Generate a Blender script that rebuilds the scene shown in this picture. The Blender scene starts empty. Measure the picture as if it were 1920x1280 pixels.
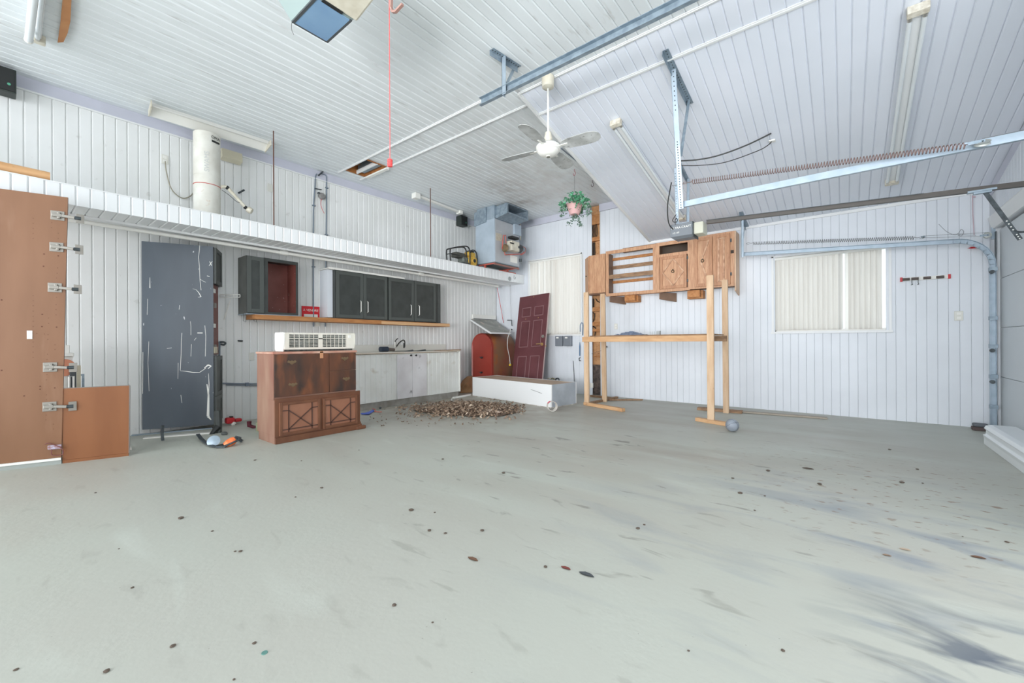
import bpy, math, random
from mathutils import Vector, Matrix
random.seed(7)
scn = bpy.context.scene
col = scn.collection
# ---------------------------------------------------------------- camera
F = 779.07; YAW = .676013642; PIT = -6.63e-4; ROL = -4.641e-3; H = 1.10
RM = (Matrix.Rotation(ROL, 3, 'Z') @ Matrix.Rotation(PIT, 3, 'X') @
      Matrix(((math.cos(YAW), 0, math.sin(YAW)), (0, 1, 0), (-math.sin(YAW), 0, math.cos(YAW)))))
def w3(r): return Vector((r[0], r[2], -r[1]))
cr, cu, cb = w3(RM[0]), -w3(RM[1]), -w3(RM[2])
cam = bpy.data.cameras.new('camera'); camo = bpy.data.objects.new('camera', cam); col.objects.link(camo)
cam.sensor_width = 36; cam.lens = F / 1920 * 36; cam.clip_start = .05; cam.clip_end = 200
camo.matrix_world = Matrix(((cr[0], cu[0], cb[0], 0), (cr[1], cu[1], cb[1], 0), (cr[2], cu[2], cb[2], H), (0, 0, 0, 1)))
scn.camera = camo
# ---------------------------------------------------------------- world, lights, exposure
wd = bpy.data.worlds.new('world'); scn.world = wd; wd.use_nodes = True
bg = wd.node_tree.nodes['Background']; bg.inputs[0].default_value = (.945, .97, 1.01, 1); bg.inputs[1].default_value = 2.2
def area(name, loc, rot, sx, sy, power, c=(1, 1, 1)):
    l = bpy.data.lights.new(name, 'AREA'); l.shape = 'RECTANGLE'; l.size = sx; l.size_y = sy; l.energy = power; l.color = c
    o = bpy.data.objects.new(name, l); o.location = loc; o.rotation_euler = rot; col.objects.link(o); return o
# added broad fill through the left-out front wall, behind the camera
sl_ = bpy.data.lights.new('added_front_fill', 'SUN'); sl_.energy = 3.9; sl_.angle = math.radians(75); sl_.color = (.965, .985, 1.02)
so_ = bpy.data.objects.new('added_front_fill', sl_); col.objects.link(so_)
so_.rotation_euler = Vector((-.05, 1, .25)).to_track_quat('-Z', 'Y').to_euler()
# added, unseen fill spot behind the camera, brightening the far corner
fl_ = bpy.data.lights.new('added_fill_spot', 'SPOT'); fl_.energy = 1150; fl_.spot_size = math.radians(46); fl_.spot_blend = 1; fl_.shadow_soft_size = .7; fl_.color = (1, 1, 1)
fo_ = bpy.data.objects.new('added_fill_spot', fl_); col.objects.link(fo_); fo_.location = (.4, -4.2, 1.2)
fo_.rotation_euler = (Vector((-5.0, 7.2, 3.3)) - Vector((.4, -4.2, 1.2))).to_track_quat('-Z', 'Y').to_euler()
scn.view_settings.view_transform = 'Standard'; scn.view_settings.look = 'None'
scn.view_settings.gamma = 1; scn.view_settings.use_curve_mapping = False
scn.view_settings.exposure = 0.43
# ---------------------------------------------------------------- helpers
def at(px, py, X=None, Y=None, Z=None, n=None, p0=None):
    """point of the room on a given plane, measured from the photograph"""
    c = Vector(((px - 960) / F, (py - 640) / F, 1)); w = RM.transposed() @ c
    d = Vector((w[0], w[2], -w[1])); o = Vector((0, 0, H))
    if X is not None: t = X / d[0]
    elif Y is not None: t = Y / d[1]
    elif Z is not None: t = (Z - H) / d[2]
    else: t = (Vector(p0) - o).dot(Vector(n)) / d.dot(Vector(n))
    return o + t * d
def lin(c): return tuple(((x / 255 / 12.92) if x / 255 <= .04045 else ((x / 255 + .055) / 1.055) ** 2.4) for x in c)
MC = {}
def mat(name, c, rough=.5, metal=0, c2=None, sc=4, st=(1, 1, 1), lo=.35, hi=.65, rnd=0, bump=0, bsc=None, det=4, trans=0, emit=0, c3=None, sc3=20, lo3=.6, hi3=.7, alpha=1):
    if name in MC: return MC[name]
    m = bpy.data.materials.new(name); m.use_nodes = True; nt = m.node_tree; N = nt.nodes; L = nt.links
    b = N['Principled BSDF']; b.inputs['Roughness'].default_value = rough; b.inputs['Metallic'].default_value = metal
    c = lin(c) + (1,); b.inputs['Base Color'].default_value = c
    geo = N.new('ShaderNodeNewGeometry'); out = None
    def noise(s, stv, d=det):
        mp = N.new('ShaderNodeMapping'); mp.inputs['Scale'].default_value = stv; L.new(geo.outputs['Position'], mp.inputs[0])
        n = N.new('ShaderNodeTexNoise'); n.inputs['Scale'].default_value = s; n.inputs['Detail'].default_value = d; L.new(mp.outputs[0], n.inputs[0]); return n.outputs[0]
    def ramp(src, a, z):
        r = N.new('ShaderNodeMapRange'); r.inputs[1].default_value = a; r.inputs[2].default_value = z; L.new(src, r.inputs[0]); return r.outputs[0]
    def mix(f, a, bb):
        x = N.new('ShaderNodeMix'); x.data_type = 'RGBA'; L.new(f, x.inputs[0])
        if hasattr(a, 'links'): L.new(a, x.inputs[6])
        else: x.inputs[6].default_value = a
        if hasattr(bb, 'links'): L.new(bb, x.inputs[7])
        else: x.inputs[7].default_value = bb
        return x.outputs[2]
    out = c
    if c2: out = mix(ramp(noise(sc, st), lo, hi), out, lin(c2) + (1,))
    if c3: out = mix(ramp(noise(sc3, st), lo3, hi3), out, lin(c3) + (1,))
    if rnd:
        oi = N.new('ShaderNodeObjectInfo'); r = N.new('ShaderNodeMapRange'); r.inputs[3].default_value = 1 - rnd; r.inputs[4].default_value = 1; L.new(oi.outputs['Random'], r.inputs[0])
        hs = N.new('ShaderNodeHueSaturation'); L.new(r.outputs[0], hs.inputs['Value'])
        if hasattr(out, 'links'): L.new(out, hs.inputs['Color'])
        else: hs.inputs['Color'].default_value = out
        out = hs.outputs[0]
    if hasattr(out, 'links'): L.new(out, b.inputs['Base Color'])
    if bump:
        bp = N.new('ShaderNodeBump'); bp.inputs['Strength'].default_value = bump; bp.inputs['Distance'].default_value = .01
        L.new(noise(bsc or sc * 3, st), bp.inputs['Height']); L.new(bp.outputs[0], b.inputs['Normal'])
    if emit: b.inputs['Emission Color'].default_value = c; b.inputs['Emission Strength'].default_value = emit
    if alpha < 1: b.inputs['Alpha'].default_value = alpha
    if trans:
        tr = N.new('ShaderNodeBsdfTranslucent'); tr.inputs[0].default_value = c
        mx = N.new('ShaderNodeMixShader'); mx.inputs[0].default_value = trans
        L.new(b.outputs[0], mx.inputs[1]); L.new(tr.outputs[0], mx.inputs[2]); L.new(mx.outputs[0], N['Material Output'].inputs[0])
    MC[name] = m; return m
class G:
    def __init__(s): s.v = []; s.f = []
    def add(s, v, f):
        o = len(s.v); s.v += [Vector(x) for x in v]; s.f += [tuple(i + o for i in q) for q in f]; return s
    def box(s, x0, x1, y0, y1, z0, z1):
        return s.add([(x, y, z) for z in (z0, z1) for y in (y0, y1) for x in (x0, x1)],
                     [(0, 2, 3, 1), (4, 5, 7, 6), (0, 1, 5, 4), (2, 6, 7, 3), (0, 4, 6, 2), (1, 3, 7, 5)])
    def hexa(s, lo, hi):
        """four lower corners, four upper corners"""
        v = list(lo) + list(hi); n = len(lo)
        return s.add(v, [tuple(range(n))[::-1], tuple(range(n, 2 * n))] + [(i, (i + 1) % n, n + (i + 1) % n, n + i) for i in range(n)])
    def prism(s, poly, d):
        d = Vector(d); return s.hexa([Vector(p) for p in poly], [Vector(p) + d for p in poly])
    def beam(s, a, b, w, h, up=(0, 0, 1)):
        """rectangular bar from a to b, w across, h along up"""
        a = Vector(a); b = Vector(b); d = (b - a).normalized(); u = Vector(up); u = (u - d * u.dot(d)).normalized(); r = d.cross(u)
        q = [r * w / 2 * i + u * h / 2 * j for i, j in ((-1, -1), (1, -1), (1, 1), (-1, 1))]
        return s.hexa([a + k for k in q], [b + k for k in q])
    def cyl(s, a, b, r, r2=None, n=14):
        r2 = r if r2 is None else r2; a = Vector(a); b = Vector(b); d = (b - a).normalized()
        u = d.orthogonal().normalized(); w = d.cross(u)
        ring = [(math.cos(2 * math.pi * i / n), math.sin(2 * math.pi * i / n)) for i in range(n)]
        return s.hexa([a + (u * c + w * k) * r for c, k in ring], [b + (u * c + w * k) * r2 for c, k in ring])
    def tube(s, pts, r, n=8, closed=False):
        pts = [Vector(p) for p in pts]; o = len(s.v); m = len(pts); u = None
        for i, p in enumerate(pts):
            a = pts[i - 1] if i or closed else p; b = pts[(i + 1) % m] if i < m - 1 or closed else p
            d = (b - a).normalized()
            u = (d.orthogonal() if u is None else (u - d * u.dot(d))).normalized(); w = d.cross(u)
            rr = r[i] if isinstance(r, (list, tuple)) else r
            s.v += [p + (u * math.cos(2 * math.pi * k / n) + w * math.sin(2 * math.pi * k / n)) * rr for k in range(n)]
        for i in range(m if closed else m - 1):
            j = (i + 1) % m
            s.f += [(o + i * n + k, o + i * n + (k + 1) % n, o + j * n + (k + 1) % n, o + j * n + k) for k in range(n)]
        if not closed: s.f += [tuple(o + k for k in range(n))[::-1], tuple(o + (m - 1) * n + k for k in range(n))]
        return s
    def lathe(s, prof, c, ax=(0, 0, 1), n=24):
        """profile of (radius, height) along ax from c"""
        ax = Vector(ax).normalized(); u = ax.orthogonal().normalized(); w = ax.cross(u); c = Vector(c); o = len(s.v)
        for r, h in prof:
            s.v += [c + ax * h + (u * math.cos(2 * math.pi * k / n) + w * math.sin(2 * math.pi * k / n)) * max(r, 1e-4) for k in range(n)]
        for i in range(len(prof) - 1):
            s.f += [(o + i * n + k, o + i * n + (k + 1) % n, o + (i + 1) * n + (k + 1) % n, o + (i + 1) * n + k) for k in range(n)]
        return s
    def ball(s, c, r, n=18, m=10, sz=1):
        return s.lathe([(r * math.sin(math.pi * i / m), -r * sz * math.cos(math.pi * i / m)) for i in range(m + 1)], c, n=n)
    def quad(s, *p): return s.add(p, [tuple(range(len(p)))])
    def sheet(s, p, th):
        """polygon thickened against its normal"""
        p = [Vector(x) for x in p]; n = (p[1] - p[0]).cross(p[2] - p[0]).normalized(); return s.hexa([x - n * th for x in p], p)
    def rot(s, ang, axis, c):
        m = Matrix.Translation(c) @ Matrix.Rotation(ang, 4, axis) @ Matrix.Translation(-Vector(c)); s.v = [m @ v for v in s.v]; return s
    def ob(s, name, m, parent=None, label=None, cat=None, group=None, kind=None, smooth=False, bev=0):
        org = ORG.get(parent.name, Vector()) if parent else None
        if parent is None:
            xs = [v for v in s.v]; c = Vector((sum(v.x for v in xs) / len(xs), sum(v.y for v in xs) / len(xs), min(v.z for v in xs)))
            if kind == 'structure': c = Vector()
            org = c
        me = bpy.data.meshes.new(name); me.from_pydata([v - org for v in s.v], [], s.f); me.validate()
        me.materials.append(m)
        if smooth:
            for p in me.polygons: p.use_smooth = True
            try: me.set_sharp_from_angle(angle=math.radians(40))
            except Exception: pass
        o = bpy.data.objects.new(name, me); col.objects.link(o)
        if parent: o.parent = parent
        else: o.location = org
        ORG[o.name] = org
        if bev:
            bm = o.modifiers.new('bevel', 'BEVEL'); bm.width = bev; bm.segments = 2; bm.limit_method = 'ANGLE'
        tag(o, label, cat, group, kind); return o
ORG = {}
def tag(o, label=None, cat=None, group=None, kind=None):
    for k, v in (('label', label), ('category', cat), ('group', group), ('kind', kind)):
        if v: o[k] = v
    return o
def thing(name, loc, label=None, cat=None, group=None, kind=None):
    o = bpy.data.objects.new(name, None); o.empty_display_size = .05; col.objects.link(o); o.location = loc; ORG[o.name] = Vector(loc)
    return tag(o, label, cat, group, kind)
def dup(root, loc, label=None, group=None, rz=0):
    r = root.copy(); col.objects.link(r); r.location = loc; r.rotation_euler.z = rz; ORG[r.name] = Vector(loc)
    if label: r['label'] = label
    if group: r['group'] = group
    for ch in root.children:
        c = ch.copy(); col.objects.link(c); c.parent = r
        for g in ch.children:
            d = g.copy(); col.objects.link(d); d.parent = c
    return r
def text(body, size, m, parent, loc, right, up, name='lettering', ext=.0008, align='CENTER', sx=1):
    cu_ = bpy.data.curves.new('t', 'FONT'); cu_.body = body; cu_.size = size; cu_.extrude = ext; cu_.align_x = align; cu_.align_y = 'CENTER'
    to = bpy.data.objects.new('t', cu_); col.objects.link(to)
    me = bpy.data.meshes.new_from_object(to.evaluated_get(bpy.context.evaluated_depsgraph_get())); bpy.data.objects.remove(to)
    right = Vector(right).normalized(); up = Vector(up).normalized(); nn = right.cross(up)
    org = ORG[parent.name]; me.name = name
    for v in me.vertices:
        c = v.co; v.co = Vector(loc) + right * c.x * sx + up * c.y + nn * c.z - org
    me.materials.clear(); me.materials.append(m); o = bpy.data.objects.new(name, me); col.objects.link(o); o.parent = parent; return o
PK = {}
def plank(name, parent, m, o, U, L, w, ln, th=.012, ch=.005):
    """one plank: o corner, U across, L along, front = U x L"""
    key = (round(w, 4), round(ln, 3), th, ch, m.name)
    if key not in PK:
        g = .0006; pr = [(g, 0), (g, th - ch), (g + ch, th), (w - g - ch, th), (w - g, th - ch), (w - g, 0)]
        me = bpy.data.meshes.new(name); me.from_pydata([(a, y, b) for y in (0, ln) for a, b in pr], [], [(0, 6, 7, 1), (1, 7, 8, 2), (2, 8, 9, 3), (3, 9, 10, 4), (4, 10, 11, 5), (0, 1, 2, 3, 4, 5), (11, 10, 9, 8, 7, 6)])
        me.materials.append(m); PK[key] = me
    ob = bpy.data.objects.new(name, PK[key]); col.objects.link(ob); ob.parent = parent
    U = Vector(U).normalized(); L = Vector(L).normalized(); N = U.cross(L); o = Vector(o)
    ob.matrix_local = Matrix(((U[0], L[0], N[0], o[0]), (U[1], L[1], N[1], o[1]), (U[2], L[2], N[2], o[2]), (0, 0, 0, 1))); return ob
def lerp(a, b, t): return Vector(a) * (1 - t) + Vector(b) * t
def bez(pts, n=8):
    """smooth curve through points (Catmull-Rom)"""
    pts = [Vector(p) for p in pts]; P = [2 * pts[0] - pts[1]] + pts + [2 * pts[-1] - pts[-2]]; out = []
    for i in range(1, len(P) - 2):
        for k in range(n):
            t = k / n; a, b, c, d = P[i - 1:i + 3]
            out.append(.5 * ((2 * b) + (c - a) * t + (2 * a - 5 * b + 4 * c - d) * t * t + (3 * b - a - 3 * c + d) * t ** 3))
    return out + [pts[-1]]
# ---------------------------------------------------------------- materials
WHITE = mat('white_vinyl', (236, 238, 237), .42, c2=(228, 230, 228), sc=1.6, rnd=.02, c3=(196, 196, 190), sc3=9, lo3=.66, hi3=.86)
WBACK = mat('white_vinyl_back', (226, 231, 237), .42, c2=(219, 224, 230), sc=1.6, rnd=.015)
CEIL = mat('ceiling_vinyl', (232, 238, 240), .4, c2=(224, 230, 232), sc=1.3, st=(3, .5, 1), rnd=.02, c3=(186, 187, 184), sc3=7, lo3=.62, hi3=.85)
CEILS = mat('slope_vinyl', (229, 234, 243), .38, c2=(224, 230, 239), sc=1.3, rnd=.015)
BACKING = mat('groove_backing_board', (205, 207, 207), .8)  # even pale grey board behind the plank joints
TRIM = mat('white_trim', (232, 234, 234), .4)
LAV = mat('pale_lavender_frieze', (203, 205, 218), .5, c2=(196, 198, 210), sc=3)
GALV = mat('galvanised_steel', (150, 165, 176), .42, .35, c2=(130, 146, 158), sc=18, lo=.4, hi=.6)
GALVL = mat('light_galvanised_steel', (166, 180, 192), .4, .4, c2=(152, 168, 180), sc=12)
DKST = mat('dark_steel', (88, 96, 100), .5, .5, c2=(66, 72, 75), sc=25)
BLACK = mat('black_plastic', (32, 34, 34), .5)
DKGR = mat('dark_grey_plastic', (70, 75, 78), .5)
PLW = mat('white_plastic', (236, 236, 230), .35)
CREAM = mat('cream_plastic', (222, 214, 190), .5, c2=(205, 196, 170), sc=8)
RED = mat('red_plastic', (196, 40, 48), .45)
REDC = mat('red_cord_rubber', (214, 92, 92), .6)
PINE = mat('pine_lumber', (214, 182, 146), .65, c2=(196, 158, 120), sc=3, st=(6, 6, 1.2), c3=(150, 110, 78), sc3=14, lo3=.66, hi3=.72, bump=.15)
PINED = mat('weathered_lumber', (168, 134, 102), .7, c2=(128, 100, 76), sc=4, st=(2, 6, 6), bump=.2)
PINEX = mat('orange_lumber', (192, 136, 84), .65, c2=(170, 112, 64), sc=5, st=(4, 1, 6), c3=(92, 60, 36), sc3=9, lo3=.68, hi3=.74, bump=.2)
OAK = mat('oak_cabinet', (204, 160, 124), .5, c2=(184, 136, 102), sc=9, st=(5, 5, .5), lo=.4, hi=.62, c3=(164, 116, 84), sc3=30, lo3=.6, hi3=.7, bump=.1)
OAKD = mat('oak_side_brown', (138, 112, 94), .6, c2=(120, 96, 80), sc=5)
KRAFT = mat('kraft_cardboard', (186, 146, 108), .8, c2=(160, 120, 84), sc=6)
RUST = mat('rusty_rod', (104, 72, 60), .7, .3)
PVC = mat('ivory_pvc', (222, 218, 202), .4, c2=(204, 198, 180), sc=10)
COND = mat('grey_conduit', (126, 138, 150), .5, .2)
TUBEG = mat('lamp_tube_glass', (226, 232, 234), .2)
CHROME = mat('chrome', (190, 188, 180), .3, .8)
DARKC = mat('charcoal_paint', (66, 70, 68), .45, c2=(56, 60, 58), sc=6)
REDIN = mat('maroon_interior_paint', (134, 80, 72), .5, c2=(112, 60, 52), sc=3, c3=(220, 208, 198), sc3=34, lo3=.70, hi3=.715)
CONC = mat('concrete', (182, 187, 180), .55, c2=(170, 168, 158), sc=.55, st=(1, .45, 1), lo=.38, hi=.66, det=8)
# ---------------------------------------------------------------- concrete floor material
def floor_mat():
    m = bpy.data.materials.new('garage_concrete'); m.use_nodes = True; nt = m.node_tree; N = nt.nodes; L = nt.links; b = N['Principled BSDF']
    geo = N.new('ShaderNodeNewGeometry')
    def noise(s, st, d=6, off=(0, 0, 0), dist=0):
        mp = N.new('ShaderNodeMapping'); mp.inputs['Scale'].default_value = st; mp.inputs['Location'].default_value = off; L.new(geo.outputs['Position'], mp.inputs[0])
        n = N.new('ShaderNodeTexNoise'); n.inputs['Scale'].default_value = s; n.inputs['Detail'].default_value = d; n.inputs['Distortion'].default_value = dist; L.new(mp.outputs[0], n.inputs[0]); return n.outputs[0]
    def rng(src, a, z, c=0, d=1):
        r = N.new('ShaderNodeMapRange'); r.inputs[1].default_value = a; r.inputs[2].default_value = z; r.inputs[3].default_value = c; r.inputs[4].default_value = d; L.new(src, r.inputs[0]); return r.outputs[0]
    def mul(a, bb):
        r = N.new('ShaderNodeMath'); r.operation = 'MULTIPLY'; L.new(a, r.inputs[0]); L.new(bb, r.inputs[1]); return r.outputs[0]
    def mix(f, a, c):
        x = N.new('ShaderNodeMix'); x.data_type = 'RGBA'; L.new(f, x.inputs[0])
        if hasattr(a, 'links'): L.new(a, x.inputs[6])
        else: x.inputs[6].default_value = lin(a) + (1,)
        x.inputs[7].default_value = lin(c) + (1,); return x.outputs[2]
    def spot(c, r0, r1, sc=(1, 1, 0)):
        v = N.new('ShaderNodeVectorMath'); v.operation = 'SUBTRACT'; L.new(geo.outputs['Position'], v.inputs[0]); v.inputs[1].default_value = c
        w = N.new('ShaderNodeVectorMath'); w.operation = 'MULTIPLY'; L.new(v.outputs[0], w.inputs[0]); w.inputs[1].default_value = sc
        l = N.new('ShaderNodeVectorMath'); l.operation = 'LENGTH'; L.new(w.outputs[0], l.inputs[0]); return rng(l.outputs[1], r0, r1, 1, 0)
    c = mix(rng(noise(.5, (1, 1, 1), 4), .35, .68), (186, 190, 180), (183, 183, 174))
    c = mix(mul(rng(noise(1.1, (.35, 1.5, 1), 8, dist=.6), .42, .72), spot((-2.2, 5.2, 0), 1.5, 4.2)), c, (168, 163, 152))     # trodden brown dirt
    c = mix(mul(rng(noise(1.7, (.6, 2.2, 1), 8, (3, 1, 0), .8), .5, .74), spot((.25, 2.7, 0), .5, 2.1)), c, (138, 146, 156))      # blue grey wear
    c = mix(mul(rng(noise(2.6, (.7, 2, 1), 8, (7, 4, 0), 1), .5, .66), spot((.5, 2.05, 0), .1, .7)), c, (92, 100, 112))
    c = mix(mul(rng(noise(16, (.7, 1.3, 1), 3), .62, .68), spot((.3, 4.1, 0), .3, 1.7)), c, (138, 118, 100))
    c = mix(mul(rng(noise(6, (.5, 1.6, 1), 5, (5, 5, 0), .6), .64, .7), spot((-1.5, 3.6, 0), .6, 3.2)), c, (136, 134, 126))
    c = mix(mul(rng(noise(3.5, (1, 1, 1), 8), .3, .6), spot((-5.2, 5.2, 0), 1.0, 2.0, (.8, 1, 0))), c, (158, 150, 138))           # leaf dust in front of the sink unit
    c = mix(rng(noise(7, (.5, 1.6, 1), 8, dist=.5), .62, .8, 0, .5), c, (148, 148, 140))
    c = mix(rng(noise(2.2, (.5, 1.8, 1), 8, (9, 2, 0), .5), .6, .78, 0, .6), c, (198, 203, 194))
    c = mix(rng(noise(55, (1, 1, 1), 2), .74, .78, 0, .5), c, (108, 100, 90))
    L.new(c, b.inputs['Base Color']); b.inputs['Roughness'].default_value = .5
    L.new(rng(noise(1.5, (1, 1, 1), 5), .3, .7, .42, .62), b.inputs['Roughness'])
    bp = N.new('ShaderNodeBump'); bp.inputs['Strength'].default_value = .12; bp.inputs['Distance'].default_value = .01; L.new(noise(30, (1, 1, 1), 6), bp.inputs['Height']); L.new(bp.outputs[0], b.inputs['Normal'])
    return m
XL, XR, YB, YF, ZC, ZS = -6.66, 1.40, 7.70, -4.6, 3.88, 2.96
SX = -2.86; Y0 = 3.69                       # left edge and start of the sloped ceiling
sn = (0, .92, YB - Y0); sp = (0, YB, ZS)
def sz(y): return ZC - (ZC - ZS) * (y - Y0) / (YB - Y0)
S = 'structure'
G().box(XL - .3, XR + .6, YF, YB + .3, -.15, 0).ob('floor', floor_mat(), kind=S)
# ---- left wall
wl = G().box(XL - .15, XL - .013, YF, YB + .15, 0, ZC + .1).ob('wall_left', BACKING, kind=S)
PW = .1
n = int(round((YB - YF) / PW))
for i in range(n):
    plank('wall_plank', wl, WHITE, (XL - .013, YF + i * PW, 0.0), (0, 1, 0), (0, 0, 1), PW, 3.75, ch=.009)
G().box(XL, XL + .012, YF, YB, 3.752, ZC).ob('frieze_board', LAV, wl)
G().box(XL, XL + .02, YF, YB, 3.735, 3.752).ob('bead', TRIM, wl)
# ---- back wall, with two windows and a missing plank
W1 = (-5.665, -4.31, 1.25, 2.935); W2 = (-.885, .478, 1.237, 2.40); GAP = (-4.10, -3.885)
wb = G()
for x0, x1, z0, z1 in ((XL, W1[0], 0, 4), (W1[0], W1[1], 0, W1[2]), (W1[0], W1[1], W1[3], 4), (W1[1], GAP[0], 0, 4), (GAP[1], W2[0], 0, 4), (W2[0], W2[1], 0, W2[2]), (W2[0], W2[1], W2[3], 4), (W2[1], XR + .5, 0, 4)):
    wb.box(x0, x1, YB + .013, YB + .15, z0, z1)
wb = wb.ob('wall_back', BACKING, kind=S)
def bplank(x, w, z0, z1):
    if z1 - z0 > .03: plank('wall_plank', wb, WBACK, (x, YB + .013, z0), (1, 0, 0), (0, 0, 1), w, z1 - z0, ch=.0035)
x = XL
while x < XR - .01:
    w = min(PW, XR - x)
    top = 3.73 if x + w < SX + .05 else ZS
    xc = x + w / 2
    if GAP[0] < xc < GAP[1]: pass
    elif W1[0] < xc < W1[1]: bplank(x, w, 0, W1[2]); bplank(x, w, W1[3], top)
    elif W2[0] < xc < W2[1]: bplank(x, w, 0, W2[2]); bplank(x, w, W2[3], top)
    else: bplank(x, w, 0, top)
    x += PW
G().box(XL, GAP[0], YB - .012, YB + .013, 3.735, ZC).box(GAP[1] - .0, SX, YB - .012, YB + .013, 3.735, ZC).ob('frieze_board', LAV, wb)
G().box(SX - .02, XR, YB - .015, YB + .013, ZS - .035, ZS + .02).ob('slope_moulding', TRIM, wb)
# what the missing plank lays bare: sheathing, blocks and cables
cav = G().box(GAP[0] - .02, GAP[1] + .02, YB + .09, YB + .14, 0.62, 4).ob('sheathing', mat('osb_sheathing', (206, 158, 112), .75, c2=(188, 138, 94), sc=14, c3=(150, 104, 70), sc3=30), wb)
G().box(GAP[0] - .02, GAP[1] + .02, YB + .08, YB + .14, 0, .62).ob('concrete_patch', mat('dirty_block', (112, 98, 90), .9, c2=(70, 62, 60), sc=16), wb)
for z0, z1 in ((3.5, 3.7), (3.16, 3.24), (2.62, 2.68), (1.72, 1.80), (1.42, 1.50), (1.30, 1.36), (.78, .80)):
    G().box(GAP[0], GAP[1], YB + .02, YB + .088, z0, z1).ob('blocking', PINEX, wb)
def gapcab(name, pts, r): G().tube(bez([(GAP[0] + a, YB + .045, z) for a, z in pts]), r, 6).ob(name, BLACK, wb, smooth=True)
for k in range(4): gapcab('cable', [(.03 + .032 * k, 3.5), (.05 + .03 * k, 3.36), (.02 + .036 * k, 3.24)], .008)
for k in range(3): gapcab('cable', [(.02 + .03 * k, 3.14), (.024 + .03 * k, 2.9), (.02 + .032 * k, 2.7)], .010)
for k in range(2): gapcab('cable', [(.02 + .03 * k, 1.98), (.022 + .03 * k, 1.85), (.02 + .03 * k, 1.8)], .010)
gapcab('cable', [(.02, 1.70), (.07, 1.66), (.06, 1.56), (.03, 1.5)], .009)
gapcab('cable', [(.03, 1.42), (.09, 1.36), (.07, 1.2), (.02, 1.08)], .010)
gapcab('cable', [(.10, 1.98), (.14, 1.92), (.19, 1.90)], .009)
# ---- right wall: jamb, header and the closed sectional door
wr = (G().box(XR, XR + .3, 7.45, YB + .15, 0, 4).box(XR, XR + .3, 3.2, 7.46, 2.42, 4).box(XR, XR + .3, 3.2, 4.40, 0, 2.42).box(XR, XR + .3, YF, 3.2, 3.42, 4).box(XR, XR + .3, YF, -.4, 0, 3.42)).ob('wall_right', mat('right_wall_panel', (214, 218, 222), .5), kind=S)
for i in range(int((7.45 - 3.3) / PW)):
    y = 3.3 + i * PW; plank('wall_plank', wr, WBACK, (XR + .001, y + PW, 2.60), (0, -1, 0), (0, 0, 1), PW, min(ZC, sz(y + PW)) - 2.62 - .0)
G().hexa([(XR - .013, 3.3, sz(3.3 if 3.3 > Y0 else Y0) - .13), (XR - .002, 3.3, ZC - .13), (XR - .002, YB, ZS - .13), (XR - .013, YB, ZS - .13)],
         [(XR - .013, 3.3, ZC), (XR - .002, 3.3, ZC), (XR - .002, YB, ZS), (XR - .013, YB, ZS)]).ob('frieze_board', LAV, wr)
G().add([(XR, 4.35, 2.42), (XR, 4.35, 2.58), (XR - .035, 4.35, 2.585), (XR - .06, 4.35, 2.55), (XR - .02, 4.35, 2.42)] +
        [(XR, 7.49, 2.42), (XR, 7.49, 2.58), (XR - .035, 7.49, 2.585), (XR - .06, 7.49, 2.55), (XR - .02, 7.49, 2.42)],
        [(0, 1, 2, 3, 4), (9, 8, 7, 6, 5)] + [(i, i + 5, (i + 1) % 5 + 5, (i + 1) % 5) for i in range(5)]).ob('header_casing', TRIM, wr)
G().box(XR - .03, XR, 7.46, 7.50, 2.30, 2.44).ob('header_plate', GALVL, wr)
d1 = thing('door_1', (XR + .03, 5.9, 0), kind=S); tag(d1, label='white steel sectional garage door, closed, at the right end of the back wall')
DOORM = mat('garage_door_skin', (206, 212, 216), .45, c2=(200, 206, 210), sc=.7)
for k in range(4):
    G().box(XR + .03, XR + .07, 4.40, 7.45, .08 + k * .58, .08 + k * .58 + .577).ob('door_section', DOORM, d1, bev=.006)
G().box(XR + .071, XR + .09, 4.3, 7.46, 0, 2.45).ob('light_leak_sheet', BACKING, d1)  # added sheet that blocks light leaking between the door sections
G().box(XR + .025, XR + .06, 4.4, 7.45, .0, .078).ob('bottom_seal', DKGR, d1)
# the nearer doorway (Y -0.4 to 3.2, out of frame) has its door left out for added light
# ---- ceiling: flat planks, hatch hole, sloped part
HX0, HX1, HY0, HY1 = -6.28, -5.68, 3.545, 3.905
ce = G().box(XL - .15, HX0, YF, YB + .15, ZC + .013, ZC + .1).box(HX0, HX1, YF, HY0, ZC + .013, ZC + .1).box(HX0, HX1, HY1, YB + .15, ZC + .013, ZC + .1).box(HX1, SX, YF, YB + .15, ZC + .013, ZC + .1).box(SX, XR + .3, YF, Y0, ZC + .013, ZC + .1).ob('ceiling', BACKING, kind=S)
TA, TB = 3.53, 3.925
def cplank(x, w, a, b): plank('ceiling_plank', ce, CEIL, (x + w, a, ZC + .013), (-1, 0, 0), (0, 1, 0), w, b - a, ch=.009)
x = XL; CW = .104
while x < XR - .01:
    w = min(CW, XR - x); cplank(x, w, YF, TA)
    if x < SX - .05:
        w2 = min(w, SX - x)
        if not (HX0 - .02 < x + w / 2 < HX1 + .02): cplank(x, w2, TA, TB)
        cplank(x, w2, TB, YB)
    else: cplank(x, w, TA, Y0)
    x += CW
cs = G().hexa([(SX, Y0, ZC + .013), (XR, Y0, ZC + .013), (XR, YB, ZS + .013), (SX, YB, ZS + .013)], [(SX, Y0, ZC + .06), (XR, Y0, ZC + .06), (XR, YB, ZS + .06), (SX, YB, ZS + .06)]).ob('ceiling_slope', BACKING, kind=S)
sl = math.hypot(YB - Y0, ZC - ZS); sd = Vector((0, YB - Y0, ZS - ZC)).normalized()
TC = .375                                    # distance down the slope of the cross batten
x = SX
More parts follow.
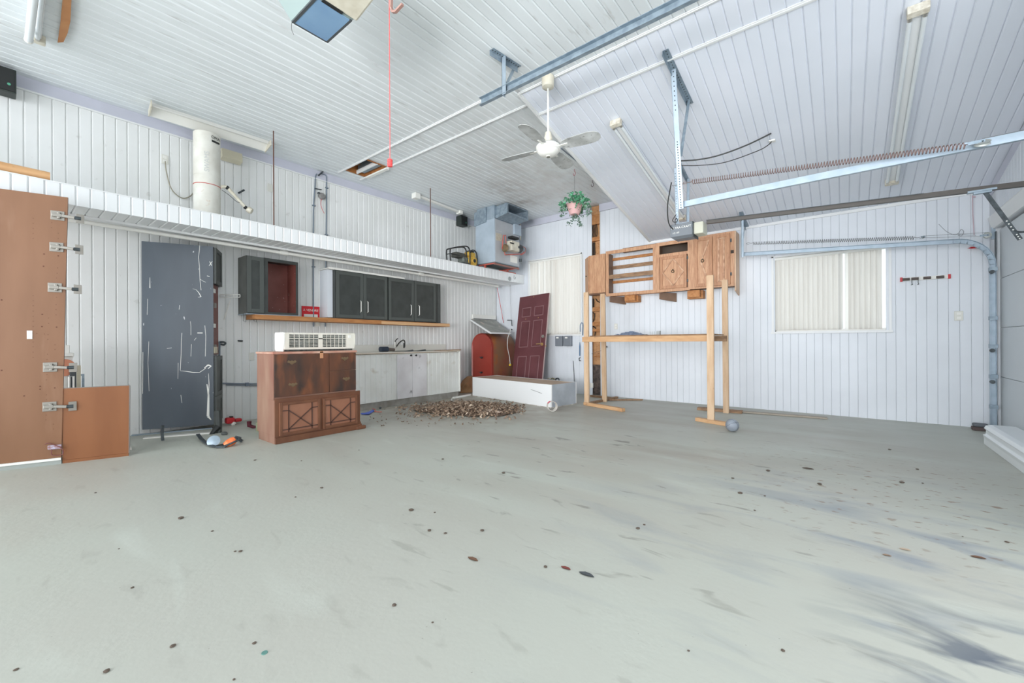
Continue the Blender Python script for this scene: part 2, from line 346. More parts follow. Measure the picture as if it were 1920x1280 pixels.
while x < XR - .01:
    w = min(CW, XR - x)
    plank('ceiling_plank', cs, CEILS, (x + w, Y0, ZC + .013), (-1, 0, 0), sd, w, TC, ch=.009)
    plank('ceiling_plank', cs, CEILS, Vector((x + w, Y0, ZC + .013)) + sd * TC, (-1, 0, 0), sd, w, sl - TC, ch=.009)
    x += CW
# side of the dropped slope, seen from the left half of the room
G().prism([(SX - .012, Y0, ZC + .01), (SX - .012, YB, ZC + .01), (SX - .012, YB, ZS)], (.011, 0, 0)).ob('slope_side_panel', WHITE, cs)
def batten(name, a, b, nrm, parent, w=.042, h=.007):
    nrm = Vector(nrm).normalized(); a = Vector(a); b = Vector(b)
    G().beam(a + nrm * h / 2, b + nrm * h / 2, w, h, nrm).beam(a + nrm * (h + .003), b + nrm * (h + .003), w * .35, .005, nrm).ob(name, TRIM, parent)
dn = (0, 0, -1)
batten('batten', (-6.45, TA, ZC), (XR, TA, ZC), dn, ce); batten('batten', (-6.45, TB, ZC), (SX, TB, ZC), dn, ce)
batten('batten', (SX, Y0, ZC), (XR, Y0, ZC), dn, ce, .04)
sN = Vector((0, -(ZC - ZS), -(YB - Y0))).normalized()
p = Vector((SX, Y0, ZC)) + sd * TC; batten('batten', p, p + Vector((XR - SX, 0, 0)), sN, cs)
batten('edge_moulding', (SX + .02, Y0, ZC), (SX + .02, YB, ZS), sN, cs, .05)
def smudge(m, spots, dark):
    nt = m.node_tree; N = nt.nodes; L = nt.links; b = N['Principled BSDF']; src = b.inputs['Base Color'].links[0].from_socket
    geo = N.new('ShaderNodeNewGeometry'); acc = None
    for c, r0, r1, sc in spots:
        v = N.new('ShaderNodeVectorMath'); v.operation = 'SUBTRACT'; L.new(geo.outputs['Position'], v.inputs[0]); v.inputs[1].default_value = c
        w = N.new('ShaderNodeVectorMath'); w.operation = 'MULTIPLY'; L.new(v.outputs[0], w.inputs[0]); w.inputs[1].default_value = sc
        l = N.new('ShaderNodeVectorMath'); l.operation = 'LENGTH'; L.new(w.outputs[0], l.inputs[0])
        r = N.new('ShaderNodeMapRange'); r.inputs[1].default_value = r0; r.inputs[2].default_value = r1; r.inputs[3].default_value = 1; r.inputs[4].default_value = 0; L.new(l.outputs[1], r.inputs[0])
        if acc is None: acc = r.outputs[0]
        else:
            a = N.new('ShaderNodeMath'); a.operation = 'MAXIMUM'; L.new(acc, a.inputs[0]); L.new(r.outputs[0], a.inputs[1]); acc = a.outputs[0]
    n = N.new('ShaderNodeTexNoise'); n.inputs['Scale'].default_value = 5; n.inputs['Detail'].default_value = 6; L.new(geo.outputs['Position'], n.inputs[0])
    a = N.new('ShaderNodeMapRange'); a.inputs[1].default_value = .35; a.inputs[2].default_value = .7; L.new(n.outputs[0], a.inputs[0])
    q = N.new('ShaderNodeMath'); q.operation = 'MULTIPLY'; L.new(acc, q.inputs[0]); L.new(a.outputs[0], q.inputs[1])
    x = N.new('ShaderNodeMix'); x.data_type = 'RGBA'; L.new(q.outputs[0], x.inputs[0]); L.new(src, x.inputs[6]); x.inputs[7].default_value = lin(dark) + (1,); L.new(x.outputs[2], b.inputs['Base Color'])
smudge(CEIL, [(at(952, 352, Z=ZC), .05, .5, (1, .8, 0)), (at(985, 376, Z=ZC), .1, .5, (.8, 1, 0))], (164, 160, 156))
smudge(CEIL, [(at(1000, 325, Z=ZC), .1, 1.5, (1, .55, 0))], (212, 213, 212))
# hatch: joists and insulation above the hole
HW = mat('old_attic_wood', (176, 116, 62), .8, c2=(140, 86, 44), sc=8)
ht = thing('ceiling_hatch', ((HX0 + HX1) / 2, (HY0 + HY1) / 2, ZC), 'open square hatch in the ceiling showing brown attic timber and grey duct', 'hatch')
G().box(HX0 - .01, HX0 + .01, HY0, HY1, ZC + .0, ZC + .3).box(HX1 - .01, HX1 + .01, HY0, HY1, ZC, ZC + .3).box(HX0, HX1, HY1 - .01, HY1 + .01, ZC, ZC + .3).box(HX0, HX1, HY0 - .01, HY0 + .01, ZC, ZC + .3).ob('curb', HW, ht)
G().box(HX0 - .1, HX1 + .1, HY0 - .1, HY1 + .1, ZC + .42, ZC + .45).ob('roof_boards', HW, ht)
G().box(HX0 + .05, HX0 + .12, HY0, HY1, ZC + .12, ZC + .3).box(HX0, HX1, HY0 + .12, HY0 + .16, ZC + .2, ZC + .34).ob('joist', PINEX, ht)
for k in range(6): G().box(HX0 + .12 + .035 * k, HX0 + .13 + .035 * k, HY0 + .02, HY0 + .16, ZC + .1, ZC + .3).ob('louvre', DKST, ht)
G().box(HX0 + .05, HX1 - .03, HY1 - .16, HY1 - .04, ZC + .03, ZC + .3).ob('duct', GALV, ht)
G().box(HX0 + .02, HX1, HY0 + .19, HY0 + .215, ZC - .003, ZC + .05).ob('divider', TRIM, ht)
G().box(HX0 + .04, HX1 + .02, HY1 - .01, HY1 + .045, ZC - .03, ZC - .008).ob('bright_slide', PLW, ht)
# ---- windows
GLASS = mat('window_glass', (240, 246, 250), .05, trans=.85)
def window(nm, W, mull):
    x0, x1, z0, z1 = W; w = thing(nm, (x0, YB, z0), kind=S)
    G().box(x0, x0 + .035, YB + .03, YB + .1, z0, z1).box(x1 - .035, x1, YB + .03, YB + .1, z0, z1).box(x0, x1, YB + .03, YB + .1, z0, z0 + .035).box(x0, x1, YB + .03, YB + .1, z1 - .035, z1).ob('frame', PLW, w)
    G().box(mull - .02, mull + .02, YB + .04, YB + .09, z0, z1).ob('mullion', PLW, w)
    for a, b in ((x0, mull), (mull, x1)): G().box(a + .03, b - .02, YB + .06, YB + .066, z0 + .03, z1 - .03).ob('pane', GLASS, w)
    G().box(x0 - .02, x0 + .008, YB - .014, YB + .1, z0 - .02, z1 + .02).box(x1 - .008, x1 + .02, YB - .014, YB + .1, z0 - .02, z1 + .02).box(x0 - .02, x1 + .02, YB - .014, YB + .1, z1, z1 + .03).ob('casing', TRIM, w)
    G().box(x0 - .03, x1 + .03, YB - .03, YB + .1, z0 - .03, z0).ob('sill', TRIM, w)
window('window_1', W1, -4.97); window('window_2', W2, .02)
BL = mat('ivory_blind_fabric', (238, 235, 229), .6, trans=.4, c2=(230, 226, 219), sc=2, st=(8, 8, .5))
def blind(W, skip, label, lo, n, tw, gap=.56):
    x0, x1, z0, z1 = W; b = thing('vertical_blind', (x0, YB - .0, z0), label, 'blind')
    G().box(x0 + .01, x1 - .01, YB + .005, YB + .04, z1 - .04, z1 - .003).ob('headrail', PLW, b)
    pw = (x1 - x0 - .05) / n
    for i in range(n):
        if i in skip: continue
        xc = x0 + .03 + pw * (i + .5); a = tw(i); hw = pw * gap; dx, dy = hw * math.cos(a), hw * math.sin(a)
        G().hexa([(xc - dx, YB + .018 - dy, z0 + lo), (xc, YB + .024, z0 + lo), (xc + dx, YB + .018 + dy, z0 + lo), (xc, YB + .0255, z0 + lo)],
                 [(xc - dx, YB + .018 - dy, z1 - .04), (xc, YB + .024, z1 - .04), (xc + dx, YB + .018 + dy, z1 - .04), (xc, YB + .0255, z1 - .04)]).ob('slat', BL, b)
blind(W1, (), 'tall ivory vertical blind over the left window, behind the maroon door', .01, 19, lambda i: 1.1 if i in (3, 5, 8) else .55 if i in (4, 9) else .12, .497)
blind(W2, (14, 21), 'ivory vertical blind over the right window, with a bright gap right of centre', .02, 22, lambda i: .1 if i != 13 else .7)
# ---- storage ledge along the left wall
LZ0, LZ1, LX = 2.437, 2.625, -5.80
le = G().box(XL + .002, LX - .014, YF, YB, LZ0 + .014, LZ1 - .01).ob('ledge', BACKING, kind=S)
le['label'] = 'white vinyl clad storage ledge along the left wall'
LEDM = mat('ledge_vinyl', (236, 239, 240), .38, rnd=.02)
for i in range(n):
    y = YF + i * PW
    plank('fascia_plank', le, LEDM, (LX - .014, y, LZ0), (0, 1, 0), (0, 0, 1), PW, LZ1 - LZ0, th=.016, ch=.010)
    plank('soffit_plank', le, LEDM, (LX - .40, y, LZ0 + .014), (0, 1, 0), (1, 0, 0), PW, .385, ch=.009)
G().box(XL, LX - .005, YF, YB, LZ1 - .01, LZ1).box(LX - .02, LX + .006, YF, YB, LZ1 - .004, LZ1 + .006).ob('top_cap', TRIM, le)
G().box(XL, LX - .40, YF, YB, LZ0 + .004, LZ0 + .014).box(-6.235, -6.20, YF, YB, LZ0 - .02, LZ0 + .01).ob('flat_soffit', TRIM, le)
PX, PZ = -6.31, 2.395
G().cyl((PX, -1, PZ), (PX, 7.3, PZ), .023, n=12).ob('pipe', PLW, le, smooth=True)
for y in (-.2, 2.62, 5.1): G().cyl((PX, y - .05, PZ), (PX, y + .05, PZ), .032, n=12).cyl((PX, y, PZ), (PX, y, LZ0), .018).ob('pipe_coupling', PLW, le, smooth=True)
G().cyl((PX, 7.3, PZ), (PX, 7.36, PZ), .03, n=12).ob('pipe_cap', PLW, le)
# ================================================================ overhead things
def fan():
    cx, cy = -2.42, 3.64; t = thing('ceiling_fan', (cx, cy, ZC), 'white ceiling fan with four grey blades on a long rod', 'ceiling fan')
    G().lathe([(0, 0), (.062, 0), (.066, -.03), (.062, -.11), (.03, -.125), (0, -.125)], (cx, cy, ZC - .006), n=20).ob('canopy', PVC, t, smooth=True)
    G().cyl((cx, cy, ZC - .12), (cx, cy, 3.24), .011).ob('rod', PLW, t, smooth=True)
    G().lathe([(.011, 3.30), (.03, 3.29), (.045, 3.22), (.034, 3.19), (.03, 3.17)], (cx, cy, 0), n=16).ob('rod_cup', PVC, t, smooth=True)
    G().lathe([(0, 3.18), (.06, 3.18), (.10, 3.165), (.128, 3.14), (.128, 3.125), (.118, 3.12), (.124, 3.115), (.124, 3.10), (.112, 3.095), (.112, 3.085), (.09, 3.06), (.05, 3.045), (.022, 3.042), (.022, 3.036), (0, 3.036)], (cx, cy, 0), n=28).ob('motor_housing', PLW, t, smooth=True)
    G().cyl((cx, cy, 3.036), (cx, cy, 3.030), .02).ob('centre_cap', mat('fan_badge', (120, 120, 110), .4), t)
    BLD = mat('dusty_fan_blade', (196, 199, 198), .45, c2=(160, 162, 160), sc=7, c3=(140, 142, 140), sc3=25)
    for k in range(4):
        a = math.radians(8 + 90 * k); d = Vector((math.cos(a), math.sin(a), 0)); s = Vector((-d.y, d.x, 0)); c = Vector((cx, cy, 3.125)); ti = Vector((0, 0, .028))
        prof = [(.16, .05), (.22, .070), (.34, .080), (.46, .082), (.52, .070), (.555, .04), (.565, 0)]
        top = [c + d * r + (s - ti * 8) * w for r, w in prof] + [c + d * r - (s - ti * 8) * w for r, w in prof[-2::-1]]
        G().prism(top, (0, 0, -.005)).ob('blade', BLD, t)
        G().beam(c + d * .10 - Vector((0, 0, .006)), c + d * .22 - Vector((0, 0, .004)), .03, .006).ob('blade_arm', PLW, t)
fan()
# fluorescent battens
def batten_lamp(name, a, b, nrm, w, label, tubes=2, end=PVC, body=TRIM, h=.05, group=None):
    a, b, nrm = Vector(a), Vector(b), Vector(nrm).normalized(); d = (b - a).normalized(); s = d.cross(nrm)
    t = thing(name, a, label, 'lamp', group)
    G().beam(a + nrm * .02, b + nrm * .02, w * .45, .04, nrm).ob('housing', body, t, bev=.004)
    for e in (a, b): G().beam(e - d * .03 + nrm * .035, e + d * .03 + nrm * .035, w, .07, nrm).ob('end_cap', end, t, bev=.006)
    for k in ((-1, 1) if tubes == 2 else (0,)):
        o = s * k * w * .34 + nrm * .055
        G().cyl(a + o + d * .03, b + o - d * .03, .0165, n=12).ob('tube', TUBEG, t, smooth=True)
        for e, g in ((a, 1), (b, -1)): G().cyl(e + o + d * g * .03, e + o + d * g * .06, .0175, n=12).ob('tube_cap', CHROME, t)
    return t
def spt(x, y): return Vector((x, y, sz(y)))
ENDC = mat('chipped_cream_enamel', (224, 220, 206), .5, c2=(196, 188, 170), sc=30)
batten_lamp('fluorescent_lamp', spt(-2.08, 4.56), spt(-2.06, 6.98), sN, .13, 'twin tube fluorescent lamp on the slope beside the ceiling fan', end=ENDC)
batten_lamp('fluorescent_lamp', spt(.452, 4.50), spt(.462, 7.04), sN, .13, 'twin tube fluorescent lamp on the slope over the right window', end=ENDC)
a = at(70, 76, Z=ZC - .05); b = Vector((-4.0, a.y - .02, ZC))
batten_lamp('fluorescent_lamp', Vector((a.x, a.y, ZC)), b, dn, .10, 'fluorescent lamp at the upper left corner, beside the orange strip', tubes=1)
t = thing('lamp_diffuser', at(52, 72, Z=ZC - .08), 'long white lamp cover hanging beside the upper left fluorescent lamp', 'lamp cover')
p0 = at(54, 74, Z=ZC - .11); G().cyl(p0, p0 + Vector((1.2, 0, 0)), .028, n=10).ob('cover', TUBEG, t, smooth=True)
G().cyl(p0 - Vector((.02, 0, 0)), p0, .03, n=10).ob('end_cap', PLW, t)
G().beam(p0 + Vector((.05, 0, .03)), p0 + Vector((.1, 0, .03)), .02, .075).ob('clip', PLW, t)
# orange strip stuck beside it
z = ZC - .03; pts = [at(x, y, Z=z) for x, y in ((108, 80), (119, 79), (127, 62), (132, 40), (136, -40), (121, -40), (113, 45))]
G().prism(pts, (0, 0, .008)).ob('veneer_strip', mat('orange_veneer', (196, 138, 88), .6, c2=(180, 120, 72), sc=5), label='orange brown veneer strip hanging at the upper left corner', cat='strip')
# reflector lamp over the ledge
t = thing('reflector_lamp', at(395, 235, Z=3.8), 'long shallow white reflector lamp above the fat white pipe', 'lamp')
q = [at(284, 192, Z=3.84), at(508, 266, Z=3.84), at(497, 281, Z=3.80), at(279, 213, Z=3.80)]; q = [Vector(v) for v in q]
mid1, mid2 = lerp(q[0], q[3], .5), lerp(q[1], q[2], .5)
G().sheet([q[0] + Vector((0, 0, -.03)), q[1] + Vector((0, 0, -.03)), mid2 + Vector((0, 0, .025)), mid1 + Vector((0, 0, .025))], .004).sheet([mid1 + Vector((0, 0, .025)), mid2 + Vector((0, 0, .025)), q[2] + Vector((0, 0, -.02)), q[3] + Vector((0, 0, -.02))], .004).ob('reflector', PLW, t)
for e, f in ((q[0], q[3]), (q[1], q[2])): G().beam(e + Vector((0, 0, -.01)), f + Vector((0, 0, 0)), .012, .07).ob('end_plate', PVC, t)
G().beam(mid1 + Vector((0, 0, .04)), mid2 + Vector((0, 0, .04)), .06, .04).ob('spine', PLW, t)
# second strip lamp near the furnace
a, b = at(781, 366, Z=ZC - .03), at(862, 398, Z=ZC - .03)
t = thing('strip_lamp', a, 'thin white strip lamp with boxed ends, left of the furnace duct', 'lamp')
G().beam(a, b, .05, .04).ob('housing', PLW, t)
G().box(a.x - .06, a.x + .06, a.y - .07, a.y + .05, a.z - .07, a.z + .03).ob('end_box', PLW, t, bev=.008)
G().box(b.x - .06, b.x + .06, b.y - .05, b.y + .04, b.z - .04, b.z + .03).ob('end_box', PLW, t, bev=.008)
# ---- track hardware
def angle(g, a, b, u, v, w=.045, th=.004):
    """perforated L angle from a to b with flanges along u and v"""
    a, b, u, v = Vector(a), Vector(b), Vector(u).normalized(), Vector(v).normalized()
    g.hexa([a, a + u * w, a + u * w + v * th, a + v * th], [b, b + u * w, b + u * w + v * th, b + v * th])
    g.hexa([a, a + v * w, a + v * w + u * th, a + u * th], [b, b + v * w, b + v * w + u * th, b + u * th]); return g
HOLE = mat('punched_hole', (52, 58, 60), .8)
def holes(a, b, u, off, n_, parent, nrm, r=.005, nm='punched_hole'):
    g = G(); a, b, u, nrm = Vector(a), Vector(b), Vector(u).normalized(), Vector(nrm).normalized()
    for i in range(n_):
        p = lerp(a, b, (i + .5) / n_) + u * off; g.cyl(p + nrm * .0005, p + nrm * .0052, r, n=6)
    o = g.ob(nm, HOLE, parent); o['kind'] = 'stuff'; return o
def ctrack(g, pts, side, w=.02, h=.055, th=.004):
    """C profile rail along pts; side = direction the channel opens"""
    for a, b in zip(pts, pts[1:]):
        a, b = Vector(a), Vector(b); d = (b - a).normalized(); s = Vector(side); up = s.cross(d).normalized()
        e = d * .0015
        g.hexa(*[[p + up * (-h / 2), p + up * (h / 2), p + up * (h / 2) - s * th, p + up * (-h / 2) - s * th] for p in (a - e, b + e)])
        for k in (-1, 1):
            g.hexa(*[[p + up * k * h / 2, p + up * k * h / 2 + s * w, p + up * k * (h / 2 - th) + s * w, p + up * k * (h / 2 - th)] for p in (a - e, b + e)])
    return g
# near-door rail with its hanger
t = thing('door_track', (-2.89, 3.13, 3.55), 'long galvanised rail under the ceiling, passing above the ceiling fan', 'rail', 'overhead door rails')
ctrack(G(), [(-2.90, 3.13, 3.55), (1.3, 3.13, 3.55)], (0, -1, 0), .035, .075).ob('rail', GALV, t)
hb = at(970, 127, Z=ZC - .004); ha = at(918, 94, Z=ZC - .004)
angle(G(), ha, hb, (1, 0, 0), (0, 0, -1), .05).ob('ceiling_angle', GALV, t)
holes(ha, hb, (1, 0, 0), .025, 12, t, (0, 0, -1), .007)
angle(G(), (-2.60, 3.10, ZC - .01), (-2.60, 3.10, 3.50), (1, 0, 0), (0, 1, 0), .05).ob('drop_strut', GALVL, t)
G().beam((-2.60, 3.30, ZC - .01), (-2.60, 3.13, 3.56), .03, .006, (1, 0, 0)).ob('brace', GALVL, t)
# near track of the closed door
TY, TZ = 4.42, 2.50
t = thing('door_track', (-1.31, TY, TZ), 'nearer pale galvanised track of the closed garage door, below the long spring', 'rail', 'garage door tracks')
R0 = .32
def curve_end(y, z, x0, xv, zl):
    pts = [Vector((x0, y, z)), Vector((xv - R0, y, z))]
    for k in range(1, 9):
        a = math.pi / 2 * k / 8; pts.append(Vector((xv - R0 + R0 * math.sin(a), y, z - R0 + R0 * math.cos(a))))
    return pts + [Vector((xv, y, zl))]
ctrack(G(), curve_end(TY, TZ - .0, -1.33, 1.36, .1), (0, 1, 0), .03, .058).ob('rail', GALVL, t)
HXX = -1.33
ta, tb = at(1242, 95, n=sn, p0=sp) + sN * .004, at(1290, 195, n=sn, p0=sp) + sN * .004
t2 = thing('track_hanger', ta, 'tall perforated steel hanger dropping from the slope to the nearer door track', 'hanger')
angle(G(), ta, tb, (1, 0, 0), sN, .055).ob('ceiling_angle', GALV, t2); holes(ta, tb, (1, 0, 0), .028, 22, t2, sN, .006)
ua = Vector((-1.33, 4.17, sz(4.17) - .01)); ub = Vector((HXX, TY - .02, TZ - .05))
angle(G(), ua, ub, (1, 0, 0), (0, 1, 0), .05).ob('strut', GALVL, t2); holes(lerp(ua, ub, .5), ub, (1, 0, 0), .026, 26, t2, (0, -1, 0), .005)
holes(ua, lerp(ua, ub, .3), (1, 0, 0), .026, 9, t2, (0, -1, 0), .005)
angle(G(), (-1.30, 4.62, sz(4.62) - .01), (-1.33, TY + .01, 3.0), (1, 0, 0), (0, 1, 0), .03).ob('brace', GALV, t2)
# far track
TF = 7.42
t = thing('door_track', (-1.28, TF, 2.42), 'farther galvanised track of the closed garage door, bending down beside the back wall', 'rail', 'garage door tracks')
fx = [at(1391, 477, Y=TF), at(1800, 451.5, Y=TF)]; fz = fx[1].z; xv = at(1861, 600, Y=TF).x
fp = [fx[0], Vector((xv - R0, TF, fz))]
for k in range(1, 9):
    a = math.pi / 2 * k / 8; fp.append(Vector((xv - R0 + R0 * math.sin(a), TF, fz - R0 + R0 * math.cos(a))))
fp.append(Vector((xv, TF, .08)))
ctrack(G(), fp, (0, -1, 0), .03, .055).ob('rail', GALVL, t)
G().box(xv + .028, xv + .034, TF - .01, TF + .05, .06, 2.38).ob('wall_angle', DKST, t)
for z in (1.93, 1.35, 1.02, .66, .3): G().box(xv - .03, xv + .035, TF - .045, TF + .02, z - .02, z + .025).ob('bracket', GALV, t)
for z in (1.9, .97, .60): G().cyl((xv - .01, TF - .05, z), (xv - .01, TF - .015, z), .022).ob('roller', DKST, t)
fa, fb = at(1386, 397, n=sn, p0=sp) + sN * .004, at(1399, 428, n=sn, p0=sp) + sN * .004
angle(G(), fa, fb, (1, 0, 0), sN, .05).ob('ceiling_angle', GALV, t)
angle(G(), (fx[0].x, TF - .05, sz(TF) - .01), (fx[0].x, TF - .05, fx[0].z - .05), (1, 0, 0), (0, 1, 0), .035).ob('strut', GALVL, t)
G().beam((fx[0].x - .0, 7.66, sz(7.6) - .05), (fx[0].x, TF, fx[0].z), .03, .004, (1, 0, 0)).ob('brace', GALV, t)
# springs
def spring(label, a, b, r, turns, wire, m):
    a, b = Vector(a), Vector(b); t = thing('extension_spring', a, label, 'spring', 'garage door springs')
    d = (b - a).normalized(); L_ = (b - a).length; u = d.orthogonal().normalized(); w = d.cross(u)
    g = G(); N_ = turns * 8
    g.tube([a + d * L_ * i / N_ + (u * math.cos(i * math.pi / 4) + w * math.sin(i * math.pi / 4)) * r for i in range(N_ + 1)], wire, 4)
    g.ob('coil', m, t, smooth=True)
    for e, s in ((a, -1), (b, 1)):
        G().tube(bez([e + u * r * .8, e + d * s * .03, e + d * s * .07 + u * .02, e + d * s * .09, e + d * s * .07 - u * .02, e + d * s * .05 - u * .012], 4), .0028, 5).ob('hook', m, t, smooth=True)
    return t
SPR = mat('brown_spring_steel', (134, 112, 108), .5, .4); SPR2 = mat('grey_spring_steel', (118, 118, 118), .5, .4)
sa, sb = at(1298, 341, Y=TY - .05), at(1811, 273, Y=TY - .05)
spring('long stretched brown spring above the nearer door track', sa, sb, .022, 96, .0035, SPR)
sa2, sb2 = at(1412, 456, Y=TF - .05), at(1714, 446, Y=TF - .05)
spring('stretched grey spring above the farther door track', sa2, sb2, .022, 84, .0032, SPR2)
# pulleys and cables
def pulley(label, c, ax, r):
    t = thing('pulley', c, label, 'pulley', 'door pulleys'); ax = Vector(ax)
    G().lathe([(0, -.008), (r * .3, -.010), (r * .8, -.006), (r, -.010), (r * .86, 0), (r, .010), (r * .8, .006), (r * .3, .010), (0, .008)], c, ax, 24).ob('sheave', mat('pulley_zinc', (176, 180, 176), .45, .4), t, smooth=True)
    G().beam(Vector(c) - ax * .014 - Vector((r * 1.7, 0, .0)), Vector(c) - ax * .014 + Vector((.012, 0, .0)), .004, .022, (0, 0, 1)).ob('fork', GALV, t)
    G().cyl(Vector(c) - ax * .018, Vector(c) + ax * .016, .006).ob('pin', DKST, t)
pc = at(1842, 268, Y=TY - .05); pulley('pale round pulley at the right end of the long brown spring', pc, (0, .6, -.8), .042)
pc2 = at(1851, 441, Y=TF - .02); pulley('small spoked pulley above the bend of the farther door track', pc2, (0, 1, 0), .036)
pc3 = at(1732, 444, Y=TF); pulley('tiny pulley at the end of the grey spring', pc3, (0, 1, 0), .016)
CAB = mat('thin_wire', (120, 124, 126), .5, .4)
G().tube([pc + Vector((0, 0, .03)), (1.35, TY - .05, pc.z + .03)], .0022, 5).ob('lift_cable', CAB, label='thin lift cable running right from the pale pulley', cat='cable')
G().tube([pc3 + Vector((0, 0, .012)), pc2 + Vector((0, 0, .034))], .002, 5).tube([pc3 - Vector((0, 0, .012)), pc2 - Vector((0, 0, .01))], .002, 5).ob('lift_cable', CAB, label='doubled lift cable along the top of the farther door track', cat='cable')
G().tube(bez([at(x, y, Y=YB - .02) for x, y in ((1760, 420), (1775, 434), (1790, 440), (1798, 436), (1802, 430), (1807, 434), (1803, 442), (1797, 440), (1830, 441))]), .0022, 5).ob('loose_wire', CAB, label='loose looped wire on the back wall above the track bend', cat='wire')
# ---- opener of the closed door
OY = 5.90
ra, rb = at(1297, 420, Y=OY), at(1732, 367.5, Y=OY); re_ = ra + (rb - ra) * ((1.33 - ra.x) / (rb.x - ra.x)); ra = ra + (rb - ra) * ((-1.42 - ra.x) / (rb.x - ra.x))
t = thing('garage_door_opener', (-1.7, 5.87, 2.49), 'dark grey garage door opener with white lettering, hung at the end of its rail', 'door opener')
OPM = mat('opener_grey', (118, 124, 130), .45)
x0, x1 = -1.85, -1.565; y0, y1 = 5.75, 6.0; z0, z1 = 2.478, 2.675
G().add([(x0, y0, z0 + .03), (x1, y0, z0 + .03), (x1, y1, z0 + .03), (x0, y1, z0 + .03), (x0, y0, z1), (x1, y0, z1), (x1, y1, z1), (x0, y1, z1), (x0 + .04, y0 + .05, z0), (x1 - .0, y0 + .05, z0), (x1 - .0, y1 - .05, z0), (x0 + .04, y1 - .05, z0)],
        [(4, 5, 6, 7), (0, 1, 5, 4), (1, 2, 6, 5), (2, 3, 7, 6), (3, 0, 4, 7), (8, 9, 1, 0), (9, 10, 2, 1), (10, 11, 3, 2), (11, 8, 0, 3), (11, 10, 9, 8)]).ob('housing', OPM, t, bev=.004)
G().box(x1 + .012, x1 + .13, y0 + .02, y1 - .02, z0 + .03, z1 - .015).ob('light_cover', mat('opener_lens', (232, 232, 214), .35, trans=.3), t, bev=.01)
G().box(x1 + .001, x1 + .012, y0 - .002, y1, z0, z1).ob('end_plate', DKST, t)
text('ULTRA-CRAFT', .040, PLW, t, ((x0 + x1) / 2, y0 - .001, z1 - .055), (1, 0, 0), (0, 0, 1))
text('1/2 HP', .032, PLW, t, (x0 + .075, y0 - .001, z0 + .075), (1, 0, 0), (0, 0, 1))
t = thing('opener_rail', ra, 'dark brown opener rail running right from the grey opener', 'rail')
G().beam(ra, re_, .045, .046).ob('bar', mat('dark_bronze_rail', (92, 88, 84), .5, .3), t)
for k in (-1, 1):
    g = G(); n_ = 150
    for i in range(n_):
        a_ = lerp(ra, rb, i / n_); b_ = lerp(ra, rb, (i + .6) / n_); o = Vector((0, k * .04, .018)); g.beam(a_ + o, b_ + o, .007, .008)
    o = g.ob('chain', DKST, t); o['kind'] = 'stuff'
tr = at(1842, 353, Y=OY); t = thing('opener_trolley', tr, 'galvanised trolley with dark perforated arm reaching to the garage door', 'trolley')
G().beam(tr + Vector((-.10, 0, -.022)), tr + Vector((.09, 0, -.022)), .05, .02).box(tr.x - .06, tr.x + .06, tr.y - .02, tr.y + .02, tr.z - .05, tr.z - .03).ob('carriage', GALVL, t, bev=.003)
e1 = at(1847, 360, Y=OY); e2 = Vector((1.385, OY - .02, 2.20))
e2 = at(1913, 449, Y=OY)
G().beam(e1, e2, .006, .034, (1, 0, 1)).ob('arm', DKST, t)
hp = [lerp(e1, e2, k) for k in (.62, .68, .74, .8, .9, .94, .98)]
g = G(); [g.cyl(q + Vector((0, -.0045, 0)), q + Vector((0, .0045, 0)), .006, n=8) for q in hp]; o = g.ob('punched_hole', PLW, t); o['kind'] = 'stuff'
G().tube(bez([lerp(e1, e2, .82), lerp(e1, e2, .82) + Vector((.05, 0, -.02)), (1.42, OY, lerp(e1, e2, .82).z - .02)], 5), .009, 8).ob('curved_arm', DKST, t, smooth=True)
# straps carrying the opener
oa, ob_ = at(1270, 304, n=sn, p0=sp) + sN * .004, at(1287, 337, n=sn, p0=sp) + sN * .004
t = thing('opener_hanger', oa, 'pair of perforated straps holding the grey door opener', 'hanger')
angle(G(), oa, ob_, (1, 0, 0), sN, .04).ob('ceiling_angle', GALV, t)
angle(G(), (-1.78, 5.78, 2.675), (-1.78, 5.70, sz(5.7) - .01), (1, 0, 0), (0, 1, 0), .035).ob('strap', GALVL, t)
angle(G(), (-1.70, 5.97, 2.675), (-1.70, 6.0, sz(6.0) - .01), (1, 0, 0), (0, 1, 0), .035).ob('strap', GALVL, t)
holes((-1.78, 5.78, 2.70), (-1.78, 5.70, 3.35), (1, 0, 0), .018, 20, t, (0, -1, 0), .004)
G().box(-1.80, -1.62, 5.77, 6.0, 2.674, 2.686).ob('base_bar', GALVL, t)
# cords
kc = dict(n=sn, p0=(0, YB, ZS - .01))
def cord(name, m, r, pts, label, cat='cord', grp=None): return G().tube(bez(pts), r, 6).ob(name, m, smooth=True, label=label, cat=cat, group=grp)
s1 = at(1269, 302, Y=5.35); e = at(1446, 250, **kc)
def sagpts(a, e, mids, tt):
    out = [a]
    for (mx, my), k in zip(mids, tt):
        y = a.y + (e.y - a.y) * k; out.append(at(mx, my, Y=y))
    return out + [e]
cord('power_cord', BLACK, .008, sagpts(s1, e, [(1310, 299), (1350, 290.5), (1400, 272)], (.2, .42, .7)), 'thicker black cord sagging under the slope to the opener straps')
e = at(1448, 264, **kc); cord('power_cord', BLACK, .005, sagpts(at(1268, 310, Y=5.35), e, [(1310, 310), (1360, 304), (1420, 283), (1440, 272)], (.2, .45, .8, .92)), 'thinner black cord sagging under the slope below the thicker one')
G().box(e.x - .03, e.x + .03, e.y - .03, e.y + .03, e.z - .01, e.z + .006).ob('ceiling_socket', PLW, label='small white socket on the slope where the thin black cord plugs in', cat='socket')
yv = 5.72; cord('power_cord', BLACK, .008, [at(x, y, Y=yv) for x, y in ((1259, 342), (1257, 352), (1252, 382), (1252, 405), (1255, 421), (1262, 430))], 'black cord hanging down to the left side of the door opener')
